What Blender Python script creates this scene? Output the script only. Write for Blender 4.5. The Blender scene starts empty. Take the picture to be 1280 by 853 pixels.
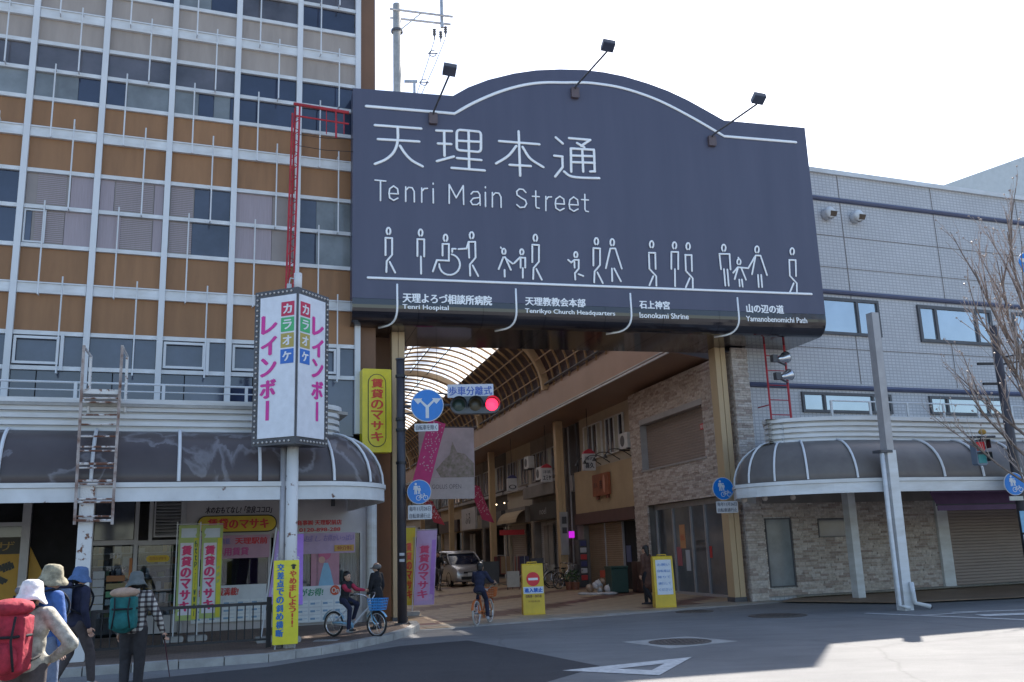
import bpy, bmesh, math, random
import numpy as np
from mathutils import Vector, Matrix, Euler
random.seed(7)
SC = bpy.context.scene
COL = SC.collection
R = math.radians

# ------------------------------------------------------------------ camera
CAM_F, CAM_P, CAM_R, CAM_H = 1157.68, .22138, -.034991, 1.6
_fw = np.array([0, math.cos(CAM_P), math.sin(CAM_P)]); _u = np.array([0, -math.sin(CAM_P), math.cos(CAM_P)])
_ri = np.array([1., 0, 0])
_R = math.cos(CAM_R)*_ri + math.sin(CAM_R)*_u
_U = -math.sin(CAM_R)*_ri + math.cos(CAM_R)*_u
cam = bpy.data.objects.new('camera', bpy.data.cameras.new('camera')); COL.objects.link(cam)
cam.data.sensor_width = 36; cam.data.lens = 36*CAM_F/1280; cam.data.clip_end = 3000; cam.data.clip_start = .1
cam.matrix_world = Matrix(((_R[0], _U[0], -_fw[0], 0), (_R[1], _U[1], -_fw[1], 0), (_R[2], _U[2], -_fw[2], CAM_H), (0, 0, 0, 1)))
SC.camera = cam
# ------------------------------------------------------------------ light
SUN_AZ, SUN_EL = 21.8, 45.0
w = bpy.data.worlds.new('World'); SC.world = w; w.use_nodes = True
nt = w.node_tree; nt.nodes.clear()
sky = nt.nodes.new('ShaderNodeTexSky'); sky.sky_type = 'NISHITA'; sky.sun_disc = False
sky.sun_elevation = R(SUN_EL); sky.sun_rotation = R(SUN_AZ); sky.air_density = 1.0; sky.dust_density = 1.2; sky.ozone_density = 1.2
bg = nt.nodes.new('ShaderNodeBackground'); bg.inputs[1].default_value = .122
out = nt.nodes.new('ShaderNodeOutputWorld')
nt.links.new(sky.outputs[0], bg.inputs[0]); nt.links.new(bg.outputs[0], out.inputs[0])
sl = bpy.data.lights.new('sun', 'SUN'); sl.energy = 5.0; sl.angle = R(.55); sl.color = (1, .94, .86)
so = bpy.data.objects.new('sun', sl); COL.objects.link(so)
_d = Vector((-math.sin(R(SUN_AZ))*math.cos(R(SUN_EL)), -math.cos(R(SUN_AZ))*math.cos(R(SUN_EL)), -math.sin(R(SUN_EL))))
so.rotation_euler = _d.to_track_quat('-Z', 'Y').to_euler(); so.location = (20, 40, 60)
SC.view_settings.view_transform = 'Standard'; SC.view_settings.look = 'None'
SC.view_settings.exposure = 1.36; SC.view_settings.gamma = 1

# ------------------------------------------------------------------ places
def ray(x, y): return _fw + (x-640)/CAM_F*_R - (y-426.5)/CAM_F*_U
def ground(x, y, z=0):
    d = ray(x, y); return Vector((np.array([0, 0, CAM_H]) + d*(z-CAM_H)/d[2]).tolist())
class Frame:                       # x along, y away from the viewer, z up
    def __init__(s, o, az):
        a = R(az); s.o = Vector((o[0], o[1], 0)); s.az = az
        s.u = Vector((math.sin(a), math.cos(a), 0)); s.n = Vector((-math.cos(a), math.sin(a), 0)); s.rot = R(90-az)
    def w(s, t, d, z=0): return s.o + s.u*t + s.n*d + Vector((0, 0, z))
    def at(s, px, py, d=0):        # the place on the plane y=d that is seen at a photo pixel
        r = ray(px, py); n = np.array(s.n); P = np.array(s.w(0, d)); C = np.array([0, 0, CAM_H])
        k = ((P-C)@n)/(r@n); q = C+r*k; q = Vector(q.tolist())
        return ((q-s.o).dot(s.u), q.z)
    def loc(s, q):
        q = Vector(q)-s.o; return Vector((q.dot(s.u), q.dot(s.n), q.z))
    def seen(s, px, py, d=0):      # same, as a full frame coordinate
        t, z = s.at(px, py, d); return Vector((t, d, z))
FF = Frame((-4.53, 21.67), 68.7)       # fronts along the road
SF = Frame((.9, 22.6), 74.8)           # the gateway sign
AF = Frame((6.12, 28.03), -15.2)       # the arcade's right wall: x goes in, y to the left (towards the street is +y)
WF = Frame((0, 0), 90)                 # the world itself

# ------------------------------------------------------------------ materials
def mat(name, col, rough=.6, metal=0, var=.12, scale=3, bump=0, bscale=40, spec=.5, col2=None, trans=0, emit=0, stretch=None, coat=0, detail=6, alpha=1):
    m = bpy.data.materials.new(name); m.use_nodes = True; t = m.node_tree; n = t.nodes; l = t.links
    b = n['Principled BSDF']; b.inputs['Roughness'].default_value = rough; b.inputs['Metallic'].default_value = metal
    b.inputs['Specular IOR Level'].default_value = spec
    b.inputs['Transmission Weight'].default_value = trans; b.inputs['Coat Weight'].default_value = coat
    b.inputs['Alpha'].default_value = alpha
    tc = n.new('ShaderNodeTexCoord'); mp = n.new('ShaderNodeMapping'); l.new(tc.outputs['Object'], mp.inputs[0])
    if stretch: mp.inputs['Scale'].default_value = stretch
    c = (*col, 1)
    c2 = (*col2, 1) if col2 else tuple(max(0, x*(1-var*1.6)) for x in col)+(1,)
    c1 = c if col2 else tuple(min(1, x*(1+var)) for x in col)+(1,)
    no = n.new('ShaderNodeTexNoise'); no.inputs['Scale'].default_value = scale; no.inputs['Detail'].default_value = detail
    no.inputs['Roughness'].default_value = .62
    l.new(mp.outputs[0], no.inputs[0])
    rp = n.new('ShaderNodeValToRGB'); rp.color_ramp.elements[0].position = .33; rp.color_ramp.elements[1].position = .68
    rp.color_ramp.elements[0].color = c2; rp.color_ramp.elements[1].color = c1
    l.new(no.outputs[0], rp.inputs[0]); l.new(rp.outputs[0], b.inputs['Base Color'])
    if bump:
        nb = n.new('ShaderNodeTexNoise'); nb.inputs['Scale'].default_value = bscale; nb.inputs['Detail'].default_value = 4
        l.new(mp.outputs[0], nb.inputs[0]); bu = n.new('ShaderNodeBump'); bu.inputs['Strength'].default_value = bump; bu.inputs['Distance'].default_value = .02
        l.new(nb.outputs[0], bu.inputs['Height']); l.new(bu.outputs[0], b.inputs['Normal'])
    if emit:
        b.inputs['Emission Color'].default_value = c; b.inputs['Emission Strength'].default_value = emit
    m.diffuse_color = c
    return m
M = {}
def flat(col, rough=.5, key=None, **k):    # a plain print or paint colour
    key = key or 'paint_%02d_%02d_%02d_%02d' % (int(col[0]*99), int(col[1]*99), int(col[2]*99), int(rough*99))
    if key not in M: M[key] = mat(key, col, rough, var=.05, scale=6, **k)
    return M[key]
M['band'] = mat('weathered_white_paint', (.72, .74, .76), .5, var=.05, scale=1.1, col2=(.52, .52, .51), stretch=(1, 1, 3))
M['mull'] = mat('white_aluminium', (.70, .72, .75), .45, col2=(.55, .56, .57), scale=.8, stretch=(1, 1, .3))
M['orange'] = mat('orange_brown_panel', (.36, .18, .075), .6, col2=(.27, .135, .06), scale=1.2, stretch=(1.5, 1, .5))
M['beige'] = mat('beige_grey_panel', (.40, .34, .30), .6, col2=(.32, .27, .24), scale=1.2, stretch=(1.5, 1, .4))
M['glass'] = mat('window_glass', (.026, .034, .066), .06, var=.3, scale=.5, spec=.9)
M['glass_b'] = mat('tinted_window_glass', (.06, .07, .105), .10, var=.3, scale=.5, spec=.8)
M['blind'] = mat('blind_behind_glass', (.26, .22, .20), .25, var=.06, scale=1)
M['pale_in'] = mat('pale_room_behind_glass', (.20, .22, .23), .15, var=.25, scale=.8)
M['haze_in'] = mat('dim_room_behind_glass', (.105, .10, .115), .12, var=.3, scale=.6, spec=.7)
M['mauve_in'] = mat('curtain_behind_glass', (.34, .28, .30), .3, var=.08, scale=9, stretch=(8, 1, .2))
M['bronze'] = mat('bronze_acrylic_canopy', (.085, .068, .065), .35, col2=(.12, .10, .095), scale=1.5, spec=.35)
M['bronze_r'] = mat('grey_bronze_canopy', (.150, .135, .125), .42, col2=(.115, .10, .095), scale=2, spec=.35)
M['fascia'] = mat('white_fascia_paint', (.66, .68, .70), .45, col2=(.50, .50, .49), scale=1.3, stretch=(.6, 1, 3))
M['rustw'] = mat('rusting_white_paint', (.64, .63, .62), .6, col2=(.16, .065, .035), scale=7, bump=.3)
for _x in M['rustw'].node_tree.nodes:
    if _x.type == 'VALTORGB': _x.color_ramp.elements[0].position = .36; _x.color_ramp.elements[1].position = .41
M['rust'] = mat('rust', (.17, .07, .04), .8, col2=(.08, .035, .025), scale=20)
M['signblue'] = mat('slate_sign_panel', (.090, .094, .142), .42, col2=(.076, .080, .124), scale=.7, spec=.4, stretch=(2.2, 1, .22), detail=9)
M['signgloss'] = mat('glossy_dark_soffit', (.018, .016, .022), .09, var=.1, scale=.6, spec=.8)
M['white'] = mat('white_lettering', (.90, .91, .92), .4, var=.02)
M['tan'] = mat('tan_column_paint', (.52, .38, .22), .5, col2=(.44, .31, .18), scale=1.2, stretch=(1, 1, .3))
M['tanbeam'] = mat('tan_beam_paint', (.40, .27, .20), .5, col2=(.35, .235, .17), scale=.6)
M['soffit'] = mat('warm_soffit', (.27, .17, .125), .35, col2=(.23, .14, .10), scale=.6)
M['rib'] = mat('ochre_rib', (.36, .23, .115), .5, var=.1)
M['maroon'] = mat('dark_maroon_roof_panel', (.045, .022, .024), .5, var=.2, scale=1)
M['poleb'] = mat('dark_blue_brown_pole', (.055, .055, .07), .45, col2=(.035, .03, .035), scale=2.5, stretch=(1, 1, .5))
M['black'] = mat('black_metal', (.018, .018, .022), .45, var=.2)
M['dgrey'] = mat('dark_grey_metal', (.07, .07, .08), .45, var=.15)
M['steel'] = mat('galvanised_steel', (.42, .43, .44), .4, metal=.6, var=.15, scale=4)
M['red'] = mat('red_oxide_paint', (.42, .02, .035), .5, var=.2, scale=4)
M['conc'] = mat('concrete', (.36, .35, .33), .85, var=.15, scale=3, bump=.4, bscale=60)
M['shutter'] = mat('shutter_paint', (.30, .24, .21), .5, col2=(.25, .2, .175), scale=1, stretch=(.5, 1, 2))
M['shutter_t'] = mat('tan_shutter_paint', (.27, .19, .125), .5, var=.1, scale=1)
M['greyfr'] = mat('grey_aluminium_frame', (.36, .35, .36), .4, metal=.2, var=.08)
M['wall_t'] = mat('tan_stucco', (.38, .28, .17), .8, var=.07, scale=1, bump=.15)
M['wall_g'] = mat('grey_stucco', (.24, .215, .20), .8, col2=(.16, .145, .135), scale=.9, bump=.15)
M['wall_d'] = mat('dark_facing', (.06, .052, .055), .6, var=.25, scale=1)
M['cream'] = mat('cream_render', (.42, .37, .29), .75, col2=(.36, .31, .25), scale=.8, stretch=(1, 1, .3))
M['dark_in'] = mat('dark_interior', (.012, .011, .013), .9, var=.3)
M['leaf'] = flat((.04, .09, .03), .6)
M['skin'] = mat('skin', (.50, .29, .20), .5, var=.06, scale=9)
M['hair'] = mat('black_hair', (.012, .010, .010), .5, var=.2, scale=30)
M['rubber'] = mat('rubber', (.02, .02, .02), .75, var=.1)
M['chrome'] = mat('bright_metal', (.6, .6, .62), .22, metal=.9, var=.05)
M['awn_p'] = mat('purple_awning_fabric', (.105, .055, .125), .7, var=.1, scale=2)
M['wallin'] = mat('warm_white_wall', (.46, .43, .43), .6, var=.06, scale=1)

def brickmat(name, c1, c2, mortar, scale, bw, rh, off=.5, ms=.012, rough=.6, dirt=.25, spec=.5, bump=.3):
    m = bpy.data.materials.new(name); m.use_nodes = True; t = m.node_tree; n = t.nodes; l = t.links; b = n['Principled BSDF']
    b.inputs['Roughness'].default_value = rough; b.inputs['Specular IOR Level'].default_value = spec
    tc = n.new('ShaderNodeTexCoord'); sp = n.new('ShaderNodeSeparateXYZ'); cb = n.new('ShaderNodeCombineXYZ')
    l.new(tc.outputs['Object'], sp.inputs[0]); l.new(sp.outputs[0], cb.inputs[0]); l.new(sp.outputs[2], cb.inputs[1])
    br = n.new('ShaderNodeTexBrick'); br.offset = off; br.inputs['Color1'].default_value = (*c1, 1); br.inputs['Color2'].default_value = (*c2, 1)
    br.inputs['Mortar'].default_value = (*mortar, 1); br.inputs['Scale'].default_value = scale; br.inputs['Mortar Size'].default_value = ms
    br.inputs['Brick Width'].default_value = bw; br.inputs['Row Height'].default_value = rh
    l.new(cb.outputs[0], br.inputs[0])
    no = n.new('ShaderNodeTexNoise'); no.inputs['Scale'].default_value = .7; no.inputs['Detail'].default_value = 7; l.new(tc.outputs['Object'], no.inputs[0])
    mx = n.new('ShaderNodeMixRGB'); mx.blend_type = 'MULTIPLY'; mx.inputs[0].default_value = dirt
    l.new(br.outputs[0], mx.inputs[1]); l.new(no.outputs[0], mx.inputs[2]); l.new(mx.outputs[0], b.inputs['Base Color'])
    bu = n.new('ShaderNodeBump'); bu.inputs['Strength'].default_value = bump; bu.inputs['Distance'].default_value = .01; bu.invert = True
    l.new(br.outputs['Fac'], bu.inputs['Height']); l.new(bu.outputs[0], b.inputs['Normal'])
    return m
M['tilewall'] = brickmat('grey_mosaic_tile', (.60, .60, .615), (.55, .55, .565), (.42, .42, .44), 1, .145, .095, 0, .016)
M['tileleft'] = brickmat('pale_wall_tile', (.50, .47, .46), (.47, .44, .43), (.36, .34, .34), 1, .2, .2, 0, .008)

# asphalt, with a rougher grain, patches and fine cracks
def asphalt(name, c1, c2, speck):
    m = mat(name, c1, .85, col2=c2, scale=.45, bump=.5, bscale=260, detail=10)
    t = m.node_tree; n = t.nodes; l = t.links; b = n['Principled BSDF']
    rp = [x for x in n if x.type == 'VALTORGB'][0]; tc = [x for x in n if x.type == 'TEX_COORD'][0]
    a = n.new('ShaderNodeTexNoise'); a.inputs['Scale'].default_value = 90; a.inputs['Detail'].default_value = 3; l.new(tc.outputs['Object'], a.inputs[0])
    mx = n.new('ShaderNodeMixRGB'); mx.blend_type = 'OVERLAY'; mx.inputs[0].default_value = speck
    l.new(rp.outputs[0], mx.inputs[1]); l.new(a.outputs[0], mx.inputs[2])
    s = n.new('ShaderNodeTexNoise'); s.inputs['Scale'].default_value = 2.2; s.inputs['Detail'].default_value = 8; s.inputs['Roughness'].default_value = .75
    mp = n.new('ShaderNodeMapping'); mp.inputs['Rotation'].default_value = (0, 0, R(21)); mp.inputs['Scale'].default_value = (.25, 1.6, 1)
    l.new(tc.outputs['Object'], mp.inputs[0]); l.new(mp.outputs[0], s.inputs[0])
    m2 = n.new('ShaderNodeMixRGB'); m2.blend_type = 'OVERLAY'; m2.inputs[0].default_value = .35
    l.new(mx.outputs[0], m2.inputs[1]); l.new(s.outputs[0], m2.inputs[2])
    # the sealed cracks
    v = n.new('ShaderNodeTexVoronoi'); v.feature = 'DISTANCE_TO_EDGE'; v.inputs['Scale'].default_value = .22
    nz = n.new('ShaderNodeTexNoise'); nz.inputs['Scale'].default_value = 1.2; nz.inputs['Detail'].default_value = 6; l.new(tc.outputs['Object'], nz.inputs[0])
    va = n.new('ShaderNodeMixRGB'); va.inputs[0].default_value = .25; l.new(tc.outputs['Object'], va.inputs[1]); l.new(nz.outputs['Color'], va.inputs[2])
    l.new(va.outputs[0], v.inputs[0])
    cr = n.new('ShaderNodeValToRGB'); cr.color_ramp.elements[0].position = 0; cr.color_ramp.elements[1].position = .006
    cr.color_ramp.elements[0].color = (.82, .82, .82, 1); cr.color_ramp.elements[1].color = (1, 1, 1, 1)
    l.new(v.outputs[0], cr.inputs[0])
    m3 = n.new('ShaderNodeMixRGB'); m3.blend_type = 'MULTIPLY'; m3.inputs[0].default_value = 1
    l.new(m2.outputs[0], m3.inputs[1]); l.new(cr.outputs[0], m3.inputs[2]); l.new(m3.outputs[0], b.inputs['Base Color'])
    return m
M['asphalt'] = asphalt('worn_asphalt', (.205, .203, .20), (.150, .149, .150), .75)
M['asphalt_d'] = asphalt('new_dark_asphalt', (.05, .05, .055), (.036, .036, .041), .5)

def roofmat():      # translucent arcade roofing
    m = bpy.data.materials.new('translucent_roofing'); m.use_nodes = True; t = m.node_tree; n = t.nodes; l = t.links; n.clear()
    tr = n.new('ShaderNodeBsdfTransparent'); tr.inputs[0].default_value = (.42, .40, .37, 1)
    tl = n.new('ShaderNodeBsdfTranslucent'); tc = n.new('ShaderNodeTexCoord')
    no = n.new('ShaderNodeTexNoise'); no.inputs['Scale'].default_value = .8; l.new(tc.outputs['Object'], no.inputs[0])
    rp = n.new('ShaderNodeValToRGB'); rp.color_ramp.elements[0].color = (.22, .20, .18, 1); rp.color_ramp.elements[1].color = (.70, .66, .60, 1)
    rp.color_ramp.elements[0].position = .35; rp.color_ramp.elements[1].position = .6
    l.new(no.outputs[0], rp.inputs[0]); l.new(rp.outputs[0], tl.inputs[0])
    mx = n.new('ShaderNodeMixShader'); mx.inputs[0].default_value = .65; o = n.new('ShaderNodeOutputMaterial')
    l.new(tr.outputs[0], mx.inputs[1]); l.new(tl.outputs[0], mx.inputs[2]); l.new(mx.outputs[0], o.inputs[0])
    return m
M['roof'] = roofmat()
def roofmat_g():
    m = roofmat(); m.name = 'greyed_roofing'
    for x in m.node_tree.nodes:
        if x.type == 'BSDF_TRANSPARENT': x.inputs[0].default_value = (.25, .27, .30, 1)
        if x.type == 'VALTORGB': x.color_ramp.elements[1].color = (.4, .41, .45, 1); x.color_ramp.elements[0].color = (.2, .2, .22, 1)
    return m
M['roof_g'] = roofmat_g()
def clearglass(name, k=.35, tint=(.8, .85, .9)):
    m = bpy.data.materials.new(name); m.use_nodes = True; t = m.node_tree; n = t.nodes; l = t.links; n.clear()
    tr = n.new('ShaderNodeBsdfTransparent'); tr.inputs[0].default_value = (*tint, 1)
    g = n.new('ShaderNodeBsdfGlossy'); g.inputs['Roughness'].default_value = .03
    fr = n.new('ShaderNodeFresnel'); fr.inputs[0].default_value = 1.6
    mx = n.new('ShaderNodeMixShader'); o = n.new('ShaderNodeOutputMaterial')
    l.new(fr.outputs[0], mx.inputs[0]); l.new(tr.outputs[0], mx.inputs[1]); l.new(g.outputs[0], mx.inputs[2]); l.new(mx.outputs[0], o.inputs[0])
    return m
M['clear'] = clearglass('shop_window_glass')

# ------------------------------------------------------------------ meshes
class MB:
    def __init__(s): s.v = []; s.f = []
    def add(s, vs, fs):
        k = len(s.v); s.v += [tuple(x) for x in vs]; s.f += [tuple(i+k for i in q) for q in fs]; return s
    def box(s, x0, x1, y0, y1, z0, z1):
        v = [(x, y, z) for x in (x0, x1) for y in (y0, y1) for z in (z0, z1)]
        return s.add(v, [(0, 1, 3, 2), (4, 6, 7, 5), (0, 4, 5, 1), (2, 3, 7, 6), (0, 2, 6, 4), (1, 5, 7, 3)])
    def bev(s, x0, x1, y0, y1, z0, z1, b=.01):     # box with bevelled x/z outline
        return s.prism([(x0+b, z0), (x1-b, z0), (x1, z0+b), (x1, z1-b), (x1-b, z1), (x0+b, z1), (x0, z1-b), (x0, z0+b)], y0, y1)
    def obox(s, c, size, m=None):
        m = m or Matrix.Identity(3); c = Vector(c)
        v = [c + m @ Vector((x*size[0]/2, y*size[1]/2, z*size[2]/2)) for x in (-1, 1) for y in (-1, 1) for z in (-1, 1)]
        return s.add(v, [(0, 1, 3, 2), (4, 6, 7, 5), (0, 4, 5, 1), (2, 3, 7, 6), (0, 2, 6, 4), (1, 5, 7, 3)])
    def prism(s, pts, y0, y1):                      # outline in x,z pushed from y0 to y1
        n = len(pts); v = [(x, y0, z) for x, z in pts]+[(x, y1, z) for x, z in pts]
        return s.add(v, [tuple(range(n)), tuple(range(2*n-1, n-1, -1))]+[(i, i+n, (i+1) % n+n, (i+1) % n) for i in range(n)])
    def slab(s, pts, z0, z1):                       # outline in x,y
        n = len(pts); v = [(x, y, z0) for x, y in pts]+[(x, y, z1) for x, y in pts]
        return s.add(v, [tuple(range(n-1, -1, -1)), tuple(range(n, 2*n))]+[(i, (i+1) % n, (i+1) % n+n, i+n) for i in range(n)])
    def poly(s, pts): return s.add(pts, [tuple(range(len(pts)))])
    def tube(s, pts, r, n=6, caps=True, flat=1, fdir=None):
        pts = [Vector(p) for p in pts]; rr = r if isinstance(r, (list, tuple)) else [r]*len(pts)
        k = len(s.v); up = None; N = len(pts)
        for i, p in enumerate(pts):
            d = (pts[min(i+1, N-1)]-pts[max(i-1, 0)])
            d = d.normalized() if d.length > 1e-9 else Vector((0, 0, 1))
            if fdir is not None: a = Vector(fdir)
            else:
                if up is None: up = Vector((0, 0, 1)) if abs(d.z) < .9 else Vector((0, 1, 0))
                a = (up - d*up.dot(d)).normalized(); up = a
            b = d.cross(a).normalized()
            for j in range(n):
                t = 2*math.pi*j/n; s.v.append(tuple(p + b*math.cos(t)*rr[i] + a*math.sin(t)*rr[i]*flat))
        for i in range(N-1):
            for j in range(n):
                s.f.append((k+i*n+j, k+i*n+(j+1) % n, k+(i+1)*n+(j+1) % n, k+(i+1)*n+j))
        if caps: s.f.append(tuple(k+j for j in range(n-1, -1, -1))); s.f.append(tuple(k+(N-1)*n+j for j in range(n)))
        return s
    def cyl(s, a, b, r0, r1=None, n=12): return s.tube([a, b], [r0, r0 if r1 is None else r1], n)
    def sph(s, c, r, n=12, m=8, mtx=None):
        r = r if isinstance(r, (list, tuple)) else (r, r, r); c = Vector(c); k = len(s.v)
        mtx = mtx or Matrix.Identity(3)
        for i in range(1, m):
            for j in range(n):
                a = math.pi*i/m; t = 2*math.pi*j/n
                s.v.append(tuple(c + mtx @ Vector((r[0]*math.sin(a)*math.cos(t), r[1]*math.sin(a)*math.sin(t), r[2]*math.cos(a)))))
        s.v.append(tuple(c+mtx @ Vector((0, 0, r[2])))); s.v.append(tuple(c-mtx @ Vector((0, 0, r[2]))))
        T = k+(m-1)*n
        for i in range(m-2):
            for j in range(n): s.f.append((k+i*n+j, k+(i+1)*n+j, k+(i+1)*n+(j+1) % n, k+i*n+(j+1) % n))
        for j in range(n): s.f.append((T, k+j, k+(j+1) % n)); s.f.append((T+1, k+(m-2)*n+(j+1) % n, k+(m-2)*n+j))
        return s
    def cap(s, a, b, r0, r1, n=10):
        a = Vector(a); b = Vector(b); s.sph(a, r0, n, 6); s.sph(b, r1, n, 6); return s.tube([a, b], [r0, r1], n)
    def lathe(s, prof, c=(0, 0, 0), n=24, axis='z'):
        k = len(s.v); N = len(prof)
        for r, h in prof:
            for j in range(n):
                t = 2*math.pi*j/n; x, y = r*math.cos(t), r*math.sin(t)
                p = (x, y, h) if axis == 'z' else ((x, -h, y) if axis == 'y' else (h, x, y))
                s.v.append((c[0]+p[0], c[1]+p[1], c[2]+p[2]))
        for i in range(N-1):
            for j in range(n): s.f.append((k+i*n+j, k+i*n+(j+1) % n, k+(i+1)*n+(j+1) % n, k+(i+1)*n+j))
        return s
    def torus(s, c, Rr, r, n=28, m=8, axis='x'):
        k = len(s.v)
        for i in range(n):
            a = 2*math.pi*i/n
            for j in range(m):
                t = 2*math.pi*j/m; q = Rr+r*math.cos(t); h = r*math.sin(t)
                p = {'x': (h, q*math.cos(a), q*math.sin(a)), 'y': (q*math.cos(a), h, q*math.sin(a)), 'z': (q*math.cos(a), q*math.sin(a), h)}[axis]
                s.v.append((c[0]+p[0], c[1]+p[1], c[2]+p[2]))
        for i in range(n):
            for j in range(m): s.f.append((k+i*m+j, k+((i+1) % n)*m+j, k+((i+1) % n)*m+(j+1) % m, k+i*m+(j+1) % m))
        return s
    def grid(s, fn, nu, nv):
        k = len(s.v)
        for i in range(nu+1):
            for j in range(nv+1): s.v.append(tuple(fn(i/nu, j/nv)))
        for i in range(nu):
            for j in range(nv): a = k+i*(nv+1)+j; s.f.append((a, a+nv+1, a+nv+2, a+1))
        return s
    def data(s, name, m=None, smooth=False, off=(0, 0, 0)):
        me = bpy.data.meshes.new(name)
        o = off; me.from_pydata([(x-o[0], y-o[1], z-o[2]) for x, y, z in s.v], [], s.f)
        bm = bmesh.new(); bm.from_mesh(me); bmesh.ops.recalc_face_normals(bm, faces=bm.faces); bm.to_mesh(me); bm.free()
        if m: me.materials.append(m)
        if smooth: me.shade_smooth()
        me.update(); return me
def new(name, me, parent=None, loc=(0, 0, 0), rz=0, label=None, kind=None):
    o = bpy.data.objects.new(name, me); COL.objects.link(o); o.location = loc; o.rotation_euler = (0, 0, rz)
    if parent: o.parent = parent
    if label: o['label'] = label
    if kind: o['kind'] = kind
    return o
class Thing:                       # an Empty at the thing's base; parts are given in the frame's coordinates
    def __init__(s, name, label, cat, fr=WF, base=(0, 0, 0), group=None, rz=0):
        s.fr = fr; s.base = Vector(base)
        s.o = bpy.data.objects.new(name, None); COL.objects.link(s.o); s.o.empty_display_size = .3
        s.o.location = fr.w(*base); s.o.rotation_euler = (0, 0, fr.rot+rz)
        s.o['label'] = label; s.o['category'] = cat
        if group: s.o['group'] = group
    def part(s, name, mb, m, smooth=False, parent=None, label=None, kind=None):
        off = s.base if parent is None else s.base
        o = new(name, mb.data(name, m, smooth, off), parent or s.o, label=label, kind=kind)
        return o
    def inst(s, name, me, loc, parent=None, label=None, rz=0):
        return new(name, me, parent or s.o, Vector(loc)-s.base, rz, label)
def single(name, mb, m, label, cat, fr=WF, base=(0, 0, 0), group=None, smooth=False):
    o = new(name, mb.data(name, m, smooth, base)); o.location = fr.w(*base); o.rotation_euler = (0, 0, fr.rot)
    o['label'] = label; o['category'] = cat
    if group: o['group'] = group
    return o
def struct(name, mb, m, fr=WF, kind='structure', smooth=False):
    o = new(name, mb.data(name, m, smooth)); o.location = fr.w(0, 0); o.rotation_euler = (0, 0, fr.rot); o['kind'] = kind
    return o
def tag(o, label, cat, group=None):
    o['label'] = label; o['category'] = cat
    if group: o['group'] = group
def copy_tree(o, parent=None):
    c = o.copy(); COL.objects.link(c)
    if parent: c.parent = parent
    for ch in [x for x in bpy.data.objects if x.parent == o]: copy_tree(ch, c)
    return c

# flat lettering: the glyph outlines of the built-in font as a mesh in x,z, facing -y
_tc = {}
def glyphs(s, bold=0, shear=0):
    key = (s, bold, shear)
    if key in _tc: return _tc[key]
    cu = bpy.data.curves.new('t', 'FONT'); cu.body = s; cu.size = 1; cu.offset = bold; cu.shear = shear; cu.resolution_u = 3
    ob = bpy.data.objects.new('t', cu); COL.objects.link(ob)
    bpy.context.view_layer.update()
    me = bpy.data.meshes.new_from_object(ob.evaluated_get(bpy.context.evaluated_depsgraph_get()))
    vs = [(v.co.x, v.co.y) for v in me.vertices]; fs = [tuple(p.vertices) for p in me.polygons]
    bpy.data.objects.remove(ob); bpy.data.curves.remove(cu); bpy.data.meshes.remove(me)
    if vs:
        xs = [a for a, b in vs]; ys = [b for a, b in vs]; bb = (min(xs), max(xs), min(ys), max(ys))
    else: bb = (0, .5, 0, .7)
    _tc[key] = (vs, fs, bb); return _tc[key]
def text_in(mb, s, x0, x1, z0, z1, y, bold=0, shear=0, keep=False, fn=None):
    """fit the string into the rectangle; fn maps (x,z,y) when the face is not in the frame's own plane"""
    vs, fs, bb = glyphs(s, 0, shear)
    if not vs: return
    h = (z1-z0); g = min(.9*h*bold*1.6, .12*h)       # bolder: the glyph laid down again a little to each side
    sx = (x1-x0-2*g)/(bb[1]-bb[0]); sz = (z1-z0-g)/(bb[3]-bb[2])
    if keep: sx = sz = min(sx, sz)
    cx = (x0+x1)/2; cz = (z0+z1)/2; mx = (bb[0]+bb[1])/2; mz = (bb[2]+bb[3])/2
    offs_ = [(0, 0)] if g <= 0 else ([(-g, 0), (g, 0), (0, g*.5), (0, -g*.5)] if g > .003 else [(-g*.6, 0), (g*.6, 0)])
    for k, (ox, oz) in enumerate(offs_):
        v = [(cx+ox+(a-mx)*sx, y-k*.0007, cz+oz+(b-mz)*sz) for a, b in vs]
        if fn: v = [fn(a, c, b) for a, b, c in v]
        mb.add(v, fs)
def text_v(mb, s, x0, x1, z0, z1, y, bold=0, gap=.12, fn=None):   # a column of characters, top to bottom
    n = len(s); h = (z1-z0)/n
    for i, ch in enumerate(s):
        if ch == ' ': continue
        vs, fs, bb = glyphs(ch, bold)
        zt = z1-i*h-h*gap/2; zb = z1-(i+1)*h+h*gap/2
        a, b = x0, x1
        if ch == 'ー':
            v = []
            xc = (x0+x1)/2; wd = (x1-x0)*.075+bold*.6*(x1-x0)
            q = [(xc-wd, y, zb), (xc+wd, y, zb), (xc+wd, y, zt), (xc-wd, y, zt)]
            if fn: q = [fn(p[0], p[2], p[1]) for p in q]
            mb.poly(q); continue
        if ch in '!/:.,・':
            c = (a+b)/2; wd = (b-a)*.14; a, b = c-wd, c+wd
        text_in(mb, ch, a, b, zb, zt, y, bold, fn=fn)
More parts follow.
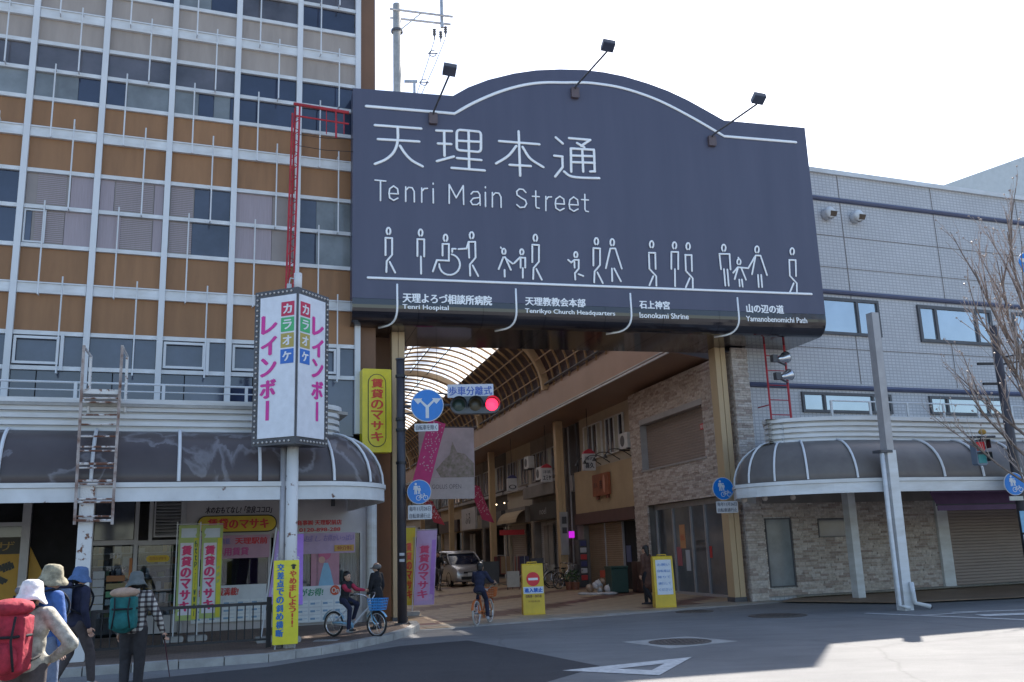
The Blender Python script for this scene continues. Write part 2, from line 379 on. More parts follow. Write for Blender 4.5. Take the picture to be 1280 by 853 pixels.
def stroke(mb, pts, r, k=[0]):     # rounded raised line lying on a face, pts = (x, y, z)
    k[0] = (k[0]+1) % 23; o = -k[0]*.0004
    pts = [Vector(p)+Vector((0, o, 0)) for p in pts]
    for i in range(1, len(pts)-1):          # sharp corners: two strokes that meet
        u, v = pts[i]-pts[i-1], pts[i+1]-pts[i]
        if u.length > 1e-5 and v.length > 1e-5 and u.angle(v) > R(42):
            stroke(mb, pts[:i+1], r); stroke(mb, pts[i:], r); return
    a, b = pts[0], pts[-1]
    if len(pts) > 1 and (pts[0]-pts[-1]).length > 1e-4:
        d0 = (pts[0]-pts[1]).normalized(); d1 = (pts[-1]-pts[-2]).normalized()
        pts = [a+d0*r]+[a+d0*r*.7]+pts+[b+d1*r*.7]+[b+d1*r]; rr = [r*.25, r*.75]+[r]*(len(pts)-4)+[r*.75, r*.25]
    else: rr = [r]*len(pts)
    mb.tube(pts, rr, 6, flat=.35, fdir=(0, -1, 0))
def catmull(p, n=6):
    out = []
    p = [Vector(q) for q in p]; P = [p[0]*2-p[1]]+p+[p[-1]*2-p[-2]]
    for i in range(1, len(P)-2):
        for j in range(n):
            t = j/n; a, b, c, d = P[i-1:i+3]
            out.append(.5*((2*b)+(c-a)*t+(2*a-5*b+4*c-d)*t*t+(3*b-a-3*c+d)*t**3))
    out.append(p[-1]); return out
def blob(mb, vox=.014, smooth=6):   # one continuous surface grown round overlapping shapes
    me = mb.data('b'); ob = bpy.data.objects.new('b', me); COL.objects.link(ob)
    m = ob.modifiers.new('r', 'REMESH'); m.mode = 'VOXEL'; m.voxel_size = vox
    if smooth: q = ob.modifiers.new('s', 'SMOOTH'); q.iterations = smooth; q.factor = .5
    bpy.context.view_layer.update()
    r = bpy.data.meshes.new_from_object(ob.evaluated_get(bpy.context.evaluated_depsgraph_get()))
    bpy.data.objects.remove(ob); bpy.data.meshes.remove(me)
    k = MB(); k.v = [tuple(v.co) for v in r.vertices]; k.f = [tuple(p.vertices) for p in r.polygons]
    bpy.data.meshes.remove(r); return k
# ================================================================== GROUND
def g2(px, py): p = ground(px, py); return (p.x, p.y)
mb = MB(); mb.add([(-900, -300, 0), (900, -300, 0), (900, 1500, 0), (-900, 1500, 0)], [(0, 1, 2, 3)])
struct('road', mb, M['asphalt'])
def sheet(name, pts, z, m, fr=WF, kind='structure'):
    mb = MB(); mb.slab(pts, z-.012 if z > .03 else 0.0005, z); return struct(name, mb, m, fr, kind)
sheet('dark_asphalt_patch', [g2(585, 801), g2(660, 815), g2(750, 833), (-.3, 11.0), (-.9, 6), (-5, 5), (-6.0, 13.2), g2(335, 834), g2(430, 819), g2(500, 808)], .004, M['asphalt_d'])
# pavement under the left canopy, with its kerb
kerb = [FF.w(-16, -6.0)] + [FF.w(-4.5, -6.15)] + [ground(x, y) for x, y in ((335, 828), (400, 819), (445, 811), (490, 801), (515, 793), (523, 788), (519, 783))]
kerb = [(p.x, p.y) for p in kerb]
M['paver'] = brickmat('brown_block_paving', (.30, .215, .165), (.24, .175, .14), (.12, .10, .09), 1, .2, .1, .5, .006, .75, .5, .3, .4)
def paving_xy(m):       # bricks laid in x,y instead of x,z
    for x in m.node_tree.nodes:
        if x.type == 'COMBXYZ':
            sp = [q for q in m.node_tree.nodes if q.type == 'SEPXYZ'][0]; m.node_tree.links.new(sp.outputs[1], x.inputs[1])
paving_xy(M['paver'])
back = [FF.w(1.2, 0), FF.w(-16, 0)]; back = [(p.x, p.y) for p in back]
sheet('left_pavement', kerb+back, .10, M['paver'])
def offs(pts, d):
    out = []
    for i, p in enumerate(pts):
        a = Vector(pts[max(i-1, 0)]); b = Vector(pts[min(i+1, len(pts)-1)]); t = (b-a).normalized(); out.append((p[0]+t.y*d, p[1]-t.x*d))
    return out
ko = offs(kerb, .02); ki = offs(kerb, -.16); ks = []
def along(pts, step):
    out = []; 
    for a, b in zip(pts[:-1], pts[1:]):
        L = math.dist(a, b); n = max(1, round(L/step)); out += [(a[0]+(b[0]-a[0])*i/n, a[1]+(b[1]-a[1])*i/n) for i in range(n)]
    return out+[pts[-1]]
kroot = new('kerb', MB().box(0, .1, 0, .1, -.02, -.01).data('kerb', M['conc']), kind='structure')
ka = along(kerb, .6); kao = offs(ka, .03); kai = offs(ka, -.15)
for i in range(len(ka)-1):
    e = .012
    def sh(p, q): return (p[0]+(q[0]-p[0])*e, p[1]+(q[1]-p[1])*e)
    a, b = sh(kao[i], kao[i+1]), sh(kao[i+1], kao[i]); c, d = sh(kai[i+1], kai[i]), sh(kai[i], kai[i+1])
    new('kerbstone', MB().slab([a, b, c, d], 0.0008, .125+random.uniform(-.003, .003)).data('kerbstone', M['conc']), kroot)
# brown pavement beneath the right canopy
rp = [FF.w(12.9, 0), FF.w(11.8, -.9), FF.w(13.2, -3.6), FF.w(16, -4.3), FF.w(40, -4.6), FF.w(40, 0)]
M['paver_r'] = brickmat('tan_block_paving', (.42, .29, .19), (.34, .235, .165), (.2, .15, .11), 1, .2, .1, .5, .006, .6, .4, .4, .3); paving_xy(M['paver_r'])
sheet('right_pavement', [(p.x, p.y) for p in rp], .05, M['paver_r'])
sheet('wall_gutter', [tuple(FF.w(*q).xy) for q in ((12.95, -.35), (40, -.35), (40, -.02), (12.95, -.02))], .11, M['conc'])

# arcade floor: light tiles crossed by brown slanting bands
TL = [mat('cream_floor_tile', (.46, .35, .225), .40, var=.08, scale=5), mat('pale_brown_floor_tile', (.40, .29, .185), .40, var=.08, scale=5),
      mat('brown_floor_tile', (.155, .072, .05), .38, var=.15, scale=5), mat('grey_border_tile', (.30, .26, .21), .5, var=.1, scale=4)]
mb = MB(); mb.slab([(-7.4, -1.0), (90, -.9), (90, 11.5), (-2, 11.5), (-5.6, 10.3), (-6.35, 9.6), (-4.9, 6), (-3.4, 1.2), (-2.8, -.9)][0:0] or [(-2.7, -.2), (90, -.2), (90, 11.3), (-4.3, 11.3), (-5.3, 9.9)], .0005, .008)
afl = struct('arcade_floor', mb, M['conc'], AF)
def edge_s(v): return -2.6+(v+.2)*(-2.65/10.1)      # where the paving meets the road
cells = []; TS = .5
for i in range(-14, 150):
    for j in range(0, 23):
        s0 = i*TS; v0 = -.2+j*TS
        if s0 < edge_s(v0+TS/2)+.02: continue
        ph = (s0*.9+v0*1.0) % 4.8
        k = 2 if ph < 1.15 else (1 if (i+j) % 2 else 0)
        if s0 < edge_s(v0)+1.0: k = 3 if (i % 2 or k != 2) else 1
        cells.append((s0, v0, k))
cells.sort(key=lambda c: (AF.w(c[0], c[1])).length)
tm = [MB().bev(.004, TS-.004, .004, TS-.004, .008, .018, .001).data('floor_tile', m) for m in TL]
for q in cells[:290]: new('floor_tile', tm[q[2]], afl, (q[0], q[1], random.uniform(0, .0015)))
for k in range(4):
    mb = MB()
    for s0, v0, kk in cells[290:]:
        if kk == k: z = .016+random.uniform(0, .0015); mb.box(s0+.004, s0+TS-.004, v0+.004, v0+TS-.004, .0085, z)
    if mb.v: new('floor_tile', mb.data('floor_tile', TL[k]), afl, kind='stuff')
# painted markings and iron covers
M['paintroad'] = mat('worn_road_paint', (.66, .66, .64), .7, col2=(.42, .42, .41), scale=9)
T3 = [Vector((*g2(703, 839), 0)), Vector((*g2(865, 822), 0)), Vector((*g2(824, 845), 0))]
cen = sum(T3, Vector())/3; inn = [cen+(p-cen)*.36+(Vector((.07, -.05, 0))) for p in T3]
mb = MB(); v = [(p.x, p.y, .0075) for p in T3]+[(p.x, p.y, .0075) for p in inn]
mb.add(v, [(0, 1, 4, 3), (1, 2, 5, 4), (2, 0, 3, 5)]); struct('road_marking', mb, M['paintroad'])
def line(p, q, wd, z=.0065):
    a = ground(*p); b = ground(*q); d = (b-a).normalized(); n = Vector((-d.y, d.x, 0))*wd/2
    mb = MB(); mb.add([tuple(a+n+Vector((0, 0, z))), tuple(b+n+Vector((0, 0, z))), tuple(b-n+Vector((0, 0, z))), tuple(a-n+Vector((0, 0, z)))], [(0, 1, 2, 3)])
    struct('road_marking', mb, M['paintroad'])
line((1082, 767), (1420, 781), .15); line((1190, 766), (1420, 758), .15); line((1225, 770), (1420, 763), .45, .009); line((1150, 770), (1222, 766), .12, .011)
def cover(px, py, r, base, nm):
    p = ground(px, py); mb = MB()
    mb.lathe([(0.001, .012), (r*.9, .012), (r*.92, .008), (r*.96, .008), (r*.97, .014), (r, .014), (r, .001)], (p.x, p.y, 0), 28)
    for a in range(-4, 5):
        h = r*.8*math.cos(a/5*1.3); mb.box(p.x+a*r*.17-.02, p.x+a*r*.17+.02, p.y-h, p.y+h, .0125, .02)
    o = struct('manhole_cover', mb, mat('cast_iron', (.10, .085, .075), .6, var=.25, scale=8)); return o
p = [ground(x, y) for x, y in ((778, 803), (858, 796), (922, 802), (838, 811))]
sheet('concrete_surround', [(q.x, q.y) for q in p], .006, M['conc'])
cover(850, 803, .52, 0, 'a'); cover(972, 770, .62, 0, 'b'); cover(868, 765, .45, 0, 'c')
p = ground(408, 808); mb = MB(); mb.box(-.22, .22, -.15, .15, .1, .106)
for i in range(6): mb.box(-.18+.065*i, -.15+.065*i, -.12, .12, .1065, .112)
o = struct('drain_cover', mb, M['steel']); o.location = (p.x, p.y, 0)

# ================================================================== LEFT BUILDING
def pane(mb, t0, t1, z0, z1, d=.06, th=.02): mb.box(t0, t1, d, d+th, z0, z1)
TB = Thing('office_building', 'tall curtain wall office block with orange and beige panels and white mullions beside the arcade', 'building', FF, (-4, 0, 0))
mull = [-12.69, -11.19, -9.69, -8.19, -6.68, -5.17, -3.67, -2.18, -.68, .81]
mb = MB(); mb.box(-13.2, 1.02, .35, 14, 3.05, 17.6); mb.box(-13.2, 1.25, 1.35, 13.9, 0, 17.3); mb.box(1.0, 1.26, .32, 1.34, 0, 3.04)
TB.part('wall', mb, M['dark_in'])
mb = MB(); mb.box(.90, 1.28, .02, 14.2, 4.4, 17.8); mb.box(1.28, 1.95, 1.0, 14.3, 0, 8.6); TB.part('end_wall', mb, mat('brown_end_wall', (.20, .105, .06), .7, col2=(.16, .085, .05), scale=.6, bump=.1))
mb = MB(); mb.box(-13.3, 1.35, .02, 14.3, 17.8, 18.1); TB.part('parapet', mb, M['band'])
me = MB().box(-.065, .065, -.12, .06, 4.4, 17.78).data('mullion', M['mull'])
for t in mull: TB.inst('mullion', me, (t, 0, 0))
thick = [17.1, 14.14, 11.17, 7.52]; thin = [16.30, 15.58, 14.88, 13.4, 12.71, 12.0, 10.25, 9.39, 8.49, 6.52, 5.75]
bays = list(zip(mull[:-1], mull[1:]))
mt = MB().box(.068, 1.435, -.07, .06, -.12, .10).data('floor_band', M['band']); ml = MB().box(.066, 1.437, -.095, .06, .101, .13).data('floor_band', M['mull'])
mr = MB().box(.068, 1.435, -.05, .06, -.045, .045).data('rail', M['band'])
for t0, t1 in bays:
    for z in thick: TB.inst('floor_band', mt, (t0, 0, z)); TB.inst('floor_band', ml, (t0, 0, z))
    for z in thin: TB.inst('rail', mr, (t0, 0, z))
random.seed(11)
PV = {k: [mat(k+'_panel_%d' % i, tuple(x*f for x in c), .6, col2=tuple(x*f*.78 for x in c), scale=1.1+i*.3, stretch=(2.2, 1, .35)) for i, f in enumerate((1, .93, 1.06, .98))] for k, c in (('orange', (.325, .165, .074)), ('beige', (.40, .34, .30)))}
def panels(zs, m, nm, col):
    for z0, z1 in zs:
        mes = [MB().box(.066, 1.434, .012, .05, z0, z1).data(nm, q) for q in PV[m]]
        for t0, t1 in bays: TB.inst(nm, random.choice(mes), (t0, 0, 0))
panels([(7.62, 8.44), (6.57, 7.40), (11.27, 11.95), (10.30, 11.05)], 'orange', 'wall_panel', 0)
panels([(14.24, 14.83), (13.45, 14.02), (17.2, 17.7), (16.35, 16.98)], 'beige', 'wall_panel', 0)
def glassrow(z0, z1, pick):
    for i, (t0, t1) in enumerate(bays):
        a, b = t0+.07, t1-.07
        for (f0, f1, m) in pick(i):
            x0, x1 = a+(b-a)*f0, a+(b-a)*f1
            mb = MB(); mb.box(x0+.004, x1-.004, .02, .035, z0, z1)
            TB.part('window_pane', mb, m)
dk, gb, bl, pi, mu = M['glass'], M['glass_b'], M['blind'], M['pale_in'], M['mauve_in']
glassrow(15.63, 16.25, lambda i: [(0, 1, pi if i in (2, 5) else M['haze_in'])])
glassrow(14.93, 15.53, lambda i: [(0, .55, pi), (.55, 1, dk)] if i in (5, 6) else [(0, 1, dk if i > 7 else M['haze_in'])])
glassrow(12.76, 13.35, lambda i: [(0, 1, M['haze_in'])] if i < 7 else [(0, 1, dk)])
glassrow(12.05, 12.66, lambda i: {3: [(0, 1, pi)], 4: [(0, .66, pi), (.66, 1, dk)], 5: [(0, .32, dk), (.32, 1, pi)], 6: [(0, .4, pi), (.4, .66, dk), (.66, .94, pi), (.94, 1, dk)]}.get(i, [(0, 1, dk)]))
glassrow(9.44, 10.2, lambda i: {4: [(0, .66, bl), (.66, 1, mu)], 5: [(0, .22, mu), (.22, .85, bl), (.85, 1, mu)], 6: [(0, .4, bl), (.4, 1, gb)], 7: [(0, .62, mu), (.62, 1, bl)], 8: [(0, .3, gb), (.3, 1, pi)]}.get(i, [(0, 1, dk)]))
glassrow(8.54, 9.34, lambda i: {4: [(0, .12, gb), (.12, .6, bl), (.6, 1, mu)], 5: [(0, .35, mu), (.35, .85, bl), (.85, 1, mu)], 6: [(0, .38, bl), (.38, 1, gb)], 7: [(0, .62, mu), (.62, 1, bl)], 8: [(0, .3, gb), (.3, 1, pi)]}.get(i, [(0, 1, dk)]))
glassrow(5.80, 6.47, lambda i: [(0, .64, gb), (.66, 1, gb)])
glassrow(4.35, 5.70, lambda i: [(0, .36, dk), (.37, 1, gb)])
# slats of the blinds seen through the panes
for i in (4, 5, 6):
    mb = MB()
    for k in range(38): z = 8.56+k*.045; 
    t0 = bays[i][0]+.1
    for k in range(36):
        z = 8.6+k*.045
        if 9.3 < z < 9.46: continue
        mb.box(t0+(.2 if i == 4 else .3 if i == 5 else 0), t0+(.78 if i == 4 else 1.1 if i == 5 else .48), .012, .016, z, z+.022)
    TB.part('blind', mb, M['mauve_in'])
# opening casements
def frame(mb, a, b, c, d, w=.05, y0=-.03, y1=.03):
    mb.box(a, b, y0, y1, c, c+w); mb.box(a, b, y0, y1, d-w, d); mb.box(a, a+w, y0, y1, c+w, d-w); mb.box(b-w, b, y0, y1, c+w, d-w)
for i, (t0, t1) in enumerate(bays):
    mb = MB(); frame(mb, t0+.09, t0+.98, 5.83, 6.44, .055, -.075, -.02); mb.box(t0+1.0, t0+1.07, -.08, .02, 5.7, 6.5)
    if i != 5: TB.part('window_frame', mb, M['mull'])
mb = MB(); t0 = bays[4][0]; frame(mb, t0+.08, t0+.52, 8.56, 9.33, .035, -.02, .01); TB.part('window_frame', mb, M['mull'])
# cleaning guide rods, standing off the wall
mu1 = MB().cyl((0, -.26, 0), (0, -.26, 1.62), .017, n=6).box(-.012, .012, -.26, -.05, .02, .05).box(-.012, .012, -.26, -.05, 1.5, 1.53)
mlo = MB().cyl((0, -.26, 0), (0, -.26, 1.80), .017, n=6).box(-.012, .012, -.26, -.05, .05, .08).box(-.012, .012, -.26, -.05, 1.7, 1.73)
dU = mu1.data('guide_rod', M['mull']); dL = mlo.data('guide_rod', M['mull'])
mu2 = MB().cyl((0, -.26, 0), (0, -.26, 2.15), .017, n=6).box(-.012, .012, -.26, -.05, .02, .05).box(-.012, .012, -.26, -.05, 2.0, 2.03).data('guide_rod', M['mull'])
for t0, t1 in bays:
    TB.inst('guide_rod', dU, (t0+.97, 0, 12.68)); TB.inst('guide_rod', dU, (t0+.5, 0, 15.6-1.62+.08)); TB.inst('guide_rod', dU, (t0+.97, 0, 15.55))
    TB.inst('guide_rod', dL, (t0+.5, 0, 10.98)); TB.inst('guide_rod', mu2, (t0+.97, 0, 9.32)); TB.inst('guide_rod', mu2, (t0+.5, 0, 7.32)); TB.inst('guide_rod', mu2, (t0+.97, 0, 5.6))
# ------------------------------------------------ ground floor shop fronts
SH = Thing('estate_agent_shop', 'estate agent shop front below the bronze canopy with posters and a pink and white window', 'shop', FF, (-4, 0, 0))
mb = MB(); mb.box(-1.0, 1.1, .05, .3, 2.15, 3.2); mb.box(.95, 1.1, .05, .3, .1, 2.15); mb.box(-2.95, -1.0, .05, .3, 2.05, 3.2)
mb.box(-2.95, 1.1, .05, .3, .1, .42); SH.part('wall', mb, M['wallin'])
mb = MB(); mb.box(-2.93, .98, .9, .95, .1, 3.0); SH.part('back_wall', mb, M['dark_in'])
mb = MB(); mb.cyl((1.17, -.02, .1), (1.17, -.02, 2.95), .12, n=14); SH.part('column', mb, M['fascia'])
mb = MB(); frame(mb, -2.93, -1.12, .42, 2.05, .05, 0, .08); frame(mb, -1.06, .95, .42, 2.15, .05, 0, .08); mb.box(-.1, -.06, 0, .08, .47, 2.1)
mb.box(-4.86, -4.78, -.02, .1, .1, 3.0); mb.box(-3.98, -3.90, -.02, .1, .1, 3.0); mb.box(-3.02, -2.94, -.02, .1, .1, 3.0)
mb.box(-4.78, -3.98, -.015, .09, 1.98, 2.08); mb.box(-3.9, -3.02, -.015, .09, 1.96, 2.06); mb.box(-3.7, -3.62, -.015, .09, 2.06, 3.0)
SH.part('window_frame', mb, M['greyfr'])
mb = MB(); mb.box(-4.75, -4.0, -.02, .06, .12, 1.96); SH.part('door', MB().box(-4.77, -4.0, .03, .05, .14, 1.95), M['clear'])
SH.part('window_pane', MB().box(-3.88, -3.03, .03, .05, .5, 1.95), M['clear']); SH.part('window_pane', MB().box(-4.77, -4.0, .03, .05, 2.09, 3.0), M['glass_b'])
SH.part('back_wall', MB().box(-4.9, -2.96, 1.0, 1.05, .1, 2.9), M['wall_g']); SH.part('sill_panel', MB().box(-3.88, -3.03, .03, .07, .12, .49), M['greyfr'])
random.seed(3)
for r_ in range(6):
    SH.part('shelf', MB().box(-4.85, -3.0, .7, .98, .45+r_*.27, .47+r_*.27), M['greyfr'])
    x_ = -4.84
    while x_ < -3.1:
        w_ = random.uniform(.05, .16); h_ = random.uniform(.1, .22); c_ = random.choice([(.45, .45, .48), (.35, .12, .05), (.08, .2, .3), (.3, .28, .1), (.06, .06, .08), (.12, .28, .14), (.5, .3, .08), (.03, .03, .04)])
        SH.part('leaflet', MB().box(x_, x_+w_, .72, .9, .472+r_*.27, .472+r_*.27+h_), flat(c_)); x_ += w_+random.uniform(.01, .08)
mb = MB(); mb.box(-2.88, -1.16, .05, .06, .47, 2.0); SH.part('window_pane', mb, M['clear'])
mb = MB(); mb.box(-1.01, .9, .05, .06, .47, 2.1); SH.part('window_pane', mb, M['clear'])
mb = MB(); frame(mb, -3.6, -3.02, 2.12, 2.95, .035, -.05, .05)
SH.part('louvre_frame', mb, M['greyfr'])
for k in range(11): SH.part('louvre_slat', MB().obox((-3.31, -.01, 2.19+k*.07), (.5, .07, .02), Matrix.Rotation(R(35), 3, 'X')), M['greyfr'])
mb = MB(); mb.box(-3.57, -3.05, .06, .08, 2.15, 2.92); SH.part('louvre_back', mb, M['dark_in'])
# curtains and a poster behind the right window
M['curtain'] = mat('pale_curtain', (.42, .42, .36), .8, var=.15, scale=12, stretch=(6, 1, .1))
for a, b in ((-.95, -.2), (.45, .88)):
    SH.part('curtain', MB().grid(lambda u, v: (a+(b-a)*u, .35+.04*math.sin(u*(b-a)*55), .5+v*1.6), 40, 1), M['curtain'], True)
def poster(t0, t1, z0, z1, col, y=-.002, name='poster', parent=None, th=.012, bands=()):
    o = SH.part(name, MB().box(t0, t1, y-th, y, z0, z1), flat(col))
    for (a, b, c, d, cc) in bands:
        SH.part('print', MB().box(t0+(t1-t0)*a, t0+(t1-t0)*b, y-th-.005, y-th-.001, z0+(z1-z0)*c, z0+(z1-z0)*d), flat(cc), parent=o)
    return o
def label(parent, s, t0, t1, z0, z1, y, col, bold=.01, shear=0, v=False, T=None, keep=False):
    mb = MB()
    if v: text_v(mb, s, t0, t1, z0, z1, y, bold)
    else: text_in(mb, s, t0, t1, z0, z1, y, bold, shear, keep)
    return (T or SH).part('lettering', mb, flat(col), parent=parent)
# over-window posters (pink left, lilac right)
a = poster(-2.74, -1.15, 1.62, 2.12, (.42, .24, .33)); label(a, '賃貸情報満載', -2.68, -2.0, 1.93, 2.06, -.022, (.18, .16, .42)); label(a, '天理駅前', -1.9, -1.2, 1.92, 2.07, -.022, (.55, .03, .05), .03)
label(a, '学生専用賃貸', -2.66, -1.6, 1.68, 1.86, -.022, (.45, .06, .22), .03)
a = poster(-1.04, .78, 1.66, 2.12, (.40, .29, .43)); label(a, '半額', -.78, -.48, 1.74, 1.88, -.022, (.62, .03, .04), .03); label(a, 'お得がいっぱい', .05, .75, 1.93, 2.08, -.022, (.22, .16, .40), .01, .2)
label(a, '引越し', -.6, .0, 1.93, 2.07, -.022, (.22, .16, .40), 0, .2); SH.part('print', MB().box(.3, .75, -.03, -.022, 1.7, 1.84), flat((.50, .28, .05)), parent=a); label(a, '仲介料', .36, .7, 1.72, 1.82, -.036, (.3, .05, .02), .02)
# poster of a figure in blue dress before pink
o = SH.part('poster', MB().box(-.22, .42, .0, .012, .93, 1.75), flat((.42, .20, .26)))
SH.part('print', MB().prism([(-.05, .95), (.30, .95), (.22, 1.28), (.16, 1.45), (.07, 1.45), (.02, 1.28)], -.006, -.001), flat((.22, .42, .58)), parent=o)
SH.part('print', MB().lathe([(.001, .005), (.075, .006)], (.02, -.004, 1.52), 14, 'y'), flat((.52, .30, .24)), parent=o)
SH.part('print', MB().lathe([(.001, .010), (.15, .009)], (.08, 0.0, 1.66), 14, 'y'), flat((.46, .10, .20)), parent=o)
# the lettering above
lt = label(None, '正木商事㈱ 天理駅前店', -.80, .48, 2.30, 2.42, .045, (.55, .04, .05), .03)
label(None, '☎ 0120-898-288', -.75, .45, 2.14, 2.26, .045, (.55, .04, .05), .03)
for t in (-.62, .25): SH.part('spotlight', MB().box(t-.04, t+.04, -.12, -.04, 2.72, 2.9).cyl((t, -.08, 2.9), (t, -.08, 2.97), .02), M['dgrey'])
def capsule(t0, t1, z0, z1):
    r = (z1-z0)/2; c = (z0+z1)/2; pts = []
    for k in range(9): a = -math.pi/2+math.pi*k/8; pts.append((t1-r+r*math.cos(a), c+r*math.sin(a)))
    for k in range(9): a = math.pi/2+math.pi*k/8; pts.append((t0+r+r*math.cos(a), c+r*math.sin(a)))
    return pts
o = SH.part('oval_sign', MB().prism(capsule(-2.72, -1.0, 2.18, 2.56), -.03, .045), flat((.03, .03, .02)))
SH.part('print', MB().prism(capsule(-2.695, -1.025, 2.205, 2.535), -.04, -.03), flat((.60, .42, .02)), parent=o)
label(o, '賃貸のマサキ', -2.5, -1.18, 2.25, 2.49, -.046, (.58, .04, .03), .035)
label(None, '木のおもてなし!「奈良ココロ」', -2.55, -1.1, 2.60, 2.76, .045, (.03, .02, .03), .025, .25)
o = SH.part('oval_sign', MB().prism(capsule(-3.72, -3.25, 1.60, 1.74), .0, .02), flat((.62, .42, .03)))
label(o, '賃貸のマサキ', -3.66, -3.31, 1.635, 1.71, -.004, (.35, .12, .02), .02)
# property listing boards (rows of little sheets)
def listings(t0, t1, z0, z1, head, hc, rows, cols):
    o = SH.part('listing_board', MB().box(t0, t1, -.03, -.005, z0, z1), flat((.60, .63, .66)))
    label(o, head, t0+.08, t0+(t1-t0)*.62, z1-.22, z1-.05, -.036, hc, .025, .1)
    for r in range(rows):
        for c in range(cols):
            a = t0+.05+(t1-t0-.08)*c/cols; b = a+(t1-t0-.08)/cols-.03; zz = z1-.28-(z1-z0-.3)*(r+1)/rows; h = (z1-z0-.3)/rows-.03
            SH.part('listing_sheet', MB().box(a, b, -.036, -.031, zz, zz+h), flat((.70, .73, .74)), parent=o)
            SH.part('print', MB().box(a+.02, a+(b-a)*.5, -.041, -.037, zz+h*.3, zz+h*.62).box(a+(b-a)*.58, b-.02, -.041, -.037, zz+h*.5, zz+h*.56), flat((.22, .36, .52)), parent=o)
    return o
listings(-2.76, -1.2, .28, 1.05, '物件情報満載!', (.55, .05, .05), 3, 5)
o = listings(-.86, .62, .16, .95, '費用がお得!', (.05, .28, .16), 3, 5)
SH.part('print', MB().lathe([(.001, .012), (.11, .011)], (.32, -.03, .84), 16, 'y'), flat((.6, .08, .03)), parent=o)
label(o, 'On', .24, .40, .78, .9, -.05, (.7, .65, .6), .02)
# small notices in the door and window
for i in range(5): poster(-4.74, -4.52, .62+i*.17, .77+i*.17, (.40, .42, .46), .02, 'notice', th=.008)
for i in range(4): poster(-4.48, -4.12, .75+i*.16, .87+i*.16, ((.10, .16, .20), (.06, .22, .12), (.22, .18, .08), (.30, .12, .04))[i], .02, 'notice', th=.008)
poster(-4.05, -3.99, 1.0, 1.7, (.42, .14, .03), .0, 'notice', th=.01)
label(None, '賃貸', -4.45, -4.2, 1.7, 1.82, .02, (.5, .5, .52), .0); label(None, '学生マンション', -4.5, -4.1, 1.45, 1.55, .02, (.5, .5, .52), .0)
# the shop with yellow window at the far left
SY = Thing('corner_shop', 'dark shop front at the far left with a black and yellow window sign', 'shop', FF, (-8, 0, 0))
mb = MB(); mb.box(-12, -4.9, .3, .35, .1, 3.2); SY.part('back_wall', mb, M['dark_in'])
mb = MB(); mb.box(-12, -6.06, -.03, .1, 2.42, 2.5); mb.box(-6.14, -5.98, -.08, .1, .1, 3.0); mb.box(-12, -6.14, -.03, .1, .1, .3); SY.part('window_frame', mb, M['greyfr'])
SY.part('window_pane', MB().box(-12, -6.14, .05, .06, .3, 2.42), M['glass_b']); SY.part('door', MB().box(-5.98, -4.9, .12, .15, .1, 2.9), M['dark_in'])
yb = SY.part('window_sign', MB().box(-12, -6.15, -.0, .02, .9, 1.86), flat((.50, .27, .02)))
yk = SY.part('window_sign', MB().box(-12, -6.15, -.001, .021, 1.862, 2.2), flat((.035, .03, .02)))
label(yk, 'マンションプラザ', -9.2, -6.25, 1.93, 2.12, -.006, (.32, .20, .04), 0, T=SY)
label(yb, '賃貸ランド', -10.1, -6.22, 1.0, 1.78, -.006, (.03, .025, .02), .045, .25, T=SY)
SY.part('window_sign', MB().prism([(-5.97, 1.0), (-5.55, 1.0), (-5.72, 1.5), (-5.97, 2.0)], .09, .11), flat((.50, .27, .02)))
# the yellow sign hung on the building's corner
VS = Thing('vertical_sign', 'tall yellow box sign with red lettering hung on the brown corner beside the sign pole', 'sign', FF, (1.2, -.3, 3.9))
t0, t1, z0, z1 = .86, 1.56, 3.93, 5.92
VS.part('sign_box', MB().bev(t0, t1, -.42, -.12, z0, z1, .02), flat((.68, .55, .02), .35))
o = VS.part('print', MB().prism([(x, z) for z, x in [(q[0], q[1]) for q in capsule(z0+.12, z1-.12, t0+.13, t1-.13)]], -.428, -.424), flat((.05, .045, .02)))
VS.part('print', MB().prism([(x, z) for z, x in [(q[0], q[1]) for q in capsule(z0+.138, z1-.138, t0+.15, t1-.15)]], -.434, -.43), flat((.68, .55, .02), .35))
mb = MB(); text_v(mb, '賃貸のマサキ', t0+.2, t1-.2, z0+.24, z1-.22, -.440, .035); VS.part('lettering', mb, flat((.62, .05, .02)))
for z in (4.3, 5.5): VS.part('bracket', MB().box(1.1, 1.4, -.12, .05, z, z+.06), M['dgrey'])
o = single('junction_box', MB().bev(1.72, 2.02, .5, .8, 4.1, 5.0).cyl((1.86, .62, 5.0), (1.86, .62, 6.3), .02).cyl((1.86, .62, 3.2), (1.86, .62, 4.1), .02), M['steel'], 'grey metal box with a conduit fixed beside the yellow vertical sign', 'junction box', FF, (1.85, .6, 4.1))

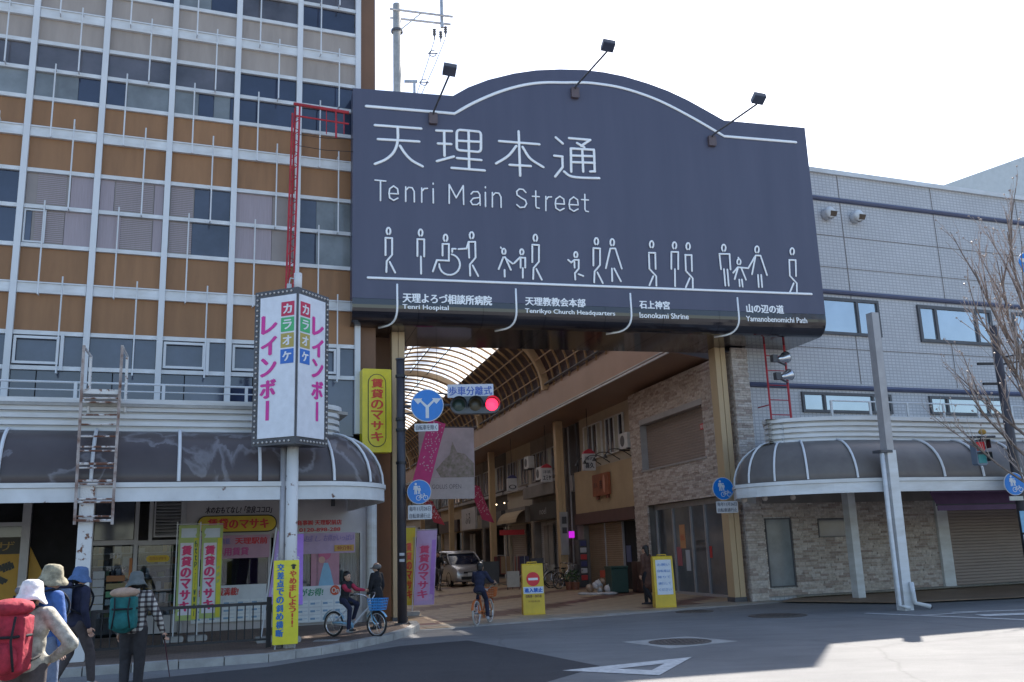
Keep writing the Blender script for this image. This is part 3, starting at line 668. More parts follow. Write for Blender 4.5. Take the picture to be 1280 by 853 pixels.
# ================================================================== CANOPIES
def canopy_path(kind, off):
    pts = []
    if kind == 'L':
        c = (-.9, -3.4); r = 1.5-off
        pts = [(-14, -4.9+off)] + [(-7.5+i*1.05, -4.9+off) for i in range(6)] + [(c[0]+r*math.sin(a), c[1]-r*math.cos(a)) for a in [math.pi/2*k/10 for k in range(11)]] + [(c[0]+r, 0)]
    else:
        base = [(11.75, -.25), (10.6, -1.2), (9.85, -2.1)] + [(12.6-3.22*math.cos(a), -2.9-2.0*math.sin(a)) for a in [math.pi/2*k/16 for k in range(17)]] + [(13.7+i*1.3, -4.9) for i in range(12)] + [(42, -4.9)]
        sm = off/1.2; pts = []          # inset, the tip drawn in more the deeper the inset
        for i, p in enumerate(base):
            a = Vector(base[max(i-1, 0)]); b = Vector(base[min(i+1, len(base)-1)]); t = (b-a).normalized(); n_ = Vector((-t.y, t.x))
            pts.append((p[0]+n_.x*off, p[1]+n_.y*off))
    return pts
def sweep(kind, prof, close=True):      # prof = [(inward offset, z)], swept along the canopy's plan
    mb = MB(); rows = [canopy_path(kind, o) for o, z in prof]; n = len(rows[0]); m = len(prof)
    v = [(rows[j][i][0], rows[j][i][1], prof[j][1]) for i in range(n) for j in range(m)]; f = []
    for i in range(n-1):
        for j in range(m if close else m-1): f.append((i*m+j, i*m+(j+1) % m, (i+1)*m+(j+1) % m, (i+1)*m+j))
    if close: f += [tuple(range(m)), tuple(range(n*m-1, n*m-m-1, -1))]
    return mb.add(v, f)
def dome(k): a = math.pi/2*k; return (.02+.95*(1-math.cos(a)), 2.92+.98*math.sin(a))
def canopy(kind, T, mroof, mf):
    T.part('fascia', sweep(kind, [(0, 2.60), (-.04, 2.60), (-.04, 2.83), (0, 2.83)]), M['fascia'] if kind == 'R' else mf)
    T.part('gutter_edge', sweep(kind, [(.02, 2.835), (-.07, 2.835), (-.07, 2.915), (.02, 2.915)]), M['fascia'])
    T.part('curved_roof', sweep(kind, [dome(k/10) for k in range(11)]+[(.9, 3.84)]+[(dome(k/10)[0]+.03, dome(k/10)[1]-.03) for k in range(9, -1, -1)]), mroof, True)
    T.part('soffit', sweep(kind, [(.05, 2.97), (.9, 2.97), (.9, 3.0), (.05, 3.0)]), M['wall_g'])
    pr = [(.9, 3.86)]
    z = 3.86
    for k in range(4): pr += [(.84, z), (.84, z+.075), (.93, z+.08), (.93, z+.125)]; z += .128
    pr += [(.80, z), (.80, z+.09), (1.2, z+.09), (1.2, 3.86)]
    T.part('louvred_upstand', sweep(kind, pr), M['fascia'])
    mb = MB()
    if kind == 'L': mb.slab([(-14, 0), (-14, -4.1), (-.9, -4.1), (-.1, -3.6), (-.1, 0)], 4.32, 4.38)
    else: mb.slab([(13.0, -.02), (10.6, -2.6), (11.2, -3.5), (12.8, -3.85), (42, -3.85), (42, -.02)], 4.32, 4.38)
    T.part('roof_deck', mb, M['conc'])
    mb = MB()
    if kind == 'L': mb.slab([(-14, -.02), (-14, -4.6), (-.9, -4.6), (.3, -3.4), (.3, -.02)], 2.93, 2.96)
    else: mb.slab([(12.3, -.3), (10.2, -2.2), (9.6, -3.1), (10.6, -4.2), (12.6, -4.55), (42, -4.55), (42, -.1), (12.6, -.1)], 2.93, 2.96)
    T.part('ceiling', mb, M['fascia'])
    # glazing ribs: where they stand on the plan
    ts = [-13, -11.6, -10.2, -8.8, -7.4, -6.0, -4.62, -3.25, -1.9] if kind == 'L' else [13.8+1.22*i for i in range(21)]
    for t in ts:
        T.part('roof_rib', MB().tube([(t, -4.9+dome(k/8)[0]-.03, dome(k/8)[1]+.015) for k in range(9)], .03, 6), M['mull'])
    c, r0 = ((-.9, -3.4), 1.5) if kind == 'L' else ((11.0, -2.9), 2.0)
    if kind == 'R':
        rows = [canopy_path('R', dome(k/8)[0]-.03) for k in range(9)]
        for i in (2, 5, 8, 11, 15): T.part('roof_rib', MB().tube([(rows[k][i][0], rows[k][i][1], dome(k/8)[1]+.015) for k in range(9)], .026, 6), M['mull'])
    for a in ((12, 45, 78) if kind == 'L' else ()):
        a = R(a); sx = math.sin(a) if kind == 'L' else -math.cos(a); sy = -math.cos(a) if kind == 'L' else -math.sin(a)
        T.part('roof_rib', MB().tube([(c[0]+(r0-dome(k/8)[0]+.03)*sx, c[1]+(r0-dome(k/8)[0]+.03)*sy, dome(k/8)[1]+.015) for k in range(9)], .026, 6), M['mull'])
CL = Thing('canopy', 'long white canopy with curved bronze roof along the left building', 'canopy', FF, (-3, -4.9, 0))
M['fascia_l'] = mat('peeling_white_fascia', (.66, .68, .70), .5, col2=(.58, .59, .60), scale=1.6)
t_ = M['fascia_l'].node_tree; rp_ = [x for x in t_.nodes if x.type == 'VALTORGB'][0]
rp_.color_ramp.elements[0].position = .335; rp_.color_ramp.elements[0].color = (.12, .05, .03, 1)
e_ = rp_.color_ramp.elements.new(.36); e_.color = (.54, .55, .56, 1)
M['bronze_l'] = mat('chalky_bronze_acrylic', (.085, .070, .070), .34, col2=(.065, .052, .052), scale=1.1, spec=.4)
t_ = M['bronze_l'].node_tree; n_ = t_.nodes
w_ = n_.new('ShaderNodeTexNoise'); w_.inputs['Scale'].default_value = .9; w_.inputs['Detail'].default_value = 9; w_.inputs['Distortion'].default_value = .6
r_ = n_.new('ShaderNodeValToRGB'); r_.color_ramp.elements[0].position = .49; r_.color_ramp.elements[0].color = (0, 0, 0, 1); r_.color_ramp.elements[1].position = .512; r_.color_ramp.elements[1].color = (1, 1, 1, 1)
e_ = r_.color_ramp.elements.new(.55); e_.color = (0, 0, 0, 1)
x_ = n_.new('ShaderNodeMixRGB'); x_.inputs[2].default_value = (.17, .16, .17, 1)
b_ = n_['Principled BSDF']; src = b_.inputs['Base Color'].links[0].from_socket
tc_ = [x for x in n_ if x.type == 'TEX_COORD'][0]; t_.links.new(tc_.outputs['Object'], w_.inputs[0]); t_.links.new(w_.outputs[0], r_.inputs[0])
t_.links.new(r_.outputs[0], x_.inputs[0]); t_.links.new(src, x_.inputs[1]); t_.links.new(x_.outputs[0], b_.inputs['Base Color'])
canopy('L', CL, M['bronze_l'], M['fascia_l'])
CR = Thing('canopy', 'long white canopy with curved grey roof and rounded end along the grey tiled building', 'canopy', FF, (15, -4.9, 0))
canopy('R', CR, M['bronze_r'], M['fascia'])
p = FF.loc(ground(91, 842))
CL.part('support_column', MB().bev(p.x-.11, p.x+.11, -4.98, -4.80, .1, 2.86, .01), M['rustw'])
cr = CR.part('support_column', MB().obox((13.9, -1.4, 1.45), (.24, .24, 2.9)), M['fascia'])
# railings on the canopy decks
def railing(T, t0, t1, d, z0, h, step, m, mids=(.5,)):
    mb = MB(); mb.cyl((t0, d, z0+h), (t1, d, z0+h), .022, n=6)
    for q in mids: mb.cyl((t0, d, z0+h*q), (t1, d, z0+h*q), .014, n=6)
    T.part('rail', mb, m)
    n = round((t1-t0)/step); me = MB().box(-.03, .03, -.02, .02, 0, h).data('railing_post', m)
    for i in range(n+1): T.inst('railing_post', me, (t0+(t1-t0)*i/n, d, z0))
RA = Thing('railing', 'thin pale railing on the flat deck above the left canopy', 'railing', FF, (-6, -3, 4.4))
railing(RA, -13, -.4, -2.6, 4.38, .62, 1.5, M['mull'], (.76,))
RB = Thing('railing', 'thin pale railing on the flat deck above the right canopy', 'railing', FF, (16, -3, 4.4))
railing(RB, 13.0, 40, -2.2, 4.38, .78, 1.3, M['fascia'], (.5,))
# ================================================================== GATEWAY SIGN
def sf(px, py, y=0): t, z = SF.at(px, py); return (t, y, z)
def z3(lst, ox, oy, k=4., y=-.012): return [sf(ox+a/k, oy+b/k, y) for a, b in lst]
GS = Thing('gateway_sign', 'huge slate blue arched sign panel with white lettering over the arcade entrance', 'sign', SF, (0, 1.3, 7))
outl = [(-4.85, 7.60), (8.0, 7.60), (8.01, 13.14), (6.16+.0, 13.16)]
top = z3([(700, 283), (610, 232), (520, 182), (420, 135), (320, 98), (200, 62), (100, 42), (0, 30)], 730, 80)+z3([(1080, 27), (960, 32), (850, 48), (720, 80), (620, 118), (545, 160)], 430, 80)
outl = outl[:3]+[(p[0], p[2]) for p in top]+[(-4.85, 13.07)]
GS.part('face_panel', MB().prism(outl, 0, .55), M['signblue'])
prof = [(0, 7.594)]+[(.42-.42*math.cos(a)*1.0, 7.45-.42*math.sin(a)) for a in [math.pi/2*k/8 for k in range(9)]]+[(2.65, 7.03), (2.65, 7.9), (.56, 7.9), (.56, 7.594)]
mb = MB(); n = len(prof); xs = [-4.85+12.85*i/8 for i in range(9)]
for i in range(8):
    a, b = xs[i]+.004, xs[i+1]-.004; mb2 = MB(); v = [(a, y, z) for y, z in prof]+[(b, y, z) for y, z in prof]
    mb2.add(v, [tuple(range(n)), tuple(range(2*n-1, n-1, -1))]+[(k, k+n, (k+1) % n+n, (k+1) % n) for k in range(n)])
    GS.part('soffit_panel', mb2, M['signgloss'], False)
mb = MB(); mb.box(-4.83, 7.98, .03, .5, 7.55, 7.62); GS.part('panel_joint', mb, M['black'])
mb = MB()
for t in (-4, -1, 2, 5, 7.5): mb.box(t-.05, t+.05, .56, 2.3, 8.0, 8.1); mb.tube([(t, .56, 12.6), (t, 2.4, 8.0)], .05, 6)
GS.part('back_bracing', mb, M['dgrey'])
def strokes(name, groups, r, label=None):
    mb = MB()
    for g in groups: stroke(mb, g, r)
    return GS.part(name, mb, M['white'], True, label=label)
L = lambda l, curve=False: (catmull(z3(l, 430, 80), 5) if curve else z3(l, 430, 80))
strokes('line', [L([(112, 213), (552, 250)])+catmull(z3([(552, 250), (650, 195), (780, 140), (900, 107), (1000, 95), (1100, 95), (1200, 95)], 430, 80)+z3([(60, 100), (160, 115), (260, 142), (370, 183), (480, 237), (590, 298), (700, 363)], 730, 80), 4)[1:]+z3([(1058, 393)], 730, 80)], .042)
def rrect(x0, y0, x1, y1, sk, r, openb=False):      # rounded box in zoomed pixels, sk = drop of the right side
    p = []
    for cx, cy, a0 in ((x1-r, y0+r+sk, -90), (x1-r, y1-r+sk, 0), (x0+r, y1-r, 90), (x0+r, y0+r, 180)):
        for k in range(5): a = R(a0+90*k/4); p.append((cx+r*math.cos(a), cy+r*math.sin(a)))
    return p+[p[0]]
k1 = [L([(155, 308), (385, 325)]), L([(170, 378), (375, 390)]), L([(268, 318), (268, 385), (250, 440), (210, 478), (155, 502)], True), L([(280, 412), (305, 450), (340, 485), (392, 514)], True)]
k2 = [L([(462, 335), (538, 338)]), L([(500, 338), (502, 460)]), L([(470, 400), (535, 403)]), L([(465, 488), (548, 465)]), L(rrect(563, 332, 684, 434, 8, 16)), L([(622, 338), (625, 525)]), L([(565, 386), (683, 392)]), L([(565, 473), (685, 483)]), L([(538, 522), (702, 535)])]
k3 = [L([(775, 388), (975, 404)]), L([(872, 340), (880, 560)]), L([(860, 413), (820, 462), (760, 500)], True), L([(892, 418), (930, 475), (995, 518)], True), L([(828, 507), (932, 513)])]
k4 = [L([(1058, 370), (1092, 400)]), L([(1050, 462), (1090, 466), (1092, 518), (1055, 565)]), L([(1100, 540), (1130, 562), (1180, 570), (1275, 573)], True), L([(1125, 373), (1230, 382), (1185, 412)]), L([(1165, 398), (1200, 418)]), L([(1135, 540), (1133, 425), (1248, 432), (1252, 540), (1230, 541)]), L([(1190, 428), (1195, 540)]), L([(1133, 460), (1250, 464)]), L([(1135, 493), (1252, 497)])]
for g in (k1, k2, k3, k4): strokes('lettering', g, .037)
def ee(cx, cy, rx=23, ry=36): return [L([(cx-rx, cy), (cx+rx, cy+3), (cx+rx*.85, cy-ry*.62), (cx, cy-ry), (cx-rx*.85, cy-ry*.62), (cx-rx, cy), (cx-rx*.85, cy+ry*.65), (cx, cy+ry), (cx+rx*.9, cy+ry*.7)])]
def tt(x, y): return [L([(x, y-38), (x+1, y+38), (x+6, y+46), (x+18, y+48)]), L([(x-16, y-12), (x+18, y-10)])]
def nn(x, y): return [L([(x, y-35), (x, y+37)]), L([(x, y-18), (x+14, y-32), (x+32, y-30), (x+42, y-12), (x+43, y+40)])]
def rr_(x, y): return [L([(x, y-33), (x, y+37)]), L([(x, y-16), (x+12, y-30), (x+28, y-31)])]
def ii(x, y): return [L([(x, y-32), (x+1, y+38)]), L([(x, y-60), (x, y-56)])]
let = [[L([(155, 583), (208, 588)]), L([(182, 586), (182, 685)])], ee(247, 650), nn(308, 652), rr_(388, 656), ii(445, 659),
       [L([(525, 700), (525, 607), (560, 672), (595, 612), (597, 705)])], [L([(635, 652), (645, 641), (668, 641), (678, 655), (680, 708)]), L([(678, 670), (645, 674), (632, 690), (642, 706), (664, 706), (678, 695)])], ii(706, 677), nn(741, 680),
       [L([(908, 645), (895, 630), (875, 628), (862, 640), (864, 658), (885, 673), (905, 684), (911, 702), (900, 720), (878, 722), (862, 708)])], tt(957, 676), rr_(1008, 698), ee(1078, 700), ee(1146, 705), tt(1203, 692)]
for g in let: strokes('lettering', g, .021)
# pictograms
def head(cx, cy, o, rx=10, ry=17):
    return z3([(cx+rx*math.sin(a), cy+ry*math.cos(a)) for a in [R(32+k*(296)/9) for k in range(10)]], *o)
A_ = (430, 260); B_ = (730, 260)
def person_mark(o, cx, cy, kind):
    P = lambda l: z3([(cx+a, cy+b) for a, b in l], *o)
    g = [head(cx, cy, o)]
    if kind == 'A': g += [P([(-15, 120), (-15, 34), (18, 36), (18, 118), (-9, 150), (-11, 204)]), P([(6, 154), (33, 207)])]
    if kind == 'B': g += [P([(-11, 120), (-14, 42), (18, 43), (20, 122)]), P([(-11, 120), (24, 158), (25, 205)]), P([(9, 158), (-10, 203)])]
    if kind == 'S': g += [P([(-16, 116), (-16, 32), (18, 33), (18, 118)]), P([(2, 118), (3, 203)])]
    if kind == 'W': g += [P([(-14, 106), (-22, 30), (28, 31), (33, 108)]), P([(1, 106), (8, 188)]), P([(18, 108), (25, 188)])]
    if kind == 'D': g += [P([(-32, 129), (-10, 32), (15, 32), (47, 131)]), P([(-2, 131), (0, 193)]), P([(10, 131), (43, 194)])]
    return g
Z = lambda l, o=A_: z3(l, *o)
pics = [person_mark(A_, 222, 118, 'A'), person_mark(A_, 382, 127, 'S'),
        [head(507, 152, A_), Z([(492, 240), (492, 183), (523, 183), (523, 267), (463, 264), (443, 320)]), Z([(527+52*math.sin(a), 285-52*math.cos(a)) for a in [R(12+k*260/16) for k in range(17)]]), Z([(540, 222), (540, 207), (557, 207)])],
        [head(637, 140, A_), Z([(572, 208), (612, 205), (622, 172), (655, 172), (657, 250), (628, 285), (630, 340)]), Z([(622, 172), (625, 250)]), Z([(643, 290), (670, 342)])],
        [head(798, 220, A_, 9, 14), Z([(783, 200), (784, 202)]), Z([(772, 308), (795, 250), (804, 250), (832, 312)]), Z([(805, 252), (842, 280)]), Z([(802, 312), (803, 345)])],
        [head(888, 222, A_, 9, 14), Z([(850, 278), (878, 250), (905, 252), (905, 300)]), Z([(882, 252), (882, 300)]), Z([(893, 303), (893, 350)])],
        person_mark(A_, 955, 153, 'A'),
        [head(1158, 236, A_, 9, 14), Z([(1120, 262), (1135, 275), (1150, 262), (1172, 262), (1172, 305), (1153, 328), (1155, 360)]), Z([(1150, 264), (1152, 300)]), Z([(1172, 333), (1195, 342)])],
        person_mark(B_, 60, 170, 'A'),
        [head(140, 174, B_), Z([(108, 303), (130, 205), (155, 205), (187, 305)], B_), Z([(138, 305), (140, 367)], B_), Z([(150, 305), (183, 368)], B_)],
        person_mark(B_, 336, 185, 'B'), person_mark(B_, 451, 190, 'S'), person_mark(B_, 518, 195, 'B'), person_mark(B_, 697, 202, 'W'),
        [head(772, 272, B_, 9, 14), Z([(770, 251), (770, 253)], B_), Z([(745, 325), (768, 298), (785, 300), (820, 303), (853, 245)], B_), Z([(752, 357), (768, 302)], B_), Z([(785, 302), (808, 360)], B_), Z([(775, 360), (777, 393)], B_), Z([(788, 360), (792, 395)], B_)],
        [head(863, 210, B_), Z([(838, 333), (856, 240), (880, 241), (912, 338)], B_), Z([(868, 337), (872, 397)], B_), Z([(884, 337), (889, 397)], B_)],
        person_mark(B_, 1038, 220, 'B')]
for g in pics: strokes('pictogram', g, .026)
strokes('line', [[sf(460, 347.5, -.012), sf(1014, 368, -.012)]], .034)
def onprof(px, k):
    return px
for px, dr in ((496.5, -.5), (645, -.55), (788, -.65), (921.5, -.6)):
    t = SF.at(px, 375)[0]; pts = [(t, -.012, 7.98), (t, -.012, 7.62), (t, -.010, 7.45)]
    for k in range(1, 9): a = math.pi/2*k/8; pts.append((t+dr*(k/8)**3*.5, .42-.43*math.cos(a), 7.45-.432*math.sin(a)))
    pts += [(t+dr*.75, .6, 7.02)]
    mb = MB(); mb.tube(pts, .026, 6); GS.part('line', mb, M['white'], True)
def srow(s, x0, y0, x1, y1, yy=-.008, bold=.006):
    a = SF.at(x0, y0); b = SF.at(x0, y1); c = SF.at(x1, y1)
    mb = MB(); text_in(mb, s, a[0], c[0], b[1], a[1], yy, bold); GS.part('lettering', mb, M['white'])
for s, x0, y0, x1, y1 in (('天理よろづ相談所病院', 503, 366, 615, 378.5), ('天理教教会本部', 656, 371, 732, 382), ('石上神宮', 798.5, 375.5, 837.5, 386), ('山の辺の道', 932, 380, 980, 391)): srow(s, x0, y0, x1, y1, -.008, .03)
for s, x0, y0, x1, y1 in (('Tenri Hospital', 503, 381, 561, 389), ('Tenrikyo Church Headquarters', 656, 385, 769, 394), ('Isonokami Shrine', 799, 390, 861, 398.5), ('Yamanobenomichi Path', 932, 394.5, 1009, 403)):
    a = SF.at(x0, y0); b = SF.at(x0, y1); c = SF.at(x1, y1); zc = (a[1]+b[1])/2+.03; h = .10
    mb = MB(); text_in(mb, s, a[0], c[0], 7.33, 7.48, -.006, .02); GS.part('lettering', mb, M['white'])
for (hx, hy, bx, by), w_ in zip(((562, 87, 541, 150), (760, 57, 718, 118), (948, 123, 889, 178)), ('first floodlight from the left, on an arm above the sign near the white lettering', 'middle floodlight, on an arm above the crown of the arched sign', 'third floodlight from the left, on an arm at the right shoulder of the sign')):
    b = SF.seen(bx, by, 0); h = SF.seen(hx, hy, -1.5); T = Thing('floodlight', w_, 'lamp', SF, tuple(b), 'floodlights over the gateway sign')
    T.part('mount_box', MB().bev(b.x-.11, b.x+.11, -.10, -.004, b.z-.14, b.z+.16, .02), mat('brown_box', (.115, .085, .09), .5))
    T.part('arm', MB().tube([(b.x, -.06, b.z+.1), (b.x, -.16, b.z+.16), tuple(h+Vector((0, .1, -.12)))], .026, 8), M['dgrey'])
    mt_ = Matrix.Rotation(R(-28), 3, 'X') @ Matrix.Rotation(R(8), 3, 'Y')
    T.part('lamp_head', MB().obox(h, (.32, .26, .13), mt_).obox(h+mt_ @ Vector((0, .02, .1)), (.24, .18, .06), mt_), M['dgrey'])
    T.part('lamp_glass', MB().obox(h+mt_ @ Vector((0, -.0, -.085)), (.32, .26, .012), mt_), M['glass_b'], parent=None)

# ------------------------------------------------------------------ gate and arcade columns
def column(s, v, z, w_, lab, wd=.36):
    T = Thing('arcade_column', lab, 'column', AF, (s, v, 0), 'tan columns along the arcade')
    T.part('shaft', MB().bev(s-wd/2, s+wd/2, v-.16, v-.012, .02, z).bev(s-wd/2, s+wd/2, v+.012, v+.16, .02, z).box(s-wd/2+.03, s+wd/2-.03, v-.02, v+.02, .02, z-.01), M['tan'])
    T.part('base_plate', MB().box(s-wd/2-.02, s+wd/2+.02, v-.18, v+.18, .0, .14), M['dgrey'])
    return T
a = AF.loc(ground(922, 753)); c0 = column(a.x, a.y, 7.03, 0, 'tan steel column at the right end of the gateway sign with a round blue sign on it', .40)
lp = AF.loc(ground(499, 779)); column(lp.x, lp.y, 7.03, 0, 'tan steel column at the left end of the gateway sign behind the dark signal pole', .36)
cc = column(13.4, .76, 7.05, 0, 'tan column between the cream shop and the grey shops, nearest inside the arcade')
cc.part('meter_box', MB().box(13.05, 13.2, .6, .92, 1.3, 3.1), M['greyfr']); cc.part('meter', MB().box(13.03, 13.05, .66, .86, 2.6, 2.9).box(13.03, 13.05, .66, .86, 2.2, 2.45), M['dgrey'])
cc.part('lit_panel', MB().box(12.98, 13.05, .35, .58, 2.0, 2.28), mat('magenta_lit_panel', (.6, .02, .7), .4, emit=.35, var=0))
column(26.0, .76, 7.05, 0, 'tan column farther inside the arcade beside the silver car')
column(38, .76, 7.05, 0, 'distant tan column left of the white hanging shop sign')
column(50, .76, 7.05, 0, 'farthest tan column deep inside the arcade')
# ------------------------------------------------------------------ arcade roof
AR = Thing('arcade_roof', 'vaulted arcade roof of curved tan ribs and translucent panels behind the gateway sign', 'roof', AF, (0, 5.5, 8.3))
VC, VA, VZ, VB = 5.5, 4.0, 8.30, 3.15
def arc(u): a = R(180-180*u); return (VC-VA*math.cos(math.pi*u), VZ+VB*math.sin(math.pi*u))      # u 0 = right spring
S0_, S1_ = .8, 88
for sgn in (0, 1):
    y0, y1 = (1.5, 1.35) if sgn == 0 else (9.5, 9.65)
    AR.part('side_beam', MB().box(-.2, S1_, min(y0, y1), max(y0, y1), 7.28, 8.42), M['tanbeam'])
    yy = (1.5, 1.56) if sgn == 0 else (9.44, 9.5)
    AR.part('light_trim', MB().box(-.2, S1_, yy[0]+.001, yy[1], 7.22, 7.28).box(-.2, S1_, yy[0]+.001, yy[1]-.01, 7.33, 7.36), M['fascia'])
    AR.part('soffit', MB().add([(-.2, 1.5, 7.26), (S1_, 1.5, 7.26), (S1_, -.3, 6.95), (-.2, -.3, 6.95), (-.2, 1.5, 7.3), (S1_, 1.5, 7.3), (S1_, -.3, 6.99), (-.2, -.3, 6.99)] if sgn == 0 else [(-.2, 9.5, 7.26), (S1_, 9.5, 7.26), (S1_, 11.3, 6.95), (-.2, 11.3, 6.95), (-.2, 9.5, 7.3), (S1_, 9.5, 7.3), (S1_, 11.3, 6.99), (-.2, 11.3, 6.99)], [(0, 1, 2, 3), (7, 6, 5, 4), (0, 3, 7, 4), (1, 5, 6, 2)]), M['soffit'])
ribm = MB().tube([(0, *arc(k/22)) for k in range(23)], .055, 5).data('rib', M['rib'])
ribb = MB()
for k in range(22):
    a, b = arc(k/22), arc((k+1)/22); ribb.add([(x, p[0]+(VC-p[0])*q, p[1]-(p[1]-VZ+.6)*q) for x in (-.13, .13) for p in (a, b) for q in (-.02, .055)], [(0, 1, 3, 2), (4, 6, 7, 5), (0, 4, 5, 1), (2, 3, 7, 6), (0, 2, 6, 4), (1, 5, 7, 3)])
ribb = ribb.data('main_rib', M['tan'])
n = int((S1_-S0_)/1.05)
def strip(u0, u1, s0, s1, nseg): return MB().grid(lambda p, q: (s0+(s1-s0)*q, *[(VC+(c[0]-VC)*1.02, c[1]+.06) for c in [arc(u0+(u1-u0)*p)]][0]), nseg, 1)
UB = .27
lo = strip(0, UB, 0, 1.05, 5).data('lower_roof_panel', M['maroon']); lo2 = strip(1-UB, 1, 0, 1.05, 5).data('lower_roof_panel', M['maroon'])
NC = 6
gl = [[strip(UB+(1-2*UB)*k/NC+.003, UB+(1-2*UB)*(k+1)/NC-.003, .02, 1.03, 3).data('roof_panel', mm) for k in range(NC)] for mm in (M['roof'], M['roof_g'])]
cnt = 0; far = [MB(), MB()]
for i in range(n):
    s = S0_+i*1.05
    if i % 12 == 11: AR.inst('main_rib', ribb, (s, 0, 0))
    else: AR.inst('rib', ribm, (s, 0, 0))
    AR.inst('lower_roof_panel', lo, (s, 0, 0)); AR.inst('lower_roof_panel', lo2, (s, 0, 0))
    for k in range(NC):
        gsel = 1 if (((i*7+k*3) % 5) < 2 and k > 0) or i % 12 in (10, 11) else 0
        if cnt < 290: AR.inst('roof_panel', gl[gsel][k], (s, 0, 0)); cnt += 1
        else: far[gsel].grid(lambda p, q: (s+.02+1.0*q, *[(VC+(c[0]-VC)*1.02, c[1]+.06) for c in [arc(UB+(1-2*UB)*(k+p)/NC)]][0]), 3, 1)
for k in (0, 1): AR.part('roof_panel', far[k], (M['roof'], M['roof_g'])[k], kind='stuff')
for u in (.07, .135, .20, .27, .27+.46/3, .5, .73-.46/3, .73, .93):
    p = arc(u); q = .965
    AR.part('purlin', MB().tube([(S0_, VC+(p[0]-VC)*q, p[1]-.05), (S1_, VC+(p[0]-VC)*q, p[1]-.05)], .028, 5), M['dgrey'] if .22 < u < .78 else M['rib'])
mb = MB(); mb.tube([(S0_, 1.62, 8.5), (S1_, 1.62, 8.5)], .05, 6); AR.part('gutter_pipe', mb, M['dgrey'])
# the flat gable infill above the soffits where the vault begins is the sign's own back

# ------------------------------------------------------------------ stone-clad corner building
stc = [mat('split_stone_%d' % i, c, .85, var=.16, scale=14, bump=.5, bscale=50) for i, c in enumerate([(.50, .435, .385), (.43, .36, .315), (.56, .50, .46), (.36, .29, .255)])]
CB = Thing('corner_building', 'stone clad corner building with a big upper shutter at the right of the arcade entrance', 'building', AF, (2, .3, 0))
mb = MB(); mb.slab([(-2.05, .06), (5.9, .06), (5.9, -.9), (.2, -.9), (-2.05, -.03)], 0, 9.2); CB.part('wall', mb, M['wall_g'])
stones = []
def stonewall(a0, a1, z0, z1, holes, dist, mk):      # rows of split stone round openings
    z = z0; row = 0
    while z < z1-.01:
        h = min(.066, z1-z); x = a0 - random.uniform(0, .25)
        while x < a1:
            L_ = random.choice((.2, .3, .4)); b = min(x+L_, a1); a = max(x, a0)
            segs = [(a, b)]
            for (h0, h1, k0, k1) in holes:
                if z+h*.5 > k0 and z+h*.5 < k1:
                    segs = [q for s_ in segs for q in ((s_[0], min(s_[1], h0)), (max(s_[0], h1), s_[1])) if q[1]-q[0] > .03]
            for (p, q) in segs:
                if q-p > .03: stones.append((dist(p, z), mk, p, q, z, z+h))
            x += L_
        z += h; row += 1
# side wall facing the arcade (plane y=.42), openings: upper shutter, storefront
stonewall(-2.08, 5.9, 0.02, 6.93, [(.05, 4.95, 4.13, 5.87), (-1.0, 4.75, -1, 2.92)], lambda p, z: AF.w(p, .4, z).length, 'A')
# front face, facing the road (FF plane d=0) - upper strip and the wall under the canopy
stonewall(11.52, 12.06, 0.02, 7.0, [], lambda p, z: FF.w(p, 0, z).length, 'F')
stonewall(12.06, 18.2, 0.12, 2.92, [(12.12, 13.02, .33, 2.22), (13.9, 15.1, 1.61, 2.18)], lambda p, z: FF.w(p, 0, z).length, 'F')
stones.sort(key=lambda q: q[0])
RG = Thing('tiled_building', 'grey mosaic tiled building with blue bands and stone clad ground floor right of the arcade', 'building', FF, (20, 0, 0))
def stone_box(mb, mk, p, q, z0, z1):
    pr = random.uniform(.015, .035); g = .003
    if mk == 'A': mb.box(p+g, q-g, .36, .40+pr, z0+g, z1-g)
    else: mb.box(p+g, q-g, -pr-.01, .03, z0+g, z1-g)
rest = {('A', k): MB() for k in range(4)}; rest.update({('F', k): MB() for k in range(4)}); cntA = {'A': 0, 'F': 0}
for q in stones:
    k = random.choices((0, 1, 2, 3), (4, 3, 3, 1.6))[0]; mk = q[1]
    if cntA[mk] < 290:
        mb = MB(); stone_box(mb, *q[1:]); (CB if mk == 'A' else RG).part('stone', mb, stc[k]); cntA[mk] += 1
    else: stone_box(rest[(mk, k)], *q[1:])
for (mk, k), mb in rest.items():
    if mb.v: (CB if mk == 'A' else RG).part('stone', mb, stc[k], kind='stuff')
mb = MB(); mb.box(-2.0, 5.88, .06, .37, 5.9, 6.95); mb.box(-2.0, 5.88, .06, .37, 2.95, 4.1); mb.box(-2.0, .02, .06, .37, 4.1, 5.9); mb.box(4.97, 5.88, .06, .37, 0, 5.9); mb.box(-2.0, -1.02, .06, .37, 0, 2.95); CB.part('wall', mb, M['wall_g'])
def shutter(T, a0, a1, z0, z1, y, m, pitch=.075, dirn=1, depth=.02, name='shutter'):
    n = int((z1-z0)/pitch); mb = MB(); pts = []
    for i in range(n+1):
        z = z0+(z1-z0)*i/n; pts += [(y, z)] if i == n else [(y, z), (y+depth*dirn, z+pitch*.18), (y+depth*dirn, z+pitch*.8)]
    mb.grid(lambda u, v: (a0+(a1-a0)*u, pts[round(v*(len(pts)-1))][0], pts[round(v*(len(pts)-1))][1]), 1, len(pts)-1)
    mb.box(a0, a1, y-.03*dirn if dirn > 0 else y+.02, y-.02 if dirn > 0 else y+.03, z0, z1)
    return T.part(name, mb, m)
shutter(CB, .05, 4.95, 4.13, 5.72, .16, M['shutter'], .085)
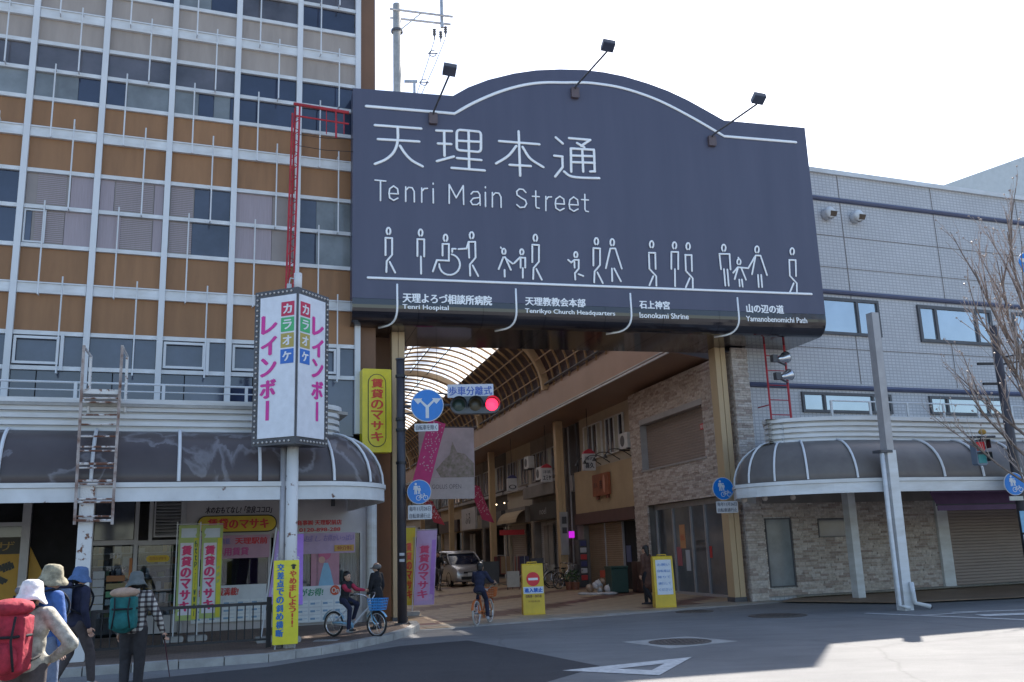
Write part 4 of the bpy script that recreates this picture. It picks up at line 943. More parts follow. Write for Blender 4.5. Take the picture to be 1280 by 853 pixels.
mb = MB(); mb.box(.02, .05, .1, .42, 4.1, 5.9).box(4.95, 4.98, .1, .42, 4.1, 5.9).box(.02, 4.98, .1, .44, 5.72, 5.9).box(.0, 5., .1, .46, 4.08, 4.13); CB.part('shutter_frame', mb, M['greyfr'])
o = CB.part('red_notice', MB().box(.1, .72, .19, .2, 5.02, 5.2), flat((.6, .03, .05)))
mb = MB(); text_in(mb, '駐車禁止', -.68, -.14, 5.05, 5.17, 0, .02, fn=lambda x, z, y: (-x, .205-y, z)); CB.part('lettering', mb, flat((.7, .7, .7)), parent=o)
# storefront glazing
mb = MB()
for s in (-.98, -.2, 1.0, 2.0, 3.35, 4.7): mb.box(s-.035, s+.035, .04, .16, .1, 2.75)
mb.box(-1.0, 4.75, .04, .16, 2.75, 2.92).box(-1.0, 4.75, .04, .16, .02, .1); CB.part('storefront_frame', mb, M['greyfr'])
for a, b in ((-.94, -.24), (-.16, .96), (1.04, 1.96), (2.04, 3.31), (3.39, 4.66)): CB.part('window_pane', MB().box(a, b, .09, .105, .1, 2.75), mat('storefront_glass', (.05, .065, .085), .12, var=.2, scale=.8, spec=.8) if a < -.5 else M.setdefault('sfg', mat('storefront_glass', (.10, .115, .135), .12, var=.25, scale=.7, spec=.8)))
for (a, b, c, d, col) in ((2.55, 2.95, 1.45, 2.2, (.5, .25, .12)), (2.9, 3.25, .9, 1.5, (.34, .10, .13)), (2.3, 2.6, .75, 1.4, (.42, .46, .52)), (.75, .9, 1.15, 1.5, (.45, .03, .03)), (-.6, -.3, 1.2, 1.9, (.05, .06, .15)), (-.75, -.62, 1.75, 2.0, (.5, .03, .03)), (-.7, -.45, .95, 1.1, (.5, .5, .55))):
    CB.part('poster', MB().box(a, b, .107, .115, c, d), flat(col))
def wallword(T, s, a0, a1, z0, z1, y, col, bold=.01, parent=None):     # reads from the street on the right wall
    mb = MB(); text_in(mb, s, -a1, -a0, z0, z1, 0, bold, fn=lambda x, z, q: (-x, y-q, z)); return T.part('lettering', mb, flat(col), parent=parent)
wallword(CB, '定休日', 1.3, 1.8, 1.55, 1.7, .112, (.02, .02, .02)); wallword(CB, '日曜・祝日', 1.2, 1.8, 1.35, 1.47, .112, (.02, .02, .02))
wallword(CB, '大売出し', 2.58, 2.92, 1.7, 1.9, .12, (.45, .04, .03))

# ------------------------------------------------------------------ grey tiled building
rgp = [(12.07, .05), (60, .05), (60, 30)]+[tuple(FF.loc(AF.w(s, -.35)).xy) for s in (28, 6, -.5)]
mb = MB(); mb.slab(rgp, 0, 12.8); RG.part('wall', mb, M['tilewall'])
mb = MB(); mb.slab([(12.05, -.04), (60.05, -.04)]+rgp[2:], 12.8, 12.95); RG.part('coping', mb, M['fascia'])
M['blueband'] = mat('blue_grey_band', (.075, .085, .15), .4, col2=(.06, .068, .12), scale=1.2)
for z, h in ((11.88, .15), (8.85, .15), (5.89, .15)):
    mb = MB(); mb.tube([(12.07, .02, z+h/2), (60, .02, z+h/2)], h/2, 8); RG.part('band', mb, M['blueband'])
for z in (10.75, 9.72, 7.15): RG.part('wall_joint', MB().box(12.1, 60, .038, .05, z, z+.018), M['wall_g'])
for t in (16.1, 19.9, 23.7, 27.5): RG.part('wall_joint', MB().box(t, t+.018, .036, .049, 6.1, 12.78), M['wall_g'])
M['skyglass'] = mat('mirror_window_glass', (.40, .45, .50), .035, metal=.75, var=.08, scale=.4)
def window(T, a0, a1, z0, z1, splits, fw=.06, m=None, y0=-.02, gy=.03):
    mb = MB(); mb.box(a0, a1, y0, y0+.09, z0, z0+fw).box(a0, a1, y0, y0+.09, z1-fw, z1).box(a0, a0+fw, y0, y0+.09, z0+fw, z1-fw).box(a1-fw, a1, y0, y0+.09, z0+fw, z1-fw)
    for s in splits: mb.box(s-fw/2, s+fw/2, y0, y0+.09, z0+fw, z1-fw)
    f = T.part('window', mb, M['dgrey'])
    e = [a0+fw]+[q for s in splits for q in (s-fw/2, s+fw/2)]+[a1-fw]
    for a, b in zip(e[0::2], e[1::2]): T.part('pane', MB().box(a, b, gy, gy+.012, z0+fw, z1-fw), m or M['skyglass'], parent=f)
    return f
window(RG, 13.9, 17.1, 7.58, 8.74, (16.25,), .09)
for i in range(7):
    t = 18.65+i*4.05
    window(RG, t, t+3.1, 7.52, 8.72, (t+.72, t+2.42), .1)
    window(RG, t, t+3.1, 5.22, 5.8, (t+.72, t+2.42), .08)
window(RG, 13.85, 17.15, 5.2, 5.8, (14.65, 16.45), .08)
for t in (15.5, 16.6):
    RG.part('vent_cowl', MB().lathe([(.001, -.0), (.17, -.0), (.19, .03), (.19, .2)], (t, .04, 11.42), 18, 'y').sph((t, -.16, 11.44), (.19, .12, .19), 14, 8), M['fascia'], True)
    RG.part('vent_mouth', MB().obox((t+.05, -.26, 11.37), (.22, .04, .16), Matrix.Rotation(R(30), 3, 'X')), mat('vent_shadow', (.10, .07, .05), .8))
# ground floor: panes, pilaster, shutters, purple awning
window(RG, 12.14, 13.0, .35, 2.2, (), .035, M['pale_in'], -.03, .0); window(RG, 13.92, 15.08, 1.63, 2.16, (), .035, M['glass_b'], -.03, .0)
mb = MB(); mb.box(18.2, 18.62, -.12, .05, .1, 2.94); RG.part('pilaster', mb, M['fascia'])
for i in range(4):
    a = 18.64+i*4.4; shutter(RG, a, a+4.1, .12, 2.92, -.02, M['shutter'], .09, -1, .022)
    if i: RG.part('pilaster', MB().box(a-.28, a-.02, -.10, .05, .1, 2.94), M['fascia'])
AW = Thing('awning', 'dull purple fabric awning hanging below the right canopy', 'awning', FF, (20, -3.8, 2.3))
AW.part('fabric', MB().box(14.6, 42, -3.6, -3.57, 2.62, 2.95).add([(14.6, -3.57, 2.62), (42, -3.57, 2.62), (42, -3.75, 2.30), (14.6, -3.75, 2.30)], [(0, 1, 2, 3)]).box(14.6, 42, -3.77, -3.75, 2.18, 2.31), M['awn_p'])
AW.part('front_bar', MB().tube([(14.6, -3.74, 2.32), (42, -3.74, 2.32)], .025, 6), M['dgrey'])
# service box wall under canopy: dark fascia above the stone
o = RG.part('shade_board', MB().box(12.1, 18.2, -.08, -.05, 2.6, 2.93), M['wall_g'])
# building far behind at the right edge
FB = Thing('rooftop_building', 'pale building with a dark blue panel rising behind the tiled one at the right edge', 'building', WF, (50, 70, 0))
BX = Frame(tuple(ground(1330, 600, 0))[:2] if False else (33, 62), -35)
def atb(px, py): return BX.at(px, py)
tl = BX.at(1210, 238); tr = BX.at(1280, 203)
FB2 = FB; FB.o.location = BX.w(0, 0); FB.o.rotation_euler = (0, 0, BX.rot); FB.base = Vector((0, 0, 0))
zr = tr[1]
FB.part('wall', MB().box(min(tl[0], tr[0])-30, tl[0]+60, 0, 1, 0, zr).box(tl[0]-30, tl[0]+60, -20, 0.0, 0, zr-.01), mat('pale_blue_render', (.42, .46, .48), .6, var=.05))
RD = Thing('red_ladder', 'red steel ladder climbing the grey tiled wall beside the stone corner', 'ladder', FF, (12.6, -.5, 4.4))
mb = MB().cyl((12.33, -.5, 4.4), (12.33, -.5, 7.5), .03, n=6); RD.part('stile', mb, M['red']); RD.part('stile', MB().cyl((13.0, -.5, 4.4), (13.0, -.5, 7.5), .035, n=6), M['red'])
for k in range(7): RD.part('rung', MB().cyl((12.33, -.5, 4.6+k*.42), (13.0, -.5, 4.6+k*.42), .014, n=5), M['red'])
[RD.part('bracket', MB().cyl((x_, -.5, z_), (x_, .05, z_), .018, n=5), M['red']) for x_, z_ in ((12.33, 5.3), (13.0, 6.7))]
for k, (px, py) in enumerate(((978, 448), (982, 470))):
    q = FF.seen(px, py, -.9); T = Thing('spotlight', ('upper' if k == 0 else 'lower')+' of the two silver floodlights beside the red ladder', 'lamp', FF, tuple(q), 'silver floodlights by the red ladder')
    mr_ = Matrix.Rotation(R(20), 3, 'Z') @ Matrix.Rotation(R(-15), 3, 'Y')
    T.part('reflector', MB().tube([q+mr_ @ Vector((x, 0, 0)) for x in (-.2, -.1, .02, .14, .2)], [.06, .09, .11, .16, .17], 14), M['chrome'], True)
    T.part('bracket', MB().tube([(13.0, -.5, q.z-.1), tuple(q+Vector((-.28, 0, -.06))), tuple(q+Vector((-.2, 0, 0)))], .03, 6).obox(q+Vector((-.28, 0, -.02)), (.16, .14, .2)), M['dgrey'])
    T.part('lamp_glass', MB().tube([q+mr_ @ Vector((.195, 0, 0)), q+mr_ @ Vector((.206, 0, 0))], .16, 14), M['glass_b'])
# ================================================================== ARCADE SHOPS (right side, plane y=0 of AF)
def af_fn(y): return lambda x, z, q: (-x, y-q, z)
# --- B: cream and tan shop with a closed shutter
SB = Thing('shop_building', 'cream and tan two storey shop with closed tan shutter next to the stone clad corner', 'building', AF, (9, 0, 0))
a0, a1 = 5.92, 12.75
mb = MB(); mb.box(a0, a1, -6, -.02, 0, 9); SB.part('wall', mb, M['cream'])
mb = MB(); mb.box(a0, a1-.1, -.01, .34, 2.98, 4.72); SB.part('fascia_board', mb, M['wall_t'])
mb = MB(); mb.box(a0+.02, a1-.15, .0, .42, 2.52, 2.97); SB.part('awning_box', mb, mat('brown_awning', (.095, .045, .04), .6, var=.1))
mb = MB(); mb.box(11.9, a1-.05, -.01, .3, .02, 2.5).box(a0, 6.2, -.01, .3, .02, 2.5); SB.part('jamb', mb, M['wall_g'])
shutter(SB, 8.05, 9.9, .03, 2.5, .06, M['shutter_t'], .08); shutter(SB, 9.95, 11.88, .03, 2.5, .06, M['shutter_t'], .08)
[SB.part('shutter_post', MB().box(x_, x_+.05, .04, .12, .03, 2.5), M['greyfr']) for x_ in (8.0, 9.9)]
SB.part('door', MB().box(6.25, 8.0, .0, .03, .03, 2.5), M['dark_in']); SB.part('notice', MB().box(7.4, 7.85, .04, .06, 1.0, 1.6), flat((.08, .10, .2)))
window(SB, 7.25, 8.35, 5.05, 6.35, (7.8,), .05, M['glass'], -.02, .02) if False else None
def awindow(T, s0, s1, z0, z1, n, mg, fw=.05, frame_m=None):
    mb = MB(); y0, y1 = -.015, .06
    mb.box(s0, s1, y0, y1, z0, z0+fw).box(s0, s1, y0, y1, z1-fw, z1).box(s0, s0+fw, y0, y1, z0+fw, z1-fw).box(s1-fw, s1, y0, y1, z0+fw, z1-fw)
    st = (s1-s0)/n
    for i in range(1, n): mb.box(s0+i*st-fw/2, s0+i*st+fw/2, y0, y1, z0+fw, z1-fw)
    f = T.part('window', mb, frame_m or M['fascia'])
    for i in range(n):
        m = mg[i % len(mg)]
        T.part('pane', MB().box(s0+i*st+fw/2+(fw/2 if i == 0 else 0), s0+(i+1)*st-fw/2-(fw/2 if i == n-1 else 0), .005, .02, z0+fw, z1-fw), m, parent=f)
awindow(SB, 7.5, 9.45, 5.15, 6.6, 4, [dk, M['curtain'], dk, gb]); awindow(SB, 9.9, 12.1, 5.15, 6.6, 4, [M['curtain'], dk, gb, M['curtain']])
def ac_unit(T_, s, z, lab, y=.02, grp='air conditioner units on the arcade walls'):
    T = Thing('air_conditioner', lab, 'air conditioner', AF, (s, y, z), grp)
    T.part('casing', MB().bev(s-.4, s+.4, y+.08, y+.38, z, z+.58, .02), M['fascia']); T.part('fan_grille', MB().lathe([(.001, -.39-y), (.2, -.39-y), (.21, -.38-y)], (s+.1, 0, z+.29), 16, 'y'), M['dgrey'])
    [T.part('bracket', MB().box(x_, x_+.04, y, y+.42, z-.05, z), M['dgrey']) for x_ in (s-.38, s+.34)]; return T
ac_unit(SB, 6.65, 5.1, 'air conditioner on brackets on the cream wall beside the stone clad corner')
for k, s in enumerate((6.9, 8.1, 9.2, 10.2)):
    T = Thing('sign_lamp', 'black gooseneck lamp arm over the tan fascia board, '+('first', 'second', 'third', 'fourth')[k]+' from the stone corner', 'lamp', AF, (s, 0, 4.75), 'gooseneck lamps above the tan shop fascia')
    T.part('arm', MB().tube(catmull([(s, 0, 4.85), (s, .45, 5.1), (s, .85, 5.1), (s, 1.05, 4.9)], 4), .018, 6), M['black']); T.part('lamp_shade', MB().lathe([(.03, .06), (.09, -.06)], (s, 1.05, 4.86), 12), M['black'])
bs = Thing('shop_sign', 'rust brown wooden sign with a pale petal and dark writing on the tan fascia', 'sign', AF, (9.2, .35, 3.2))
bs.part('board', MB().bev(8.3, 10.1, .36, .46, 3.55, 4.4, .02), mat('rust_brown_board', (.27, .075, .03), .5, var=.15)); bs.part('foot', MB().box(8.5, 8.7, .35, .44, 3.42, 3.55).box(9.6, 9.8, .35, .44, 3.42, 3.55), mat('rust_brown_board2', (.2, .055, .03), .5))
bs.part('print', MB().add([(8.75+.14*math.cos(a), .47, 3.98+.36*math.sin(a)) for a in [R(30*k) for k in range(12)]], [tuple(range(12))]), flat((.50, .22, .14)))
mb = MB(); text_in(mb, '吉', -9.25, -8.95, 3.8, 4.15, 0, .03, fn=af_fn(.475)); bs.part('lettering', mb, flat((.06, .02, .02)))
mb = MB(); text_in(mb, '喜久', -9.95, -9.45, 3.88, 4.08, 0, .02, fn=af_fn(.475)); bs.part('lettering', mb, flat((.10, .03, .02)))
# dark slot between the two buildings
DS = Thing('shop_building', 'narrow dark brown facade strip with pipes between the cream shop and the column', 'building', AF, (13.6, 0, 0))
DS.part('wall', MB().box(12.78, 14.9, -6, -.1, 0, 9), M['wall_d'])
DS.part('pipe', MB().cyl((13.0, .05, 0), (13.0, .05, 6.9), .05, n=8), M['dgrey']); DS.part('pipe', MB().cyl((14.2, .02, 0), (14.2, .02, 6.9), .04, n=8), M['greyfr'])
DS.part('box', MB().bev(13.5, 13.9, -.08, .15, 4.0, 4.7, .02), M['greyfr'])
# --- C..G: row of older shops
specs = [(14.92, 20.6, M['wall_g'], 'grey two storey shop with a dark sign board above white doors'), (20.62, 25.6, M['cream'], 'dull cream shop with a curved shop blind past the second column'),
         (25.62, 31.5, M['wall_d'], 'dark clad shop with an open front beside the silver car'), (31.52, 38, M['wall_g'], 'grey shop farther in with a white hanging sign on its front'),
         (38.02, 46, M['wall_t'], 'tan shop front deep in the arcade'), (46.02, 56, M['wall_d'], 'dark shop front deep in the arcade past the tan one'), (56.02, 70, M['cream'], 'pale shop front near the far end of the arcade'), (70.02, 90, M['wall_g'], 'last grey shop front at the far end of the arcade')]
SHP = []
for i, (s0, s1, m, lab) in enumerate(specs):
    T = Thing('shop_building', lab, 'building', AF, ((s0+s1)/2, 0, 0)); SHP.append(T); L_ = s1-s0
    T.part('upper_wall', MB().box(s0, s1, -6, -.02, 2.9, 9), m); T.part('jamb', MB().box(s0, s0+.3, -6, .0, 0, 2.9).box(s1-.3, s1, -6, .0, 0, 2.9), m)
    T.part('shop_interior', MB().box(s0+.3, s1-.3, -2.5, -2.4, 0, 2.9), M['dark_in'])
    awindow(T, s0+.5, s0+L_*.45, 4.9, 6.3, 3, [dk, gb, M['curtain']], .05, M['greyfr']); awindow(T, s0+L_*.55, s1-.5, 4.9, 6.3, 3, [gb, dk], .05, M['greyfr'])
    T.part('sill', MB().box(s0+.2, s1-.2, -.02, .22, 4.62, 4.78), M['greyfr'])
    # sign board over the opening
    T.part('sign_board', MB().box(s0+.3, s1-.6, .0, .28, 2.95, 3.75), [M['black'], M['wall_g'], M['dgrey'], M['cream'], M['maroon'], M['black'], M['wallin'], M['dgrey']][i])
    T.part('window_pane', MB().box(s0+.3, s0+L_*.3, -.3, -.28, 0, 2.9), M['glass_b']); 
    if i in (0, 3, 5): T.part('door', MB().box(s0+L_*.5, s0+L_*.62, -.2, -.16, 0, 2.7).box(s0+L_*.64, s0+L_*.76, -.2, -.16, 0, 2.7), mat('dull_white_door', (.22, .21, .20), .5))
    if i in (1, 4, 6): shutter(T, s0+L_*.35, s1-.4, .02, 2.9, -.15, M['shutter'], .1)
wallword(SHP[0], 'noel', 17.2, 18.3, 3.2, 3.5, .29, (.35, .35, .36), .01)
SHP[0].part('balcony', MB().box(15.2, 20.4, .0, .5, 4.05, 4.6), M['wall_g'])
SHP[0].part('cable', MB().tube(catmull([(15, .1, 4.9), (17, .35, 4.2), (19, .3, 4.6), (20.5, .1, 4.1)], 5), .015, 5), M['black'])
ac_unit(None, 18.6, 5.45, 'air conditioner high on the grey shop wall left of the nearest inner column', .4); ac_unit(None, 16.6, 4.75, 'lower air conditioner just behind the nearest inner column', .4)
# curved tan blind
mb = MB(); mb.grid(lambda u, v: (20.9+4*u, .1+.7*math.sin(v*1.5), 3.6-.7*(1-math.cos(v*1.5))), 1, 6); SHP[1].part('blind', mb, M['wall_t'])
o = SHP[3].part('white_sign', MB().box(32, 36.2, .3, .42, 2.95, 4.3), flat((.42, .41, .42)))
mb = MB(); text_in(mb, 'ふる', -34.9, -33.4, 3.3, 4.0, 0, .02, fn=af_fn(.43)); SHP[3].part('lettering', mb, flat((.04, .04, .05)), parent=o)
# hanging lantern signs, facing the entrance
def lantern(px, py, s, name, sub, lab, w_=.5, h_=.62, top=(.42, .03, .05), v0=None):
    # plane s=const: find y from the pixel
    r = ray(px, py); C = np.array([0, 0, CAM_H]); P = np.array(AF.w(s, 0)); nrm = np.array(AF.u); k = ((P-C)@nrm)/(r@nrm); q = AF.loc(Vector((C+r*k).tolist())); y = q.y; z = q.z
    T = Thing('hanging_sign', lab, 'sign', AF, (s, y, z-h_/2), 'small hanging shop signs in the arcade')
    T.part('sign_box', MB().bev(s-.12, s+.12, 0, 0, 0, 0).box(s-.1, s+.1, y-w_/2, y+w_/2, z-h_/2, z+h_/2) if False else MB().box(s-.1, s+.1, y-w_/2, y+w_/2, z-h_/2, z+h_/2), flat((.50, .50, .52)))
    pr = [(y-w_/2, z+h_/2+.004), (y+w_/2, z+h_/2+.004), (y+w_*.42, z+h_*.62), (y+w_*.2, z+h_*.74), (y, z+h_*.8), (y-w_*.2, z+h_*.74), (y-w_*.42, z+h_*.62)]
    v = [(s-.1, a, b) for a, b in pr]+[(s+.1, a, b) for a, b in pr]; n = len(pr)
    T.part('roof_cap', MB().add(v, [tuple(range(n)), tuple(range(2*n-1, n-1, -1))]+[(i, i+n, (i+1) % n+n, (i+1) % n) for i in range(n)]), flat(top))
    T.part('hanger', MB().cyl((s, y, z+h_*.79), (s, y, 7.05), .014, n=5), M['black'])
    fn = lambda x, zz, q: (s-.104-abs(q)*.02, y-x, zz)
    mb = MB(); text_in(mb, name, -w_*.38, w_*.38, z-h_*.38, z-h_*.02, 0, .03, fn=fn); T.part('lettering', mb, flat((.04, .04, .06)))
    if sub: mb = MB(); text_in(mb, sub, -w_*.36, w_*.36, z+h_*.1, z+h_*.34, 0, .02, fn=fn); T.part('lettering', mb, flat((.10, .10, .13)))
    return T
lantern(736, 578, 9.6, '喜久', '味の', 'red topped hanging sign nearest the cream shop windows', .5, .66)
lantern(683, 594, 14.6, 'エミヤ', '洋装', 'red topped hanging sign left of the nearest inner column', .5, .62)
lantern(640, 606, 19.5, '○', '', 'blue topped hanging sign, leftmost of the three small hanging signs', .5, .6, (.05, .05, .16))
# street lamp globes, string of spots
for i, (px, py) in enumerate(((615, 632), (621, 631), (631, 629))):
    t, z = AF.at(px, py, .5); T = Thing('spot_lamp', 'tiny lit spot lamp on the shop front, number %s of the row over the cafe' % ('one', 'two', 'three')[i], 'lamp', AF, (t, .5, z), 'tiny spot lamps over the cafe front')
    T.part('lamp_body', MB().cyl((t, .5, z+.02), (t, .3, z+.1), .03, n=8), M['dgrey']); T.part('bulb', MB().sph((t, .52, z), .035, 8, 6), mat('lit_bulb', (1, .75, .45), .4, emit=3, var=0))
# --- the arcade's left side, seen only from another place
LW = Thing('shop_building', 'plain row of shops on the left side of the arcade behind the office block', 'building', AF, (30, 11.4, 0))
LW.part('wall', MB().box(-1.0, 90, 11.35, 14, 0, 9), M['cream'])
for i in range(9):
    s = 2+i*9; shutter(LW, s, s+6, .02, 2.7, 11.3, M['shutter_t'], .12, -1); LW.part('sign_board', MB().box(s, s+6, 11.05, 11.3, 2.8, 3.5), [M['wall_d'], M['wall_t'], M['dgrey']][i % 3])
    LW.part('window', MB().box(s+.5, s+5.5, 11.28, 11.34, 4.6, 6.2), M['glass_b'])
EN = Thing('far_building', 'pale building closing the view at the far end of the arcade', 'building', AF, (96, 5, 0)); EN.part('wall', MB().box(95, 96, -6, 16, 0, 14), M['cream']); EN.part('opening', MB().box(94.9, 95, 3, 8, 0, 3.2), M['dark_in'])

# ================================================================== POLES, SIGNALS AND ROUND SIGNS
PB = ground(503, 786); PF = Frame((PB.x, PB.y), 84)
def pf(px, py, y=0): t, z = PF.at(px, py, y); return t, z
_, ztop = pf(500, 450)
SP = Thing('signal_pole', 'dark blue brown steel signal pole on the pavement corner at the arcade entrance', 'pole', PF, (0, 0, .1))
SP.part('pole', MB().cyl((0, 0, .1), (0, 0, ztop), .105, .095, 16), M['poleb'], True); SP.part('pole_cap', MB().cyl((0, 0, ztop), (0, 0, ztop+.03), .11, n=16), M['dgrey'])
SP.part('base_plate', MB().lathe([(.001, .12), (.17, .12), (.17, .1)], (0, 0, 0), 16), M['dgrey'])
for z in (1.55, 1.42): SP.part('sticker', MB().box(-.05, .06, -.115, -.098, z, z+.06), flat((.45, .46, .5)))
for z in (3.6, 4.35, 4.6, 5.6): SP.part('clamp', MB().lathe([(.108, -.03), (.118, -.03), (.118, .03), (.108, .03)], (0, 0, z), 16), M['black'])
M['signblue2'] = flat((.008, .19, .60), .35)
def round_sign(T, t, z, r, y, fr, kind):
    T.part('disc', MB().lathe([(.001, -y), (r, -y), (r, -y-.02), (.001, -y-.02)], (t, 0, z), 36, 'y'), flat((.6, .62, .64), .35))
    f = T.part('print', MB().lathe([(.001, -y+.004), (r*.955, -y+.004), (r*.955, -y+.001)], (t, 0, z), 36, 'y'), M['signblue2'])
    mb = MB(); Y = y-.008
    if kind == 'arrows':
        P = lambda l: [(t+a*r, Y, z+b*r) for a, b in l]
        mb.poly(P([(-.1, -.78), (.1, -.78), (.1, -.12), (.42, .22), (.56, .08), (.86, .42), (.30, .44), (.36, .34), (.0, -.0), (-.36, .34), (-.30, .44), (-.86, .42), (-.56, .08), (-.42, .22), (-.1, -.12)]))
    else:
        for (cx, cz, s) in ((-.28, .30, 1.0), (.0, .18, .72)):        # adult and child
            mb.add([(t+(cx+.10*s*math.cos(a))*r, Y, z+(cz+.34*s+.10*s*math.sin(a))*r) for a in [R(36*k) for k in range(10)]], [tuple(range(10))])
            mb.poly([(t+(cx+a*s)*r, Y, z+(cz+b*s)*r) for a, b in [(-.16, .2), (.16, .2), (.2, -.12), (.12, -.12), (.10, -.1), (.12, -.5), (.03, -.5), (0, -.16), (-.03, -.5), (-.12, -.5), (-.10, -.1), (-.12, -.12), (-.2, -.12)]])
        for cx in (-.05, .52): 
            ring = [(t+(cx+q*math.cos(a))*r, Y, z+(-.5+q*math.sin(a))*r) for a in [R(30*k) for k in range(12)] for q in (.17, .22)]
            mb.add(ring, [(2*k, 2*k+1, (2*k+3) % 24, (2*k+2) % 24) for k in range(12)])
        for a, b, c, d in ((-.05, -.5, .12, -.28), (.12, -.28, .46, -.28), (.52, -.5, .42, -.16), (.2, -.5, .12, -.28), (.2, -.5, .46, -.28), (-.05, -.5, .2, -.5), (.42, -.16, .34, -.16), (.06, -.22, .18, -.22)):
            dx, dz = c-a, d-b; L_ = math.hypot(dx, dz); nx, nz = -dz/L_*.022, dx/L_*.022
            mb.poly([(t+(a+nx)*r, Y-.001*abs(a), z+(b+nz)*r), (t+(a-nx)*r, Y-.001*abs(a), z+(b-nz)*r), (t+(c-nx)*r, Y-.001*abs(a), z+(d-nz)*r), (t+(c+nx)*r, Y-.001*abs(a), z+(d+nz)*r)])
    T.part('symbol', mb, flat((.66, .68, .7)), parent=f)
    T.part('bracket', MB().box(t-.03, t+.03, y+.02, y+.08, z-r*.6, z+r*.6), M['dgrey'])
def plate(T, t0, t1, z0, z1, y, lines, col=(.05, .06, .1), bgc=(.58, .6, .62)):
    o = T.part('plate', MB().bev(t0, t1, y, y+.012, z0, z1, .015), flat(bgc)); n = len(lines); h = (z1-z0)/n
    for i, s in enumerate(lines):
        mb = MB(); text_in(mb, s, t0+.03, t1-.03, z1-(i+1)*h+h*.16, z1-i*h-h*.16, y-.005, .015); T.part('lettering', mb, flat(col), parent=o)
t, z = pf(534, 507, -.2); T = Thing('road_sign', 'round blue sign with two white arrows left and right on the dark pole', 'sign', PF, (t, -.2, z)); round_sign(T, t, z, .375, -.2, PF, 'arrows')
T.part('arm', MB().cyl((.1, 0, z+.1), (t, -.12, z+.1), .02, n=6).cyl((.1, 0, z-.15), (t, -.12, z-.15), .02, n=6), M['dgrey'])
a = pf(518, 530, -.2); b = pf(548, 539, -.2); plate(T, a[0], b[0], b[1], a[1], -.2, ['自転車を除く'])
t, z = pf(524, 615, -.2); T = Thing('road_sign', 'round blue sign with people and bicycle on the dark pole, below the arrow sign', 'sign', PF, (t, -.2, z)); round_sign(T, t, z, .27, -.2, PF, 'ped')
T.part('arm', MB().cyl((.1, 0, z), (t, -.12, z), .02, n=6), M['dgrey'])
a = pf(510, 632, -.2); b = pf(540, 649, -.2); plate(T, a[0], b[0], b[1], a[1], -.2, ['毎年11月26日', '自転車通行止'])
# the horizontal signal
a = pf(562, 498); b = pf(625, 518); zc = (a[1]+b[1])/2; x0, x1 = a[0], b[0]; r = .17
T = Thing('traffic_light', 'horizontal three lamp traffic light showing red, reaching out from the dark pole', 'traffic light', PF, ((x0+x1)/2, -.1, zc))
T.part('housing', MB().prism(capsule(x0, x1, zc-.2, zc+.2), -.22, -.02), mat('signal_housing', (.075, .085, .10), .4))
T.part('arm', MB().tube([(0, 0, zc+.02), (x0, -.1, zc+.02)], .035, 8).tube([(.05, 0, zc+.42), (x0+.2, -.08, zc+.25)], .02, 6), M['dgrey'])
for k, (nm, c) in enumerate((('green_lens', (.03, .06, .05)), ('amber_lens', (.07, .055, .03)), ('red_lens', (1, .02, .06)))):
    cx = x0+.2+k*((x1-x0)-.4)/2
    T.part(nm, MB().lathe([(.001, .245), (.10, .24), (.145, .222)], (cx, 0, zc), 20, 'y'), mat(nm, c, .3, emit=(1.5 if k == 2 else 0), var=.02), True)
    mb = MB(); n = 14
    g = lambda u, v: (cx+.165*math.cos(R(-20+220*u)), -.22-.26*v, zc+.165*math.sin(R(-20+220*u)))
    mb.grid(g, n, 1); g2_ = lambda u, v: (cx+.172*math.cos(R(-20+220*u)), -.22-.26*v, zc+.172*math.sin(R(-20+220*u))); mb.grid(g2_, n, 1); T.part('visor', mb, M['dgrey'], True)
a = pf(559, 481, -.1); b = pf(617, 496.5, -.1); T = Thing('supplementary_plate', 'white plate with blue characters above the traffic light', 'sign', PF, (a[0], -.1, b[1]))
plate(T, a[0], b[0], b[1], a[1], -.1, ['歩車分離式'], (.05, .12, .45), (.55, .58, .66)); T.part('bracket', MB().box((a[0]+b[0])/2-.02, (a[0]+b[0])/2+.02, -.08, -.05, zc+.15, a[1]), M['dgrey'])
# sign on the right gate column
p = ground(921, 755); RF = Frame((p.x, p.y), 78); t, z = RF.at(904, 611, -.3)
T = Thing('road_sign', 'round blue sign with people and bicycle on the right gate column', 'sign', RF, (t, -.3, z)); round_sign(T, t, z, .30, -.3, RF, 'ped')
T.part('arm', MB().box(t, .1, -.25, -.1, z-.02, z+.02), M['dgrey']); a = RF.at(895, 627, -.3); b = RF.at(923, 641, -.3); plate(T, a[0], b[0], b[1], a[1], -.3, ['毎年11月26日', '自転車通行止'])
